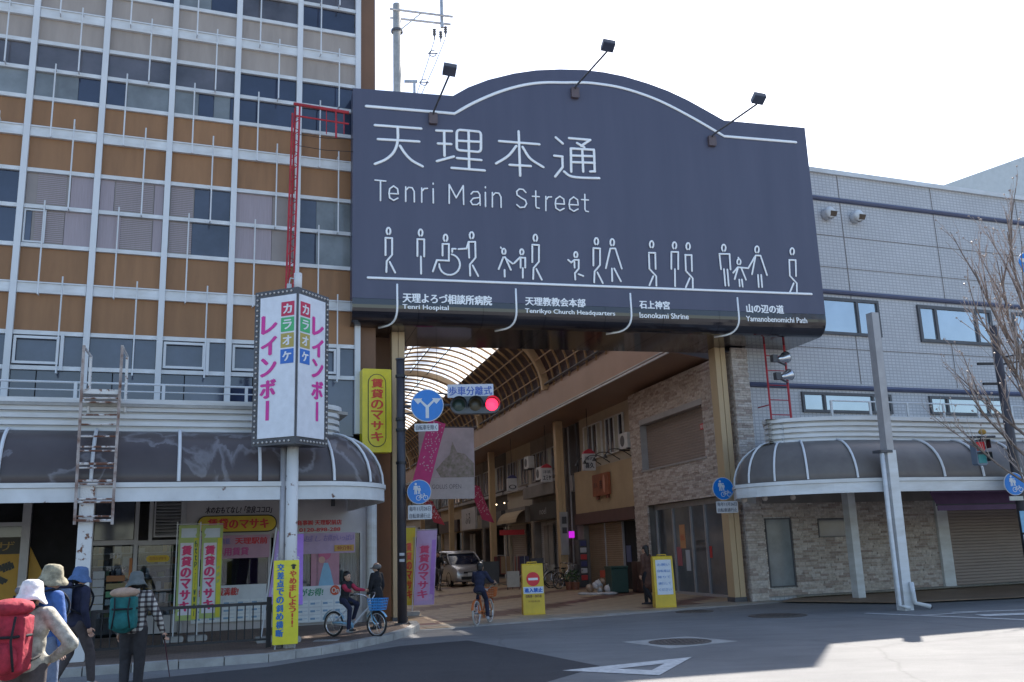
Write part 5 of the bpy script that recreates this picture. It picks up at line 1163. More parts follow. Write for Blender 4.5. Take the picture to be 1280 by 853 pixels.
# white leaning pole with drain pipe by the right canopy
q0 = ground(1132, 763); d0 = FF.loc(q0).y
pt = FF.seen(1090, 392, d0); pb = FF.loc(q0); pm = pb+(pt-pb)*.52
T = Thing('steel_pole', 'tall white square pole leaning left with a drain pipe in front of the right canopy', 'pole', FF, tuple(pb))
def sqtube(mb, a, b, w): 
    a = Vector(a); b = Vector(b); v = [p+Vector((x*w/2, y*w/2, 0)) for p in (a, b) for x, y in ((-1, -1), (1, -1), (1, 1), (-1, 1))]
    return mb.add(v, [(0, 3, 2, 1), (4, 5, 6, 7), (0, 1, 5, 4), (1, 2, 6, 5), (2, 3, 7, 6), (3, 0, 4, 7)])
T.part('lower_post', sqtube(MB(), pb, pm, .25), M['fascia']); T.part('upper_post', sqtube(MB(), pm+Vector((0, 0, .003)), pt, .20), M['greyfr'])
dp = pb+Vector((-.26, -.1, 0)); T.part('drain_pipe', MB().tube([tuple(dp+Vector((.12, -.2, .06))), tuple(dp+Vector((0, -.02, .12))), tuple(dp+(pm-pb)*.5+Vector((0, 0, .1))), tuple(dp+(pm-pb)*.98)], .048, 10), M['fascia'], True)
T.part('drain_pipe', MB().tube([tuple(pb+Vector((.42, -.3, .07))), tuple(pb+Vector((.1, -.2, .16))), tuple(pb+Vector((.08, -.19, .6)))], .05, 10), M['fascia'], True)
T.part('pipe_mouth', MB().cyl(tuple(pb+Vector((.425, -.303, .07))), tuple(pb+Vector((.45, -.32, .066))), .045, n=10), M['black']); T.part('bracket', MB().box(pm.x-.35, pm.x, pm.y-.16, pm.y+.1, pm.z-.06, pm.z), M['dgrey'])
# dark right pole, its signal, the round sign; tree
DPB = ground(1296, 752); DP = Frame((DPB.x, DPB.y), 80)
tp = DP.seen(1241, 408)
T = Thing('signal_pole', 'dark weathered pole leaning left at the right edge of the photo', 'pole', DP, (0, 0, 0))
T.part('pole', MB().tube([(0, 0, 0), (tp.x*.5, 0, tp.z*.5), (tp.x, 0, tp.z)], [.13, .115, .10], 14), M['poleb'], True)
for z in (.45, .62): T.part('arm', MB().tube([(tp.x*.9, 0, tp.z*.9-z+.3), (tp.x*.9+.9, -.1, tp.z*.9-z+.42)], .025, 6), M['black'])
for (px, py) in ((1238, 455), (1245, 480)): q = DP.seen(px, py); T.part('bracket', MB().box(q.x-.35, q.x+.1, -.03, .03, q.z-.03, q.z+.03), M['black'])
q = DP.seen(1280, 655, -.12); T.part('sticker', MB().box(q.x-.09, q.x+.12, -.15, -.135, q.z-.2, q.z+.3), flat((.2, .42, .6))); T.part('sticker', MB().box(q.x-.08, q.x+.14, -.15, -.135, q.z-.62, q.z-.25), flat((.55, .55, .58)))
t, z = DP.at(1268, 605, -.2); T = Thing('road_sign', 'round blue pedestrian sign on the dark right pole', 'sign', DP, (t, -.2, z)); round_sign(T, t, z, .27, -.2, DP, 'ped'); T.part('plate', MB().box(t-.18, t+.18, -.2, -.18, z-.39, z-.29), flat((.5, .5, .45)))
T.part('arm', MB().box(t-.03, t+.03, -.15, -.05, z-.02, z+.02), M['dgrey'])
t, z = DP.at(1287, 330, -.4); T = Thing('road_sign', 'part of a large round blue sign cut by the right edge of the photo', 'sign', DP, (t, -.4, z)); round_sign(T, t, z, .32, -.4, DP, 'arrows'); T.part('arm', MB().cyl((t, -.35, z), (t+1.5, 0, z+.1), .03, n=6), M['dgrey'])
a = DP.at(1213, 551, -.3); b = DP.at(1235, 582, -.3); cx = (a[0]+b[0])/2; W_ = b[0]-a[0]
T = Thing('pedestrian_signal', 'grey pedestrian signal box with red lamp above a green one near the right pole', 'traffic light', DP, (cx, -.3, b[1]))
T.part('housing', MB().bev(cx-W_/2+.02, cx+W_/2-.08, -.42, -.22, b[1], a[1], .04), mat('pale_signal_box', (.16, .20, .26), .5))
h = (a[1]-b[1])/2
for k, (nm, c, e) in enumerate((('green_lens', (.03, .16, .18), .12), ('red_lens', (.35, .02, .03), .15))):
    z = b[1]+h*(k+.5); T.part(nm, MB().box(cx-.13, cx+.07, -.435, -.422, z-.1, z+.1), mat(nm+'_walk', c, .4, emit=e, var=.1))
    T.part('visor', MB().box(cx-.15, cx+.1, -.62, -.43, z+.13, z+.145).box(cx+.09, cx+.105, -.62, -.43, z-.06, z+.13), M['black'])
T.part('arm', MB().tube([(cx-.25, -.3, a[1]+.08), (cx+.55, -.2, a[1]+.1)], .03, 6).cyl((cx+.1, -.3, a[1]+.08), (cx+.1, -.3, a[1]-.02), .02).cyl((cx-.1, -.3, a[1]+.08), (cx-.1, -.3, a[1]-.02), .02), M['dgrey']); T.part('knob', MB().sph((cx+.16, -.3, a[1]+.2), (.1, .07, .07), 10, 6), mat('rusty_yellow', (.35, .2, .03), .6))
# bare tree
random.seed(21)
tb = ground(1352, 756); TR = Thing('bare_tree', 'leafless roadside tree with upright brown branches at the right edge', 'tree', WF, tuple(tb))
M['bark'] = mat('brown_bark', (.27, .21, .175), .8, col2=(.12, .09, .075), scale=12, bump=.4); M['twig'] = mat('reddish_twig', (.42, .34, .30), .75, var=.15, scale=8)
mbT, mbB, mbW, mbL = MB(), MB(), MB(), MB()
top = tb+Vector((-.15, 0, 4.6)); mbT.tube([tb, tb+Vector((.02, .02, 1.3)), tb+Vector((-.05, 0, 3)), top], [.15, .125, .10, .08], 10)
def twig(p, d, L, r, lev):
    n = 5; pts = [p]; q = Vector(p)
    for i in range(n):
        d = (d+Vector((random.gauss(0, .05), random.gauss(0, .05), random.gauss(.05, .03)))).normalized(); q = q+d*L/n; pts.append(q.copy())
    rr = [max(.0045, r*(1-.75*i/n)) for i in range(n+1)]
    (mbB if lev < 2 else mbW).tube(pts, rr, 6 if lev < 2 else 3, caps=False)
    if lev >= 3 or (lev == 2 and random.random() < .3):
        if random.random() < .55: e = pts[-1]; mbL.obox(e, (.03, .03, .036), Euler((random.random()*3, random.random()*3, 0)).to_matrix())
        return
    k = {0: 5, 1: 4, 2: 3}[lev]
    for i in range(k):
        f = .22+.78*(i+random.random()*.6)/k; j = min(n-1, int(f*n)); b = pts[j]+(pts[j+1]-pts[j])*(f*n-j if f*n-j < 1 else 1)
        ax = Vector((random.gauss(0, 1), random.gauss(0, 1), random.gauss(0, .3))).normalized(); dd = (d+ax*random.uniform(.35, .6)+Vector((0, 0, .12))).normalized()
        twig(b, dd, L*random.uniform(.36, .55), r*.5, lev+1)
for i in range(9):
    f = .46+.06*i; b = tb+(top-tb)*f; a = R((175, 20, 190, 290, 160, 95, 205, 330, 180)[i]); e = .62+.06*i
    twig(b, Vector((math.cos(a), math.sin(a), e*1.2)).normalized(), random.uniform(2.3, 2.9), .042, 0)
for dx, dy, L_ in ((-.34, .1, 3.3), (-.16, -.2, 3.9), (.1, .15, 3.6), (-.26, -.05, 3.2)): twig(top, Vector((dx, dy, 1)), L_, .055, 0)
TR.part('trunk', mbT, M['bark'], True); TR.part('branch', mbB, M['bark'], True, kind='stuff'); TR.part('twig', mbW, M['twig'], kind='stuff'); TR.part('bud', mbL, mat('pale_bud', (.42, .34, .30), .6), kind='stuff')
# utility pole behind the office block
UF = Frame((-5.0, 42), 84); a = UF.seen(496, 6); T = Thing('utility_pole', 'grey concrete utility pole with steel crossarms and insulators behind the sign', 'pole', UF, (a.x, 0, 0))
T.part('pole', MB().cyl((a.x, 0, 0), (a.x, 0, a.z), .24, .20, 14), M['conc'], True); e = UF.seen(566, 24, 0)
yb_ = UF.seen(552, 2, 0); T.part('crossarm', MB().tube([(a.x-.35, -.2, a.z-.38), (e.x, -.2, e.z)], .055, 6), M['steel']); T.part('crossarm', MB().tube([(a.x-.35, .2, a.z-.62), (e.x-.1, .1, e.z-.25)], .055, 6), M['steel'])
T.part('upright', MB().tube([(yb_.x, 0, e.z-.5), (yb_.x, 0, e.z+2.2)], .09, 8), M['steel']); T.part('brace', MB().tube([(a.x, -.2, a.z-1.7), (a.x+1.2, -.2, a.z-.6)], .03, 5), M['steel'])
for px, py in ((543, 44), (551, 47), (557, 41)):
    q = UF.seen(px, py, 0); T.part('insulator', MB().lathe([(.03, .35), (.1, .3), (.04, .22), (.1, .18), (.04, .1), (.1, .06), (.03, -.1), (.03, -.25)], (q.x, 0, q.z), 10), M['dgrey'])
T.part('clamp', MB().lathe([(.24, -.06), (.3, -.06), (.3, .06), (.24, .06)], (a.x, 0, a.z-1.5), 12), M['dgrey'])
q1 = UF.seen(543, 50, 0); q2 = UF.seen(556, 50, 0); e1 = UF.seen(524, 108, 0); e2 = UF.seen(531, 108, 0)
for k, (s_, f_) in enumerate(((q1, e1), (q2, e2))):
    single('cable', MB().tube([tuple(s_), tuple(s_+(f_-s_)*.5+Vector((0, 0, -.1))), tuple(f_+(f_-s_)*.3)], .018, 4), M['black'], ('left' if k == 0 else 'right')+' of the two thin cables dropping from the utility pole insulators', 'cable', UF, tuple(s_))
for px, py in ((541, 67), (530, 103)):
    q = UF.seen(px, py, 0); T.part('spacer', MB().torus((q.x, 0, q.z), .17, .025, 14, 5, 'y').box(q.x-.25, q.x+.25, -.02, .02, q.z-.02, q.z+.02), M['dgrey'])
q = UF.seen(518, 103, 0); T = Thing('antenna_pole', 'short grey pole with a small crossbar just above the sign edge', 'pole', UF, (q.x, 0, 0)); T.part('pole', MB().cyl((q.x, 0, 11.2), (q.x, 0, q.z), .07, n=8), M['steel']); T.part('crossbar', MB().box(q.x-.5, q.x+.15, -.05, .05, q.z-.02, q.z+.1), M['steel'])
# ================================================================== KARAOKE SIGN, RED LATTICE, LADDER, FENCE
cx = FF.at(371, 450, -5.55)[0]; tL, tR = -2.07, -.73; z0, z1 = 3.52, 6.34; dS = -4.95; dC = -5.55
KS = Thing('pole_sign', 'wedge shaped white sign with magenta characters and a bulb border on a white pole', 'sign', FF, (-1.4, -5.0, .1))
pl = FF.loc(ground(361, 816)); px_ = pl.x; py_ = -4.98
KS.part('pole', MB().cyl((px_-.02, py_, .1), (px_-.02, py_, z0), .105, n=14), M['rustw'], True)
KS.part('pole', MB().cyl((px_-.17, py_+.05, .1), (px_-.17, py_+.05, z0), .055, n=8), M['greyfr'], True)
KS.part('pole_top', MB().cyl((px_+.02, py_, z1+.02), (px_+.02, py_, z1+.42), .075, n=10), M['rustw'], True)
KS.part('lamp_arm', MB().tube([(px_+.02, py_, z1+.3), (px_-.12, py_, z1+.32), (px_-.14, py_, z1+.2)], .015, 5).box(px_-.18, px_-.1, py_-.04, py_+.04, z1+.1, z1+.2), M['steel'])
KS.part('casing', MB().slab([(tL, dS), (cx, dC), (tR, dS), (cx, dS+.12)], z0, z1), M['dgrey'])
def facefn(a, b):       # a face from plan point a to b; x = 0..1 along it
    a = Vector(a); b = Vector(b); L_ = (b-a).length; nn_ = Vector(((b-a).y, -(b-a).x)).normalized()
    if nn_.y > 0: nn_ = -nn_
    return L_, lambda x, z, q: (a.x+(b.x-a.x)*x/L_+nn_.x*(-q), a.y+(b.y-a.y)*x/L_+nn_.y*(-q), z)
for side, (a, b) in enumerate((((tL, dS), (cx, dC)), ((cx, dC), (tR, dS)))):
    L_, fn = facefn(a, b); bw = .13
    def rect(mb, x0, x1, za, zb, q): mb.poly([fn(x0, za, q), fn(x1, za, q), fn(x1, zb, q), fn(x0, zb, q)])
    mb = MB(); xa, xb = (bw, L_-.025) if side == 0 else (.025, L_-bw)
    v = [fn(xa, z0+bw, -.001), fn(xb, z0+bw, -.001), fn(xb, z1-bw, -.001), fn(xa, z1-bw, -.001), fn(xa, z0+bw, -.02), fn(xb, z0+bw, -.02), fn(xb, z1-bw, -.02), fn(xa, z1-bw, -.02)]
    mb.add(v, [(4, 5, 6, 7), (0, 1, 5, 4), (1, 2, 6, 5), (2, 3, 7, 6), (3, 0, 4, 7)]); face = KS.part('face_panel', mb, flat((.68, .70, .76), .3))
    W_ = xb-xa
    kx0, kx1 = (xa+W_*.06, xa+W_*.52) if side == 0 else (xa+W_*.48, xa+W_*.94)
    if side == 0: kx0, kx1 = xa+W_*.04, xa+W_*.50
    mb = MB(); text_v(mb, 'レインボー', kx0, kx1, z0+.42, z1-.45, -.026, .045, .1, fn=fn); KS.part('lettering', mb, flat((.62, .03, .30)), parent=face)
    sx0, sx1 = (xa+W_*.60, xa+W_*.96) if side == 0 else (xa+W_*.04, xa+W_*.40)
    for k, (ch, c) in enumerate((('カ', (.52, .02, .08)), ('ラ', (.06, .42, .16)), ('オ', (.42, .33, .08)), ('ケ', (.03, .15, .52)))):
        zt = z1-.26-k*.29; mb = MB(); v = [fn(sx0, zt-.26, -.021), fn(sx1, zt-.26, -.021), fn(sx1, zt, -.021), fn(sx0, zt, -.021), fn(sx0, zt-.26, -.027), fn(sx1, zt-.26, -.027), fn(sx1, zt, -.027), fn(sx0, zt, -.027)]
        mb.add(v, [(4, 5, 6, 7), (0, 1, 5, 4), (1, 2, 6, 5), (2, 3, 7, 6), (3, 0, 4, 7)]); o = KS.part('colour_square', mb, flat(c), parent=face)
        mb = MB(); text_in(mb, ch, sx0+.04, sx1-.04, zt-.22, zt-.04, -.031, .04, fn=fn); KS.part('lettering', mb, flat((.74, .75, .78)), parent=face)
    mb = MB(); bl_ = []
    nz = 29; nx = 9
    ex = .06 if side == 0 else L_-.06
    for k in range(nz): bl_.append((ex, z0+.06+(z1-z0-.12)*k/(nz-1)))
    for k in range(1, nx):
        x = .06+(L_-.1)*k/nx if side == 0 else L_-.06-(L_-.1)*k/nx; bl_ += [(x, z0+.06), (x, z1-.06)]
    for x, z in bl_: mb.sph(fn(x, z, -.012), .021, 6, 4)
    KS.part('bulbs', mb, flat((.55, .52, .50), .3), True, kind='stuff')
# red lattice mast with an arm tied to the gateway sign
RL = Thing('lattice_mast', 'red painted steel lattice mast with an arm reaching the gateway sign', 'mast', FF, (-.95, -.85, 4.38))
d_ = -.75; b_ = FF.seen(361, 372, d_); t_ = FF.seen(367, 130, d_); 
lo_ = Vector((b_.x-.12, d_, 4.4)); tt_ = Vector(t_)
for dx, dy in ((0, 0), (.17, 0), (.09, .2)): RL.part('chord', MB().cyl(tuple(lo_+Vector((dx, dy, 0))), tuple(tt_+Vector((dx-.02, dy, 0 if dx else -.25))), .024, n=6), M['red'])
for k in range(26):
    z = 4.6+k*.3; f = (z-4.4)/(tt_.z-4.4); c = lo_+(tt_-lo_)*f
    if z > tt_.z-.3: break
    RL.part('lacing', MB().cyl(tuple(c), tuple(c+Vector((.17, 0, .15))), .012, n=5).cyl(tuple(c+Vector((.17, 0, .15))), tuple(c+Vector((.09, .2, .3))), .010, n=5), M['red'])
e_ = FF.seen(442, 142, d_); RL.part('arm', MB().cyl(tuple(tt_), (e_.x-.12, d_, e_.z-.0), .04, n=6), M['red'])
f1 = FF.seen(370, 145, d_); f2 = FF.seen(442, 156, d_); RL.part('arm', MB().cyl(tuple(f1), (f2.x-.12, d_, f2.z), .022, n=6), M['red'])
for px in (420, 408, 430): a = FF.seen(px, 138+(px-408)*.16, d_); b = FF.seen(px, 173 if px == 420 else 168, d_); RL.part('strut', MB().cyl(tuple(a), tuple(b), .026 if px == 420 else .012, n=5), M['red'])
for y0_, y1_ in ((168, 174), (182, 190)): a = FF.seen(371, y0_, d_); b = FF.seen(442, y1_, d_); single('cable', MB().tube([tuple(a), tuple((a+b)/2+Vector((0, 0, -.04))), tuple(b)], .008, 4), M['black'], ('upper' if y0_ == 168 else 'lower')+' thin black cable slung between the red mast and the gateway sign', 'cable', FF, tuple(a))
# rusty ladder
LD = Thing('ladder', 'rusty white steel ladder hanging in front of the left canopy', 'ladder', FF, (-4.6, -5.1, 2.2))
dl = -5.06
l0, l1 = FF.seen(93, 656, dl), FF.seen(105, 432, dl); r0, r1 = FF.seen(140, 656, dl), FF.seen(153, 432, dl)
for a, b in ((l0, l1), (r0, r1)): LD.part('stile', sqtube(MB(), tuple(a), tuple(b), .045), M.setdefault('rustl0', mat('ladder_rust', (.5, .46, .44), .65, col2=(.14, .06, .035), scale=4, bump=.3)))
for a in (l1, r1): LD.part('hand_rail', MB().tube([tuple(a+Vector((.07, 1.0, -1.0))), tuple(a+Vector((.06, .9, 0))), tuple(a+Vector((.0, 0, -.02)))], .025, 6), M['rustw'])
M['rustl'] = mat('heavily_rusted_paint', (.6, .57, .55), .65, col2=(.15, .065, .04), scale=5, bump=.3)
for _x in M['rustl'].node_tree.nodes:
    if _x.type == 'VALTORGB': _x.color_ramp.elements[0].position = .47; _x.color_ramp.elements[1].position = .55
for y in (500, 505, 521, 533, 548, 561, 566, 582, 587, 603, 607, 625, 629, 646, 651):
    f = (656-y)/(656-432); a = l0+(l1-l0)*f; b = r0+(r1-r0)*f; LD.part('rung', MB().cyl(tuple(a), tuple(b), .016 if y not in (582, 603, 651) else .024, n=6), M['rustl'])
f = (656-489)/(656-432); a = l0+(l1-l0)*f; b = r0+(r1-r0)*f; LD.part('step_plate', MB().box(a.x, b.x, dl+.03, dl+1.0, a.z-.06, a.z+.02), M['rustw'])
# guard fence
fa = ground(335, 817); fb = ground(113, 832); dv = fa-fb; GF = Frame((fb.x, fb.y), math.degrees(math.atan2(dv.x, dv.y))); Lf = dv.length
GF_ = Thing('guard_fence', 'low dark brown railing along the kerb in front of the estate agent', 'fence', GF, (Lf/2, 0, .1))
ht = .86
for t in (0, Lf): GF_.part('post', MB().bev(t-.04, t+.04, -.04, .04, .08, ht+.08 if t else ht, .005), M['black'])
GF_.part('rail', MB().box(.04, Lf-.04, -.022, .022, ht-.05, ht), M['black']); GF_.part('rail', MB().box(.04, Lf-.04, -.018, .018, .22, .255), M['black'])
bm_ = MB().cyl((0, 0, .255), (0, 0, ht-.05), .011, n=6).data('baluster', M['black'])
nb = 21
for i in range(1, nb): GF_.inst('baluster', bm_, (Lf*i/nb, 0, 0))

# ================================================================== BANNERS, BOARDS
def nobori(fr, x0, x1, zt, zb, y, lean, cols, text, tcol, lab, side=None, stext=None, lobe=None, poleh=None, hcol=None, foot=0):
    T = Thing('banner_flag', lab, 'banner', fr, (x0, y, 0), 'upright advertising banners outside the shop')
    ph = random.uniform(0, 6)
    fn = lambda x, z, q: (x+lean*(z-zb), y+.02*math.sin((z*3.1)+x*9+ph)+q, z)
    n = 14; mb = MB(); mb.grid(lambda u, v: fn(x0+(x1-x0)*u, zb+(zt-zb)*v, 0), 3, n); c = T.part('cloth', mb, flat(cols[0], .8), True)
    wd = x1-x0
    def area(a, b, z0_, z1_, col, q): mb = MB(); mb.grid(lambda u, v: fn(x0+wd*(a+(b-a)*u), z0_+(z1_-z0_)*v, q), 3, n); T.part('print', mb, flat(col, .8), True, parent=c)
    area(.10, .72, zb+.1, zt-.34, cols[1], -.004)
    if side: area(.76, .96, zb+.02, zt-.25, side, -.004)
    if hcol: area(.12, .86, zt-.24, zt-.06, hcol, -.004)
    mb = MB(); text_v(mb, text, x0+wd*.15, x0+wd*.67, zb+.16, zt-.38, -.010, .05, .08, fn=fn); T.part('lettering', mb, flat(tcol), parent=c)
    if stext: mb = MB(); text_v(mb, stext, x0+wd*.80, x0+wd*.92, zb+.06, zt-.3, -.010, .02, .15, fn=fn); T.part('lettering', mb, flat((.05, .12, .06)), parent=c)
    T.part('pole', MB().cyl((x0-.03+lean*(foot-zb), y, foot), (x0-.03+lean*(zt+.05-zb), y, zt+.07), .012, n=6).cyl(tuple(Vector(fn(x0-.05, zt+.02, 0))), tuple(Vector(fn(x1, zt+.02, 0))), .008, n=5), flat((.6, .62, .64)))
    T.part('foot', MB().bev(x0-.2, x0+.16, y-.15, y+.15, foot, foot+.1, .02), M['conc'])
    return T
yg = (.38, .46, .17)
fA = -2.2
def fz(px, py, d): return FF.at(px, py, d)
a = fz(224, 657, fA); b = fz(250, 775, fA); nobori(FF, a[0], fz(250, 657, fA)[0], a[1], b[1], fA, 0, (yg, (.66, .64, .70)), '賃貸のマサキ', (.62, .03, .14), 'green and white banner with red lettering, left of the twin banners behind the fence', (.62, .56, .05), 'http://www.', hcol=(.55, .60, .66), foot=.1)
a = fz(253, 657, fA); nobori(FF, a[0], fz(279, 657, fA)[0], a[1], b[1]+.02, fA, 0, (yg, (.66, .64, .70)), '賃貸のマサキ', (.62, .03, .14), 'green and white banner with red lettering, right of the twin banners behind the fence', (.62, .56, .05), None, hcol=(.55, .60, .66), foot=.1)
a = fz(354, 664, -3.6); b = fz(345, 735, -3.6); nobori(FF, a[0]-.26, a[0]+.0, a[1], b[1]-.3, -3.6, .12, ((.45, .30, .62), (.50, .36, .66)), 'お部屋探し', (.62, .60, .72), 'lilac banner leaning just left of the white sign pole', foot=.1)
a = fz(366, 668, -3.9); b = fz(372, 735, -3.9); nobori(FF, a[0], a[0]+.2, a[1], b[1]-.3, -3.9, 0, ((.42, .22, .70), (.45, .25, .72)), 'お部屋探し', (.66, .64, .74), 'bright violet banner just right of the white sign pole', foot=.1)
Q = ground(505, 770); QF = Frame((Q.x, Q.y), 84)
def qz(px, py): return QF.at(px, py, 0)
a = qz(488, 664); b = qz(497, 756); nobori(QF, a[0]-.02, a[0]+.20, a[1], b[1], 0, 0, (yg, (.64, .60, .62)), '賃貸のマサキ', (.55, .04, .12), 'green banner seen half hidden left of the dark signal pole', foot=.02)
a = qz(509, 660); b = qz(509, 757); nobori(QF, a[0]-.08, a[0]+.22, a[1], b[1], 0, 0, ((.58, .54, .06), (.62, .56, .10)), '賃貸のマサキ', (.60, .10, .05), 'yellow banner directly right of the dark signal pole', yg, foot=.02)
a = qz(516, 664); b = qz(520, 756); T = nobori(QF, a[0]+.0, qz(541, 664)[0], a[1], b[1], -.3, .06, ((.52, .38, .62), (.55, .36, .58)), '賃貸のマサキ', (.62, .08, .20), 'lilac and pink banner, rightmost beside the dark signal pole', (.42, .22, .62), None, hcol=(.52, .38, .62), foot=.02)
# yellow placard tied to the sign pole
PL_ = Thing('placard', 'tall yellow board with blue and red characters at the foot of the white pole', 'sign', FF, (px_, -5.2, .1))
dP = -5.2; a = fz(344, 701, dP); b = fz(369, 805, dP); c = fz(374, 701, dP)
x0, x1, zt, zb = a[0]-.02, c[0], a[1], b[1]
o = PL_.part('board', MB().bev(x0, x1, dP, dP+.02, zb, zt, .01), flat((.72, .64, .03), .4))
mb = MB(); text_v(mb, 'やめましょう!!', x0+(x1-x0)*.62, x0+(x1-x0)*.9, zb+(zt-zb)*.2, zt-.17, dP-.006, .04, .06); PL_.part('lettering', mb, flat((.62, .06, .02)), parent=o)
mb = MB(); text_v(mb, '交差点での斜め横断', x0+(x1-x0)*.12, x0+(x1-x0)*.42, zb+.12, zt-.05, dP-.006, .045, .07); PL_.part('lettering', mb, flat((.03, .16, .42)), parent=o)
mb = MB(); hx = x0+(x1-x0)*.78; hz = zt-.12
for an in (-50, -25, 0, 25, 50): mb.tube([(hx, dP-.008, hz), (hx+.055*math.sin(R(an)), dP-.008, hz+.055*math.cos(R(an)))], .008, 5)
mb.sph((hx, dP-.006, hz-.01), (.028, .006, .026), 10, 6); PL_.part('hand_symbol', mb, flat((.03, .03, .03)), parent=o)
PL_.part('leg', MB().cyl((x0+.05, dP+.03, .1), (x0+.05, dP+.03, zb+.1), .012, n=5), M['steel']); PL_.part('leg', MB().cyl((x1-.05, dP+.03, .1), (x1-.05, dP+.03, zb+.1), .012, n=5), M['steel'])
# hanging photo banner and streamers in the arcade
def AX(px, py, s):
    r = ray(px, py); C = np.array([0, 0, CAM_H]); P = np.array(AF.w(s, 0)); nrm = np.array(AF.u); k = ((P-C)@nrm)/(r@nrm); q = AF.loc(Vector((C+r*k).tolist())); return q.y, q.z
sB = 4.0
(y0, zt), (y1, _), (_, zm), (_, zb) = AX(523, 535, sB), AX(592, 535, sB), AX(560, 597, sB), AX(560, 624, sB)
M['sceneprint'] = mat('printed_landscape', (.50, .44, .50), .7, col2=(.34, .31, .34), scale=1.3)
HB = Thing('hanging_banner', 'large banner with a faded landscape print and a white caption strip hanging in the arcade', 'banner', AF, (sB, (y0+y1)/2, zt))
# centre the ramp on a pale sky with darker trees
HB.part('picture', MB().box(sB-.01, sB+.01, y1, y0, zm, zt), M['sceneprint']); 
HB.part('print', MB().add([(sB-.016, y1+.02+a, zm+b) for a, b in ((0, .0), (1.1, .0), (1.25, .25), (.95, .6), (.8, .72), (.7, 1.15), (.55, .8), (.3, .75), (.0, .45))], [tuple(range(9))]), mat('printed_trees', (.17, .17, .12), .7, col2=(.36, .31, .32), scale=7))
cpt = HB.part('caption_strip', MB().box(sB-.012, sB+.008, y1+.02, y0, zb, zm-.004), flat((.44, .42, .44)))
mb = MB(); text_in(mb, 'GOLUS OPEN', 0, .95, 0, .14, 0, .0, fn=lambda x, z, q: (sB-.02, (y0+y1)/2+.5-x, (zb+zm)/2-.02+z)); HB.part('lettering', mb, flat((.15, .14, .16)), parent=cpt)
HB.part('hanger', MB().cyl((sB, y0, zt), (sB, y0, 8.2), .01, n=4).cyl((sB, y1, zt), (sB, y1, 8.2), .01, n=4).cyl((sB, y0+.1, zt+.02), (sB, y1-.1, zt+.02), .02, n=6), M['dgrey'])
def streamer(pa, pb, s, w_, lab, col=(.55, .05, .22)):
    ya, za = AX(*pa, s); yb2, zb2 = AX(*pb, s); T = Thing('streamer', lab, 'streamer', AF, (s, ya, za), 'pink streamers hung in the arcade')
    mb = MB(); mb.grid(lambda u, v: (s+.05*math.sin(v*5), ya+(yb2-ya)*v+w_*(u-.5), za+(zb2-za)*v+.3*w_*(u-.5)), 2, 10); o = T.part('cloth', mb, flat(col, .7), True)
    mb = MB()
    for k in range(60): u = random.uniform(.08, .92); v = random.uniform(.02, .8); c = Vector((s+.05*math.sin(v*5)-.012, ya+(yb2-ya)*v+w_*(u-.5), za+(zb2-za)*v+.3*w_*(u-.5))); mb.obox(c, (.004, .03, .03))
    T.part('white_dots', mb, flat((.6, .45, .55)), parent=o, kind='stuff')
    T.part('cord', MB().cyl((s, ya, za), (s, ya, 8.3), .006, n=4), M['dgrey'])
streamer((547, 527), (526, 604), 2.0, .5, 'pink dotted streamer slanting across the landscape banner')
streamer((592, 606), (610, 652), 16, .55, 'pink streamer right of the white caption strip', (.42, .04, .12)); streamer((534, 625), (549, 655), 12, .45, 'small red streamer below the landscape banner', (.40, .04, .07))
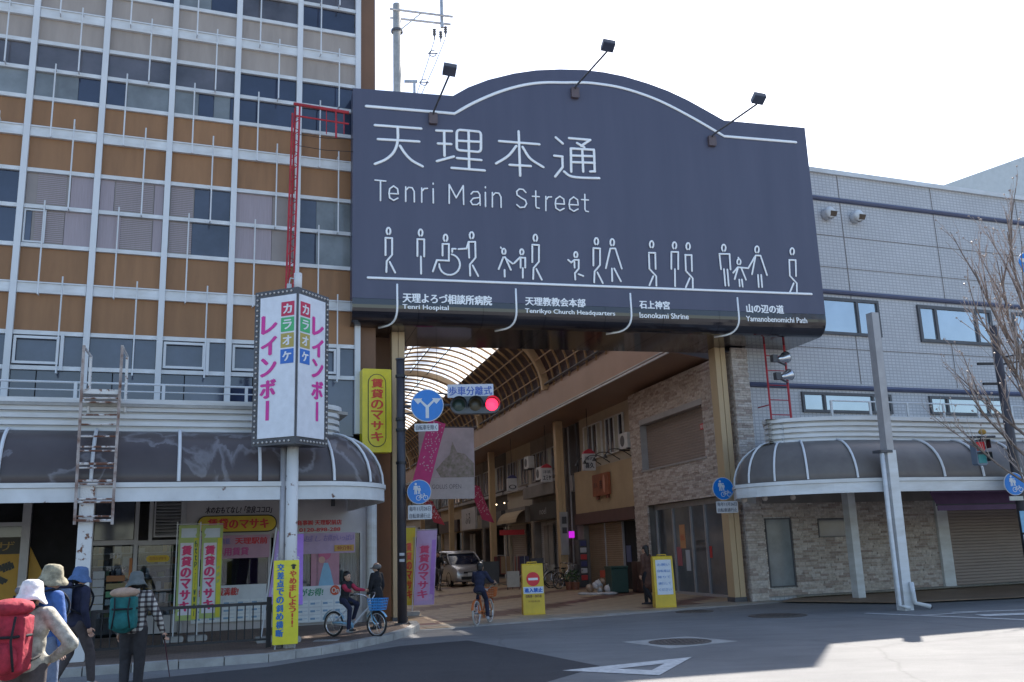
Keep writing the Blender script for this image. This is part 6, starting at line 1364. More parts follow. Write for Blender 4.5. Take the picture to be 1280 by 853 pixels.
# ------------------------------------------------------------------ yellow standing signs
def standsign(px, py, h, kind, lab, az):
    g = ground(px, py); fr = Frame((g.x, g.y), az); T = Thing('standing_sign', lab, 'sign', fr, (0, 0, 0), 'yellow standing signs at the arcade mouth'); w_ = .27
    pr = [(-.17, 0), (.17, 0), (.17, .05), (.10, h-.03), (.07, h), (-.07, h), (-.10, h-.03), (-.17, .05)]       # y,z outline
    v = [(-w_+.01*(z > .5), y, z) for y, z in pr]+[(w_-.01*(z > .5), y, z) for y, z in pr]; n = 8
    T.part('shell', MB().add(v, [tuple(range(n)), tuple(range(2*n-1, n-1, -1))]+[(i, i+n, (i+1) % n+n, (i+1) % n) for i in range(n)]), mat('yellow_plastic', (.62, .42, .02), .4, var=.08))
    T.part('grip', MB().tube([(-.12, 0, h-.01), (-.12, 0, h+.035), (.12, 0, h+.035), (.12, 0, h-.01)], .014, 6), mat('yellow_grip', (.55, .36, .02), .4))
    def fn(x, z, q): return (x, -.17+.07*(z-.05)/(h-.08)-.004+q, z)
    def rect(a, b, c, d, col, q=0): mb = MB(); mb.poly([fn(a, c, q), fn(b, c, q), fn(b, d, q), fn(a, d, q)]); return T.part('panel', mb, flat(col))
    if kind == 0:
        mb = MB(); mb.add([fn(.17*math.cos(a), h*.70+.17*math.sin(a), -.003) for a in [R(15*k) for k in range(24)]], [tuple(range(24))]); o = T.part('no_entry_symbol', mb, flat((.62, .02, .03)))
        mb = MB(); mb.poly([fn(-.12, h*.70-.028, -.007), fn(.12, h*.70-.028, -.007), fn(.12, h*.70+.028, -.007), fn(-.12, h*.70+.028, -.007)]); T.part('bar', mb, flat((.7, .7, .7)), parent=o)
        o = rect(-.25, .25, h*.42, h*.55, (.55, .62, .72), -.002); mb = MB(); text_in(mb, '進入禁止', -.23, .23, h*.44, h*.53, -.008, .05, fn=fn); T.part('lettering', mb, flat((.02, .12, .48)), parent=o)
        mb = MB(); text_in(mb, '自転車・歩行者', -.2, .2, h*.34, h*.40, -.004, .03, fn=fn); T.part('lettering', mb, flat((.25, .12, .02)))
        mb = MB(); text_in(mb, '天理本通', -.15, .15, h*.25, h*.29, -.004, .02, fn=fn); T.part('lettering', mb, flat((.3, .18, .02)))
    else:
        o = rect(-.20, .21, h*.26, h*.93, (.60, .64, .70), -.002)
        for k, s_ in enumerate(('お願い', '自転車は', '降りて', '通行して', 'ください')):
            mb = MB(); text_in(mb, s_, -.16, .17, h*(.82-k*.12)-.015, h*(.82-k*.12)+.055, -.008, .02, fn=fn); T.part('lettering', mb, flat((.10, .22, .50)), parent=o)
standsign(667, 769, 1.24, 0, 'yellow standing sign with a red no entry disc', 82); standsign(831, 760, 1.30, 1, 'yellow standing sign with a white notice panel, near the glass storefront', 84)

# ================================================================== BICYCLES
def wheel(T, x, r, tyre_m, rim_m, spoke=14):
    w_ = T.part('wheel', MB().torus((x, 0, r), r-.02, .02, 30, 8, 'y'), tyre_m, True)
    T.part('rim', MB().torus((x, 0, r), r-.045, .012, 28, 5, 'y'), rim_m, True, parent=w_)
    mb = MB()
    for k in range(spoke): a = R(360*k/spoke); mb.tube([(x, .02*(-1)**k, r), (x+(r-.05)*math.cos(a), 0, r+(r-.05)*math.sin(a))], .0028, 3)
    mb.cyl((x, -.045, r), (x, .045, r), .022, n=8); T.part('spokes', mb, M['chrome'], parent=w_, kind='stuff')
def bicycle(fr, lab, r, b, fm, tyre, am, basket_m, rim=None, grp=None, fender=None, name='bicycle', base=(0, 0, 0)):
    T = Thing(name, lab, 'bicycle', fr, base, grp); rim = rim or M['chrome']; wheel(T, 0, r, tyre, rim); wheel(T, b, r, tyre, rim)
    s = r/.33; cr = (b*.42, 0, r*.85); st = (b*.30, 0, .62*s+.12); hd = (b*.83, 0, .72*s+.1)
    fk = (b, 0, r)
    T.part('frame', MB().tube([cr, st], .018, 8).tube(catmull([cr, (b*.55, 0, r+.06), (b*.72, 0, .50*s+.1), (b*.845, 0, .62*s+.1)], 4), .022, 8).tube([cr, (0, .03, r)], .012, 6).tube([cr, (0, -.03, r)], .012, 6).tube([(st[0]-.01, 0, st[2]-.08), (0, .03, r)], .011, 6).tube([(st[0]-.01, 0, st[2]-.08), (0, -.03, r)], .011, 6), fm, True)
    T.part('fork', MB().tube([hd, (b*.86, 0, .58*s+.08)], .02, 8).tube([(b*.86, 0, .58*s+.08), (b*.93, .045, r*1.3), (b, .045, r)], .012, 6).tube([(b*.86, 0, .58*s+.08), (b*.93, -.045, r*1.3), (b, -.045, r)], .012, 6), am, True)
    hz_ = hd[2]+.13; T.part('handlebar', MB().tube(catmull([(hd[0]-.22, .25, hz_+.03), (hd[0]-.08, .25, hz_+.05), (hd[0]+.02, .12, hz_), (hd[0], 0, hd[2]+.04), (hd[0]+.02, -.12, hz_), (hd[0]-.08, -.25, hz_+.05), (hd[0]-.22, -.25, hz_+.03)], 4), .011, 6).cyl(hd, (hd[0], 0, hd[2]+.05), .014), M['chrome'], True)
    for q in (1, -1): T.part('grip', MB().cyl((hd[0]-.24, q*.25, hz_+.03), (hd[0]-.12, q*.25, hz_+.045), .017, n=8), M['rubber'])
    T.part('saddle', blob(MB().sph((st[0]-.06, 0, st[2]+.06), (.10, .085, .035), 10, 6).sph((st[0]+.07, 0, st[2]+.065), (.10, .035, .028), 10, 6), .012, 3), M['rubber'], True)
    T.part('seat_post', MB().cyl(st, (st[0]-.01, 0, st[2]+.05), .014, n=8), M['chrome'])
    T.part('chainring', MB().lathe([(.03, .04), (.085, .04), (.085, .046), (.03, .046)], (cr[0], 0, cr[2]), 18, 'y'), am); T.part('crank', MB().tube([(cr[0]+.14, -.10, cr[2]-.06), (cr[0], -.06, cr[2]), (cr[0], .06, cr[2]), (cr[0]-.14, .10, cr[2]+.06)], .01, 5), M['chrome'])
    T.part('pedal', MB().box(cr[0]+.09, cr[0]+.19, -.18, -.10, cr[2]-.075, cr[2]-.05), M['rubber']); T.part('pedal', MB().box(cr[0]-.19, cr[0]-.09, .10, .18, cr[2]+.05, cr[2]+.075), M['rubber'])
    T.part('chain_guard', MB().tube([(cr[0]+.06, -.05, cr[2]+.03), (b*.2, -.05, r+.03), (.02, -.05, r+.02)], .022, 6), am, True)
    for x, a0, a1 in ((0, 20, 165), (b, 30, 150)):
        mb = MB(); n = 10
        for q in (0,): mb.grid(lambda u, v: (x+(r+.025)*math.cos(R(a0+(a1-a0)*u)), -.03+.06*v, r+(r+.025)*math.sin(R(a0+(a1-a0)*u))), n, 1)
        T.part('mudguard', mb, fender or am, True)
    if basket_m:
        bx, bz = hd[0]+.20, hd[2]-.02; mb = MB(); hh = .2; 
        for k in range(5):
            z = bz-.1+hh*k/4; e = .10+.03*k/4; mb.tube([(bx-e, -e-.02, z), (bx+e, -e-.02, z), (bx+e, e+.02, z), (bx-e, e+.02, z), (bx-e, -e-.02, z)], .006, 4)
        for k in range(24):
            f = k/24*4; sd = int(f); f -= sd; c0 = [(-1, -1), (1, -1), (1, 1), (-1, 1), (-1, -1)]; ax = c0[sd][0]+(c0[sd+1][0]-c0[sd][0])*f; ay = c0[sd][1]+(c0[sd+1][1]-c0[sd][1])*f
            mb.tube([(bx+ax*.10, ay*.12, bz-.1), (bx+ax*.13, ay*.15, bz+.1)], .005, 4)
        mb.box(bx-.1, bx+.1, -.12, .12, bz-.105, bz-.098); T.part('basket', mb, basket_m)
    return T
# ================================================================== PEOPLE
def V(*a): return Vector(a)
def hand(mb, w_, d, lat, s=1., curl=.6):
    d = Vector(d).normalized(); lat = Vector(lat); lat = (lat-d*lat.dot(d)).normalized(); nrm = d.cross(lat)
    mb.sph(w_+d*.045*s, (.021*s, .038*s, .048*s), 8, 6, Matrix((nrm, lat, d)).transposed())
    for i, L_ in zip((-1.5, -.5, .5, 1.5), (.030, .037, .036, .028)):
        b = w_+d*.082*s+lat*i*.019*s; m_ = b+(d*math.cos(curl)+nrm*math.sin(curl))*L_*s; e = m_+(d*math.cos(curl*2.2)+nrm*math.sin(curl*2.2))*L_*.85*s; mb.tube([b, m_, e], [.0085*s, .0080*s, .0065*s], 6)
    b = w_+d*.03*s+lat*.032*s; m_ = b+(d*.7+lat*.6+nrm*.3).normalized()*.035*s; mb.tube([b, m_, m_+(d*.9+nrm*.5).normalized()*.028*s], [.0105*s, .0095*s, .0075*s], 6)
BASE = dict(pel=V(0, 0, .90), ch=V(0, 0, 1.20), nk=V(-.01, 0, 1.345), hd=V(.015, 0, 1.475),
            shL=V(0, .165, 1.295), elL=V(-.03, .215, 1.03), wrL=V(.05, .21, .81), shR=V(0, -.165, 1.295), elR=V(-.03, -.215, 1.03), wrR=V(.05, -.21, .81),
            hiL=V(0, .085, .86), knL=V(.02, .09, .47), anL=V(-.02, .09, .075), hiR=V(0, -.085, .86), knR=V(.02, -.09, .47), anR=V(-.02, -.09, .075))
def person(lab, pos, az, H, pose, top, legs, shoe, hair=None, hat=None, look=0, bulk=1., coat=0, child=False, base_z=0, sleeves=None, grp=None, skin=None):
    fr = Frame((pos[0], pos[1]), az); T = Thing('person', lab, 'person', fr, (0, 0, base_z), grp); s = H/1.6
    J = {k: v.copy() for k, v in BASE.items()}
    for k, v in pose.items(): J[k] = Vector(v)
    J = {k: v*s+Vector((0, 0, base_z)) for k, v in J.items()}; S = s*bulk
    sk = skin or M['skin']; hz = s*(1.18 if child else 1.)
    mb = MB(); hd = J['hd']; lk = Matrix.Rotation(R(look), 3, 'Z')
    hp = lambda x, y, z: hd+lk @ (Vector((x, y, z))*hz)
    mb.sph(hp(-.01, 0, .02), (.092*hz, .075*hz, .098*hz), 14, 10, lk).sph(hp(.025, 0, -.045), (.062*hz, .056*hz, .062*hz), 12, 8, lk).cap(hp(.082, 0, .0), hp(.098, 0, -.022), .009*hz, .013*hz, 6)
    mb.sph(hp(0, .075, -.01), (.02*hz, .012*hz, .03*hz), 8, 6, lk).sph(hp(0, -.075, -.01), (.02*hz, .012*hz, .03*hz), 8, 6, lk).cap(hp(.075, 0, -.062), hp(.072, 0, -.07), .016*hz, .014*hz, 6)
    mb.cap(J['nk'], hd-Vector((.01, 0, .03))*s, .052*S, .048*s)
    def torso(mb, k):
        mb.sph(J['pel'], (.105*k, .15*k, .12*k), 14, 8).sph((J['pel']+J['ch'])/2, (.098*k, .135*k, .16*k), 14, 8).sph(J['ch']+Vector((0, 0, -.01)), (.108*k, .155*k, .135*k), 14, 8)
        mb.cap(J['shL'], J['shR'], .058*k, .058*k).cap(J['ch']+Vector((0, 0, .06))*s, J['nk'], .09*k, .05*k)
    torso(mb, .93*S)
    for q in 'LR':
        mb.cap(J['sh'+q], J['el'+q], .046*S, .036*S).cap(J['el'+q], J['wr'+q], .036*S, .025*s).cap(J['hi'+q], J['kn'+q], .078*S, .052*S).cap(J['kn'+q], J['an'+q], .05*S, .036*s).cap(J['an'+q], J['an'+q]+Vector((.12, 0, -.035))*s, .034*s, .026*s)
    b = blob(mb, .0145*max(s, .8), 4)
    for q, sg in (('L', 1), ('R', -1)): hand(b, J['wr'+q], J.get('hdir'+q, (J['wr'+q]-J['el'+q])), (0, 0, 1) if abs((J['wr'+q]-J['el'+q]).normalized().z) < .7 else (1, 0, 0), s, .5)
    T.part('body', b, sk, True)
    for y in (.03, -.03): T.part('eye', MB().sph(hp(.078, y, .01), .009*hz, 8, 6), flat((.02, .015, .015), .2), True)
    T.part('mouth', MB().sph(hp(.083, 0, -.048), (.006*hz, .021*hz, .005*hz), 8, 5, lk), flat((.30, .10, .08)), True)
    # top
    mb = MB(); torso(mb, 1.1*S)
    if coat: mb.cap(J['pel'], J['pel']+Vector((0, 0, -coat))*s, .15*S, .17*S)
    else: mb.sph(J['pel']+Vector((0, 0, -.03))*s, (.125*S, .165*S, .09*S), 14, 8)
    for q in 'LR': 
        mb.cap(J['sh'+q], J['el'+q], .066*S, .054*S)
        if not sleeves: mb.cap(J['el'+q], J['wr'+q]*.93+J['el'+q]*.07, .054*S, .040*s)
    mb.cap(J['nk']+Vector((0, 0, -.03))*s, J['nk']+Vector((0, 0, .005))*s, .072*S, .064*S)
    T.part('jacket', blob(mb, .016*max(s, .8), 3), top, True)
    if sleeves:
        for q in 'LR': T.part('sleeve', blob(MB().cap(J['sh'+q]*.6+J['el'+q]*.4, J['el'+q], .069*S, .058*S).cap(J['el'+q], J['wr'+q]*.93+J['el'+q]*.07, .058*S, .042*s), .015, 3), sleeves, True)
    mb = MB(); mb.sph(J['pel']+Vector((0, 0, -.03))*s, (.112*S, .155*S, .12*S), 14, 8)
    for q in 'LR': mb.cap(J['hi'+q], J['kn'+q], .094*S, .07*S).cap(J['kn'+q], J['an'+q]+Vector((0, 0, .03))*s, .07*S, .054*S)
    T.part('trousers', blob(mb, .016*max(s, .8), 4), legs, True)
    for q in 'LR':
        a_ = J['an'+q]; T.part('shoe', blob(MB().cap(a_+Vector((-.03, 0, -.035))*s, a_+Vector((.13, 0, -.048))*s, .043*s, .034*s).cap(a_+Vector((-.01, 0, .01))*s, a_+Vector((.03, 0, -.02))*s, .045*s, .04*s), .011, 3), shoe, True)
    if hair:
        hk = .92 if hat else 1.
        mb = MB(); mb.sph(hp(-.022, 0, .04 if not hat else .02), (.098*hz*hk, .087*hz*hk, .095*hz*hk), 14, 10, lk).sph(hp(-.05, 0, -.02), (.06*hz, .078*hz, .08*hz), 12, 8, lk)
        if hair == 'long': mb.cap(hp(-.06, 0, -.02), hp(-.075, 0, -.14), .065*hz, .05*hz)
        T.part('hair', blob(mb, .013, 3), M['hair'], True)
    if hat:
        kind, m_ = hat; mt_ = lk @ Matrix.Rotation(R(6), 3, 'Y'); c = hp(-.012, 0, .012); k = hz*1.06
        if kind == 'bucket':
            prof = [(.005, .125), (.05, .122), (.082, .105), (.096, .06), (.104, .01), (.128, -.03), (.150, -.062), (.147, -.068), (.123, -.04), (.098, -.005)]
            mb = MB(); N = 26
            for (r_, z_) in prof:
                for j in range(N):
                    a_ = 2*math.pi*j/N; wv = 1+.05*math.sin(a_*3+1)*(r_ > .11); zz = z_+(.014*math.sin(a_*2+.7)+.008*math.sin(a_*5))*(r_ > .11); mb.v.append(tuple(c+mt_ @ Vector((r_*math.cos(a_)*wv*k, r_*.92*math.sin(a_)*wv*k, zz*k))))
            for i in range(len(prof)-1):
                for j in range(N): mb.f.append((i*N+j, i*N+(j+1) % N, (i+1)*N+(j+1) % N, (i+1)*N+j))
            T.part('hat', mb, m_, True)
        else:
            T.part('cap', blob(MB().sph(c+mt_ @ Vector((-.008, 0, .0)), (.108*k, .094*k, .075*k), 14, 8, mt_).sph(c+mt_ @ Vector((.10*k, 0, -.012*k)), (.075*k, .065*k, .012*k), 12, 6, mt_), .011, 2), m_, True)
    T.J = J; T.s = s; return T
def depth(px, py, D): r = ray(px, py); return Vector((r[0]/r[1]*D, D, CAM_H+r[2]/r[1]*D))
def bare(px, py, D): q = depth(px, py, D); return (q.x, D), q.z
# fabrics
def plaid():
    m = mat('plaid_shirt', (.42, .40, .36), .85, var=.05); t = m.node_tree; n = t.nodes; l = t.links; b = n['Principled BSDF']
    tc = n.new('ShaderNodeTexCoord'); base = None; prev = None
    for ax, sc in ((2, 16), (1, 13)):
        w_ = n.new('ShaderNodeTexWave'); w_.bands_direction = 'Z' if ax == 2 else 'Y'; w_.inputs['Scale'].default_value = sc/3.0; l.new(tc.outputs['Object'], w_.inputs[0])
        rp = n.new('ShaderNodeValToRGB'); rp.color_ramp.elements[0].position = .35; rp.color_ramp.elements[1].position = .45; rp.color_ramp.elements[0].color = (.25, .22, .24, 1); rp.color_ramp.elements[1].color = (1, 1, 1, 1); l.new(w_.outputs['Fac'], rp.inputs[0])
        mx = n.new('ShaderNodeMixRGB'); mx.blend_type = 'MULTIPLY'; mx.inputs[0].default_value = 1
        if prev is None: mx.inputs[1].default_value = (.46, .44, .40, 1)
        else: l.new(prev, mx.inputs[1])
        l.new(rp.outputs[0], mx.inputs[2]); prev = mx.outputs[0]
    l.new(prev, b.inputs['Base Color']); return m
def cloth(name, c, var=.15): return mat(name, c, .85, var=var, scale=14, bump=.9, bscale=11)
C_ = dict(beige=cloth('pale_khaki_cloth', (.40, .375, .315), .3), dark=cloth('dark_trouser_cloth', (.03, .027, .03)), brownd=cloth('grey_brown_trousers', (.075, .06, .06)), navy=cloth('navy_cloth', (.016, .018, .045)),
          blue=cloth('bright_blue_cloth', (.05, .12, .34)), jean=cloth('washed_jeans', (.14, .18, .27)), redpk=cloth('red_pack_cloth', (.34, .02, .04), .25), white=cloth('white_hat_cloth', (.72, .68, .68)), khaki=cloth('khaki_hat_cloth', (.30, .27, .19), .35),
          bluehat=cloth('blue_hat_cloth', (.07, .13, .27)), greyhat=cloth('grey_green_hat', (.10, .115, .115)), teal=cloth('teal_pack_cloth', (.012, .13, .13)), tan=cloth('tan_pack_cloth', (.38, .26, .19)), plaid=plaid(),
          brown=cloth('brown_coat', (.10, .045, .03)), red=cloth('red_sleeve', (.42, .03, .07)), black=cloth('black_cloth', (.012, .012, .016)), cap=cloth('grey_cap', (.16, .15, .15)), grey=cloth('grey_cloth', (.12, .11, .12)))
shW = cloth('pale_shoe', (.4, .4, .42)); shB = cloth('dark_shoe', (.03, .03, .035))
# hiker with the red rucksack
(p, zt) = bare(40, 722, 8.0)
P1 = person('hiker in white sun hat and pale jacket with a large red rucksack, hand on hip', p, -6, zt-.02, dict(elR=(-.10, -.42, 1.04), wrR=(.03, -.20, .90), hd=(.03, 0, 1.46)), C_['beige'], C_['brownd'], shB, 'short', ('bucket', C_['white']), look=-10, bulk=1.12, grp='hikers waiting at the kerb')
def rucksack(T, main, lid, w_, h_, d_, z0_, m1, m2, lab, yo=0):
    s = T.s; c = T.J['ch']; x = -.13*s*1.1-d_/2; K = Thing('rucksack', lab, 'rucksack', T.fr, (x, yo, z0_))
    bd = MB(); bd.sph((x, yo, z0_+h_*.28), (d_*.55, w_*.5, h_*.32), 14, 8).sph((x, yo, z0_+h_*.62), (d_*.5, w_*.48, h_*.34), 14, 8).obox((x, yo, z0_+h_*.45), (d_*.8, w_*.86, h_*.75))
    K.part('bag', blob(bd, .018, 5), m1, True)
    K.part('lid', blob(MB().sph((x, yo, z0_+h_*.93), (d_*.62, w_*.52, h_*.13), 14, 8).obox((x, yo, z0_+h_*.93), (d_*.8, w_*.8, h_*.14)), .015, 4), lid, True)
    K.part('pocket', blob(MB().sph((x-d_*.42, yo, z0_+h_*.27), (d_*.25, w_*.36, h_*.22), 12, 8), .015, 3), m2, True)
    for sg in (1, -1):
        K.part('strap', MB().tube(catmull([(x+d_*.3, yo+sg*w_*.28, z0_+h_*.85), (c.x+.02*s, yo+sg*.11*s, c.z+.16*s), (c.x+.15*s, yo+sg*.11*s, c.z), (c.x+.02, yo+sg*.165*s, c.z-.22*s), (x+d_*.3, yo+sg*w_*.4, z0_+h_*.2)], 5), .022, 6, flat=.5), C_['black'], True)
        K.part('side_strap', MB().tube([(x-d_*.5, yo+sg*w_*.25, z0_+h_*.82), (x-d_*.62, yo+sg*w_*.22, z0_+h_*.5), (x-d_*.55, yo+sg*w_*.3, z0_+h_*.1)], .010, 5), C_['black'], True)
    K.part('cross_strap', MB().tube([(x, yo+w_*.5, z0_+h_*.56), (x-d_*.56, yo+w_*.25, z0_+h_*.55), (x-d_*.56, yo-w_*.25, z0_+h_*.55), (x, yo-w_*.5, z0_+h_*.56)], .012, 5), C_['black'], True)
    return K
rucksack(P1, 0, C_['redpk'], .34, .58, .26, .74, C_['redpk'], C_['redpk'], 'large red rucksack worn by the hiker in the white hat', .035)
(p, zt) = bare(66, 705, 9.8)
P2 = person('hiker in khaki sun hat and bright blue top looking right', p, 40, zt-.02, dict(elR=(.02, -.24, 1.05)), C_['blue'], C_['jean'], shB, 'short', ('bucket', C_['khaki']), look=-30, grp='hikers waiting at the kerb')
rucksack(P2, 0, C_['grey'], .30, .45, .18, .95, C_['grey'], C_['black'], 'small grey rucksack on the hiker in blue')
(p, zt) = bare(101, 708, 12.8)
P3 = person('hiker in blue bucket hat and navy jacket walking beside the fence', p, 35, zt-.02, dict(knR=(.16, -.09, .48), anR=(.20, -.09, .08), anL=(-.22, .09, .12), knL=(-.04, .09, .47)), C_['navy'], C_['brownd'], shW, 'short', ('bucket', C_['bluehat']), look=-15, grp='hikers waiting at the kerb')
rucksack(P3, 0, C_['navy'], .28, .42, .16, .95, C_['jean'], C_['navy'], 'dark blue rucksack on the hiker in the navy jacket')
(p, zt) = bare(171, 714, 12.0)
P4 = person('hiker in grey hat and checked shirt with green rucksack and trekking pole', p, -8, zt-.02, dict(elR=(.0, -.30, 1.02), wrR=(.10, -.36, .80), knL=(.05, .1, .47)), C_['plaid'], C_['dark'], shB, 'short', ('bucket', C_['greyhat']), look=10, bulk=1.1, grp='hikers waiting at the kerb')
rucksack(P4, 0, C_['tan'], .35, .50, .2, .78, C_['teal'], C_['teal'], 'teal rucksack with tan flap on the hiker in the checked shirt', .07)
w_ = P4.J['wrR']+Vector((.03, -.01, -.07)); tp_ = P4.fr.loc(ground(212, 846)); TP = Thing('trekking_pole', 'thin dark red trekking pole held by the hiker in the checked shirt', 'pole', P4.fr, tuple(tp_))
TP.part('shaft', MB().tube([tuple(w_+(w_-tp_).normalized()*.05), tuple(tp_)], [.009, .006], 6), mat('dark_red_pole', (.16, .02, .03), .35)); TP.part('grip', MB().cyl(tuple(w_+(w_-tp_).normalized()*.09), tuple(w_-(w_-tp_).normalized()*.06), .016, n=8), M['rubber'])
# man in the flat cap on the pavement
(p, zt) = bare(466, 702, 19.9)
person('man in a dark coat and grey cap standing behind the child bicycle', (p[0]+.08, p[1]), -62, zt-.12, dict(elL=(.03, .22, 1.03), wrL=(.12, .20, .84)), C_['black'], C_['dark'], shB, 'short', ('cap', C_['cap']), look=35, coat=.12, base_z=.1)
# girl on the white and blue bicycle
g0 = ground(417, 796, .1); g1 = ground(471, 797, .1); dv = g1-g0; KF = Frame((g0.x, g0.y), math.degrees(math.atan2(dv.x, dv.y)))
kb = bicycle(KF, 'white and pale blue child bicycle with a blue basket on the pavement', .23, dv.length, mat('white_bike_paint', (.62, .64, .68), .3), M['rubber'], mat('pale_blue_paint', (.28, .50, .66), .35), flat((.05, .28, .62), .4), base=(0, 0, .1)) if False else None
KF2 = KF
class ZF(Frame):
    def w(s, t, d, z=0): return s.o + s.u*t + s.n*d + Vector((0, 0, z+s.dz))
KZ = ZF((g0.x, g0.y), KF.az); KZ.dz = .1
L_ = dv.length
bicycle(KZ, 'white and pale blue child bicycle with a blue basket on the pavement', .235, L_, mat('white_bike_paint', (.62, .64, .68), .3), M['rubber'], mat('pale_blue_paint', (.28, .50, .66), .35), flat((.05, .28, .62), .4))
sg = .235/.33; q = KZ.w(L_*.30-.05, 0)
H = 1.12; s_ = H/1.6; k_ = lambda x, y, z: (x/s_, y/s_, z/s_)
sz = .62*sg+.12+.08
person('small girl with dark hair, dark vest and red sleeves riding the white bicycle', (q.x, q.y), KF.az, H, dict(pel=k_(0, 0, sz+.07), ch=k_(.03, 0, sz+.27), nk=k_(.045, 0, sz+.38), hd=k_(.07, 0, sz+.46),
       shL=k_(.04, .11, sz+.34), elL=k_(.17, .15, sz+.22), wrL=k_(.33, .20, sz+.20), shR=k_(.04, -.11, sz+.34), elR=k_(.17, -.15, sz+.22), wrR=k_(.33, -.20, sz+.20),
       hiL=k_(.0, .06, sz+.04), knL=k_(.25, .08, sz-.05), anL=k_(.12, .12, .30), hiR=k_(.0, -.06, sz+.04), knR=k_(.20, -.08, sz-.12), anR=k_(.20, -.12, .14)), C_['black'], C_['navy'], shW, 'long', child=True, base_z=.1, sleeves=C_['red'], look=-15)
# boy on the orange bicycle entering the arcade
g0 = ground(596, 783); g1 = ground(614, 778); dv = g1-g0; BF = Frame((g0.x, g0.y), math.degrees(math.atan2(dv.x, dv.y))); L_ = min(dv.length, .98); L_ = .95
org = mat('orange_bike_paint', (.50, .13, .03), .35)
bicycle(BF, 'orange child bicycle with an orange basket riding into the arcade', .27, L_, org, mat('pale_tyre', (.45, .44, .42), .7), org, org)
q = BF.w(L_*.30-.05, 0); H = 1.26; s_ = H/1.6; sg = .27/.33; sz = .62*sg+.2
person('child with black hair in a dark blue jacket riding the orange bicycle', (q.x, q.y), BF.az, H, dict(pel=k_(0, 0, sz+.07), ch=k_(.05, 0, sz+.31), nk=k_(.08, 0, sz+.44), hd=k_(.11, 0, sz+.53),
       shL=k_(.07, .13, sz+.40), elL=k_(.18, .20, sz+.24), wrL=k_(.36, .22, sz+.20), shR=k_(.07, -.13, sz+.40), elR=k_(.18, -.20, sz+.24), wrR=k_(.36, -.22, sz+.20),
       hiL=k_(.0, .07, sz+.04), knL=k_(.26, .09, sz-.02), anL=k_(.14, .12, .36), hiR=k_(.0, -.07, sz+.04), knR=k_(.20, -.09, sz-.16), anR=k_(.20, -.12, .16)), C_['navy'], C_['navy'], shW, 'short', child=True)
# far cyclist in dark clothes
g0 = ground(546, 738); CF = Frame((g0.x, g0.y), 168); bicycle(CF, 'black city bicycle ridden toward us deep in the arcade', .33, 1.08, M['black'], M['rubber'], M['dgrey'], M['dgrey'])
q = CF.w(.28, 0); H = 1.66; s_ = H/1.6; sz = .82
person('cyclist in black clothes riding toward us beside the silver car', (q.x, q.y), CF.az, H, dict(pel=k_(0, 0, sz+.09), ch=k_(.06, 0, sz+.40), nk=k_(.10, 0, sz+.55), hd=k_(.13, 0, sz+.68), shL=k_(.08, .17, sz+.50), elL=k_(.22, .24, sz+.28), wrL=k_(.42, .24, sz+.24), shR=k_(.08, -.17, sz+.50), elR=k_(.22, -.24, sz+.28), wrR=k_(.42, -.24, sz+.24),
       hiL=k_(0, .09, sz+.05), knL=k_(.36, .10, sz-.06), anL=k_(.20, .12, .42), hiR=k_(0, -.09, sz+.05), knR=k_(.26, -.10, sz-.28), anR=k_(.28, -.12, .18)), C_['black'], C_['dark'], shB, 'short')
# woman in the brown coat
g = ground(811, 757); person('woman with dark hair in a long brown coat walking past the glass storefront', (g.x, g.y), -50, 1.60, dict(knR=(.12, -.09, .48), anR=(.12, -.09, .08), anL=(-.18, .08, .11)), C_['brown'], C_['black'], shB, 'long', coat=.34)
g = ground(487, 768); person('small child in dark clothes half hidden behind the green banner', (g.x-.15, g.y+2.0), 150, 1.25, dict(), C_['navy'], C_['grey'], shB, 'short', child=True)

# ================================================================== CAR
c0 = ground(582, 734); CW = Frame((c0.x+.25, c0.y+.1), 158)
CA = Thing('parked_car', 'silver compact van parked deep in the arcade facing us', 'car', CW, (0, 0, 0))
sil = mat('silver_car_paint', (.42, .42, .44), .28, metal=.5, var=.04, coat=.6)
def loft(secs, m_=None):      # secs: (x, [(y,z)...half outline from bottom to top])
    mb = MB(); n = len(secs[0][1])*2
    for x, o in secs:
        pts = [(x+(q[2] if len(q) > 2 else 0), -q[0], q[1]) for q in o]+[(x+(q[2] if len(q) > 2 else 0), q[0], q[1]) for q in reversed(o)]; mb.v += pts
    for i in range(len(secs)-1):
        for j in range(n): mb.f.append((i*n+j, i*n+(j+1) % n, (i+1)*n+(j+1) % n, (i+1)*n+j))
    mb.f.append(tuple(range(n))); mb.f.append(tuple(range(len(secs)*n-1, (len(secs)-1)*n-1, -1))); return mb
def sec(w_, zb_, zt_): return [(w_*.86, zb_), (w_*.98, zb_+.10), (w_, zb_+.3), (w_*.985, (zb_+zt_)/2+.12), (w_*.93, zt_-.03), (w_*.84, zt_)]
CA.part('body', loft([(0.0, sec(.66, .30, .74)), (-.06, sec(.76, .24, .82)), (-.22, sec(.83, .22, .90)), (-.55, sec(.845, .22, .98)), (-.95, sec(.845, .22, 1.03)), (-2.2, sec(.845, .22, 1.05)), (-3.3, sec(.845, .22, 1.07)), (-3.7, sec(.82, .24, 1.05)), (-3.82, sec(.74, .32, .98))]), sil, True)
def gsec(w0, z0_, w1, z1_): return [(w0, z0_), (w0*.99, z0_+.02), ((w0+w1)/2+.02, (z0_+z1_)/2), (w1, z1_-.02), (w1*.96, z1_)]
CA.part('window', loft([(-.72, gsec(.74, .98, .70, 1.0)), (-1.1, gsec(.80, 1.0, .70, 1.30)), (-1.45, gsec(.81, 1.0, .66, 1.55)), (-3.1, gsec(.81, 1.02, .66, 1.57)), (-3.6, gsec(.79, 1.02, .62, 1.38)), (-3.78, gsec(.72, 1.0, .66, 1.04))]), M['glass'], True)
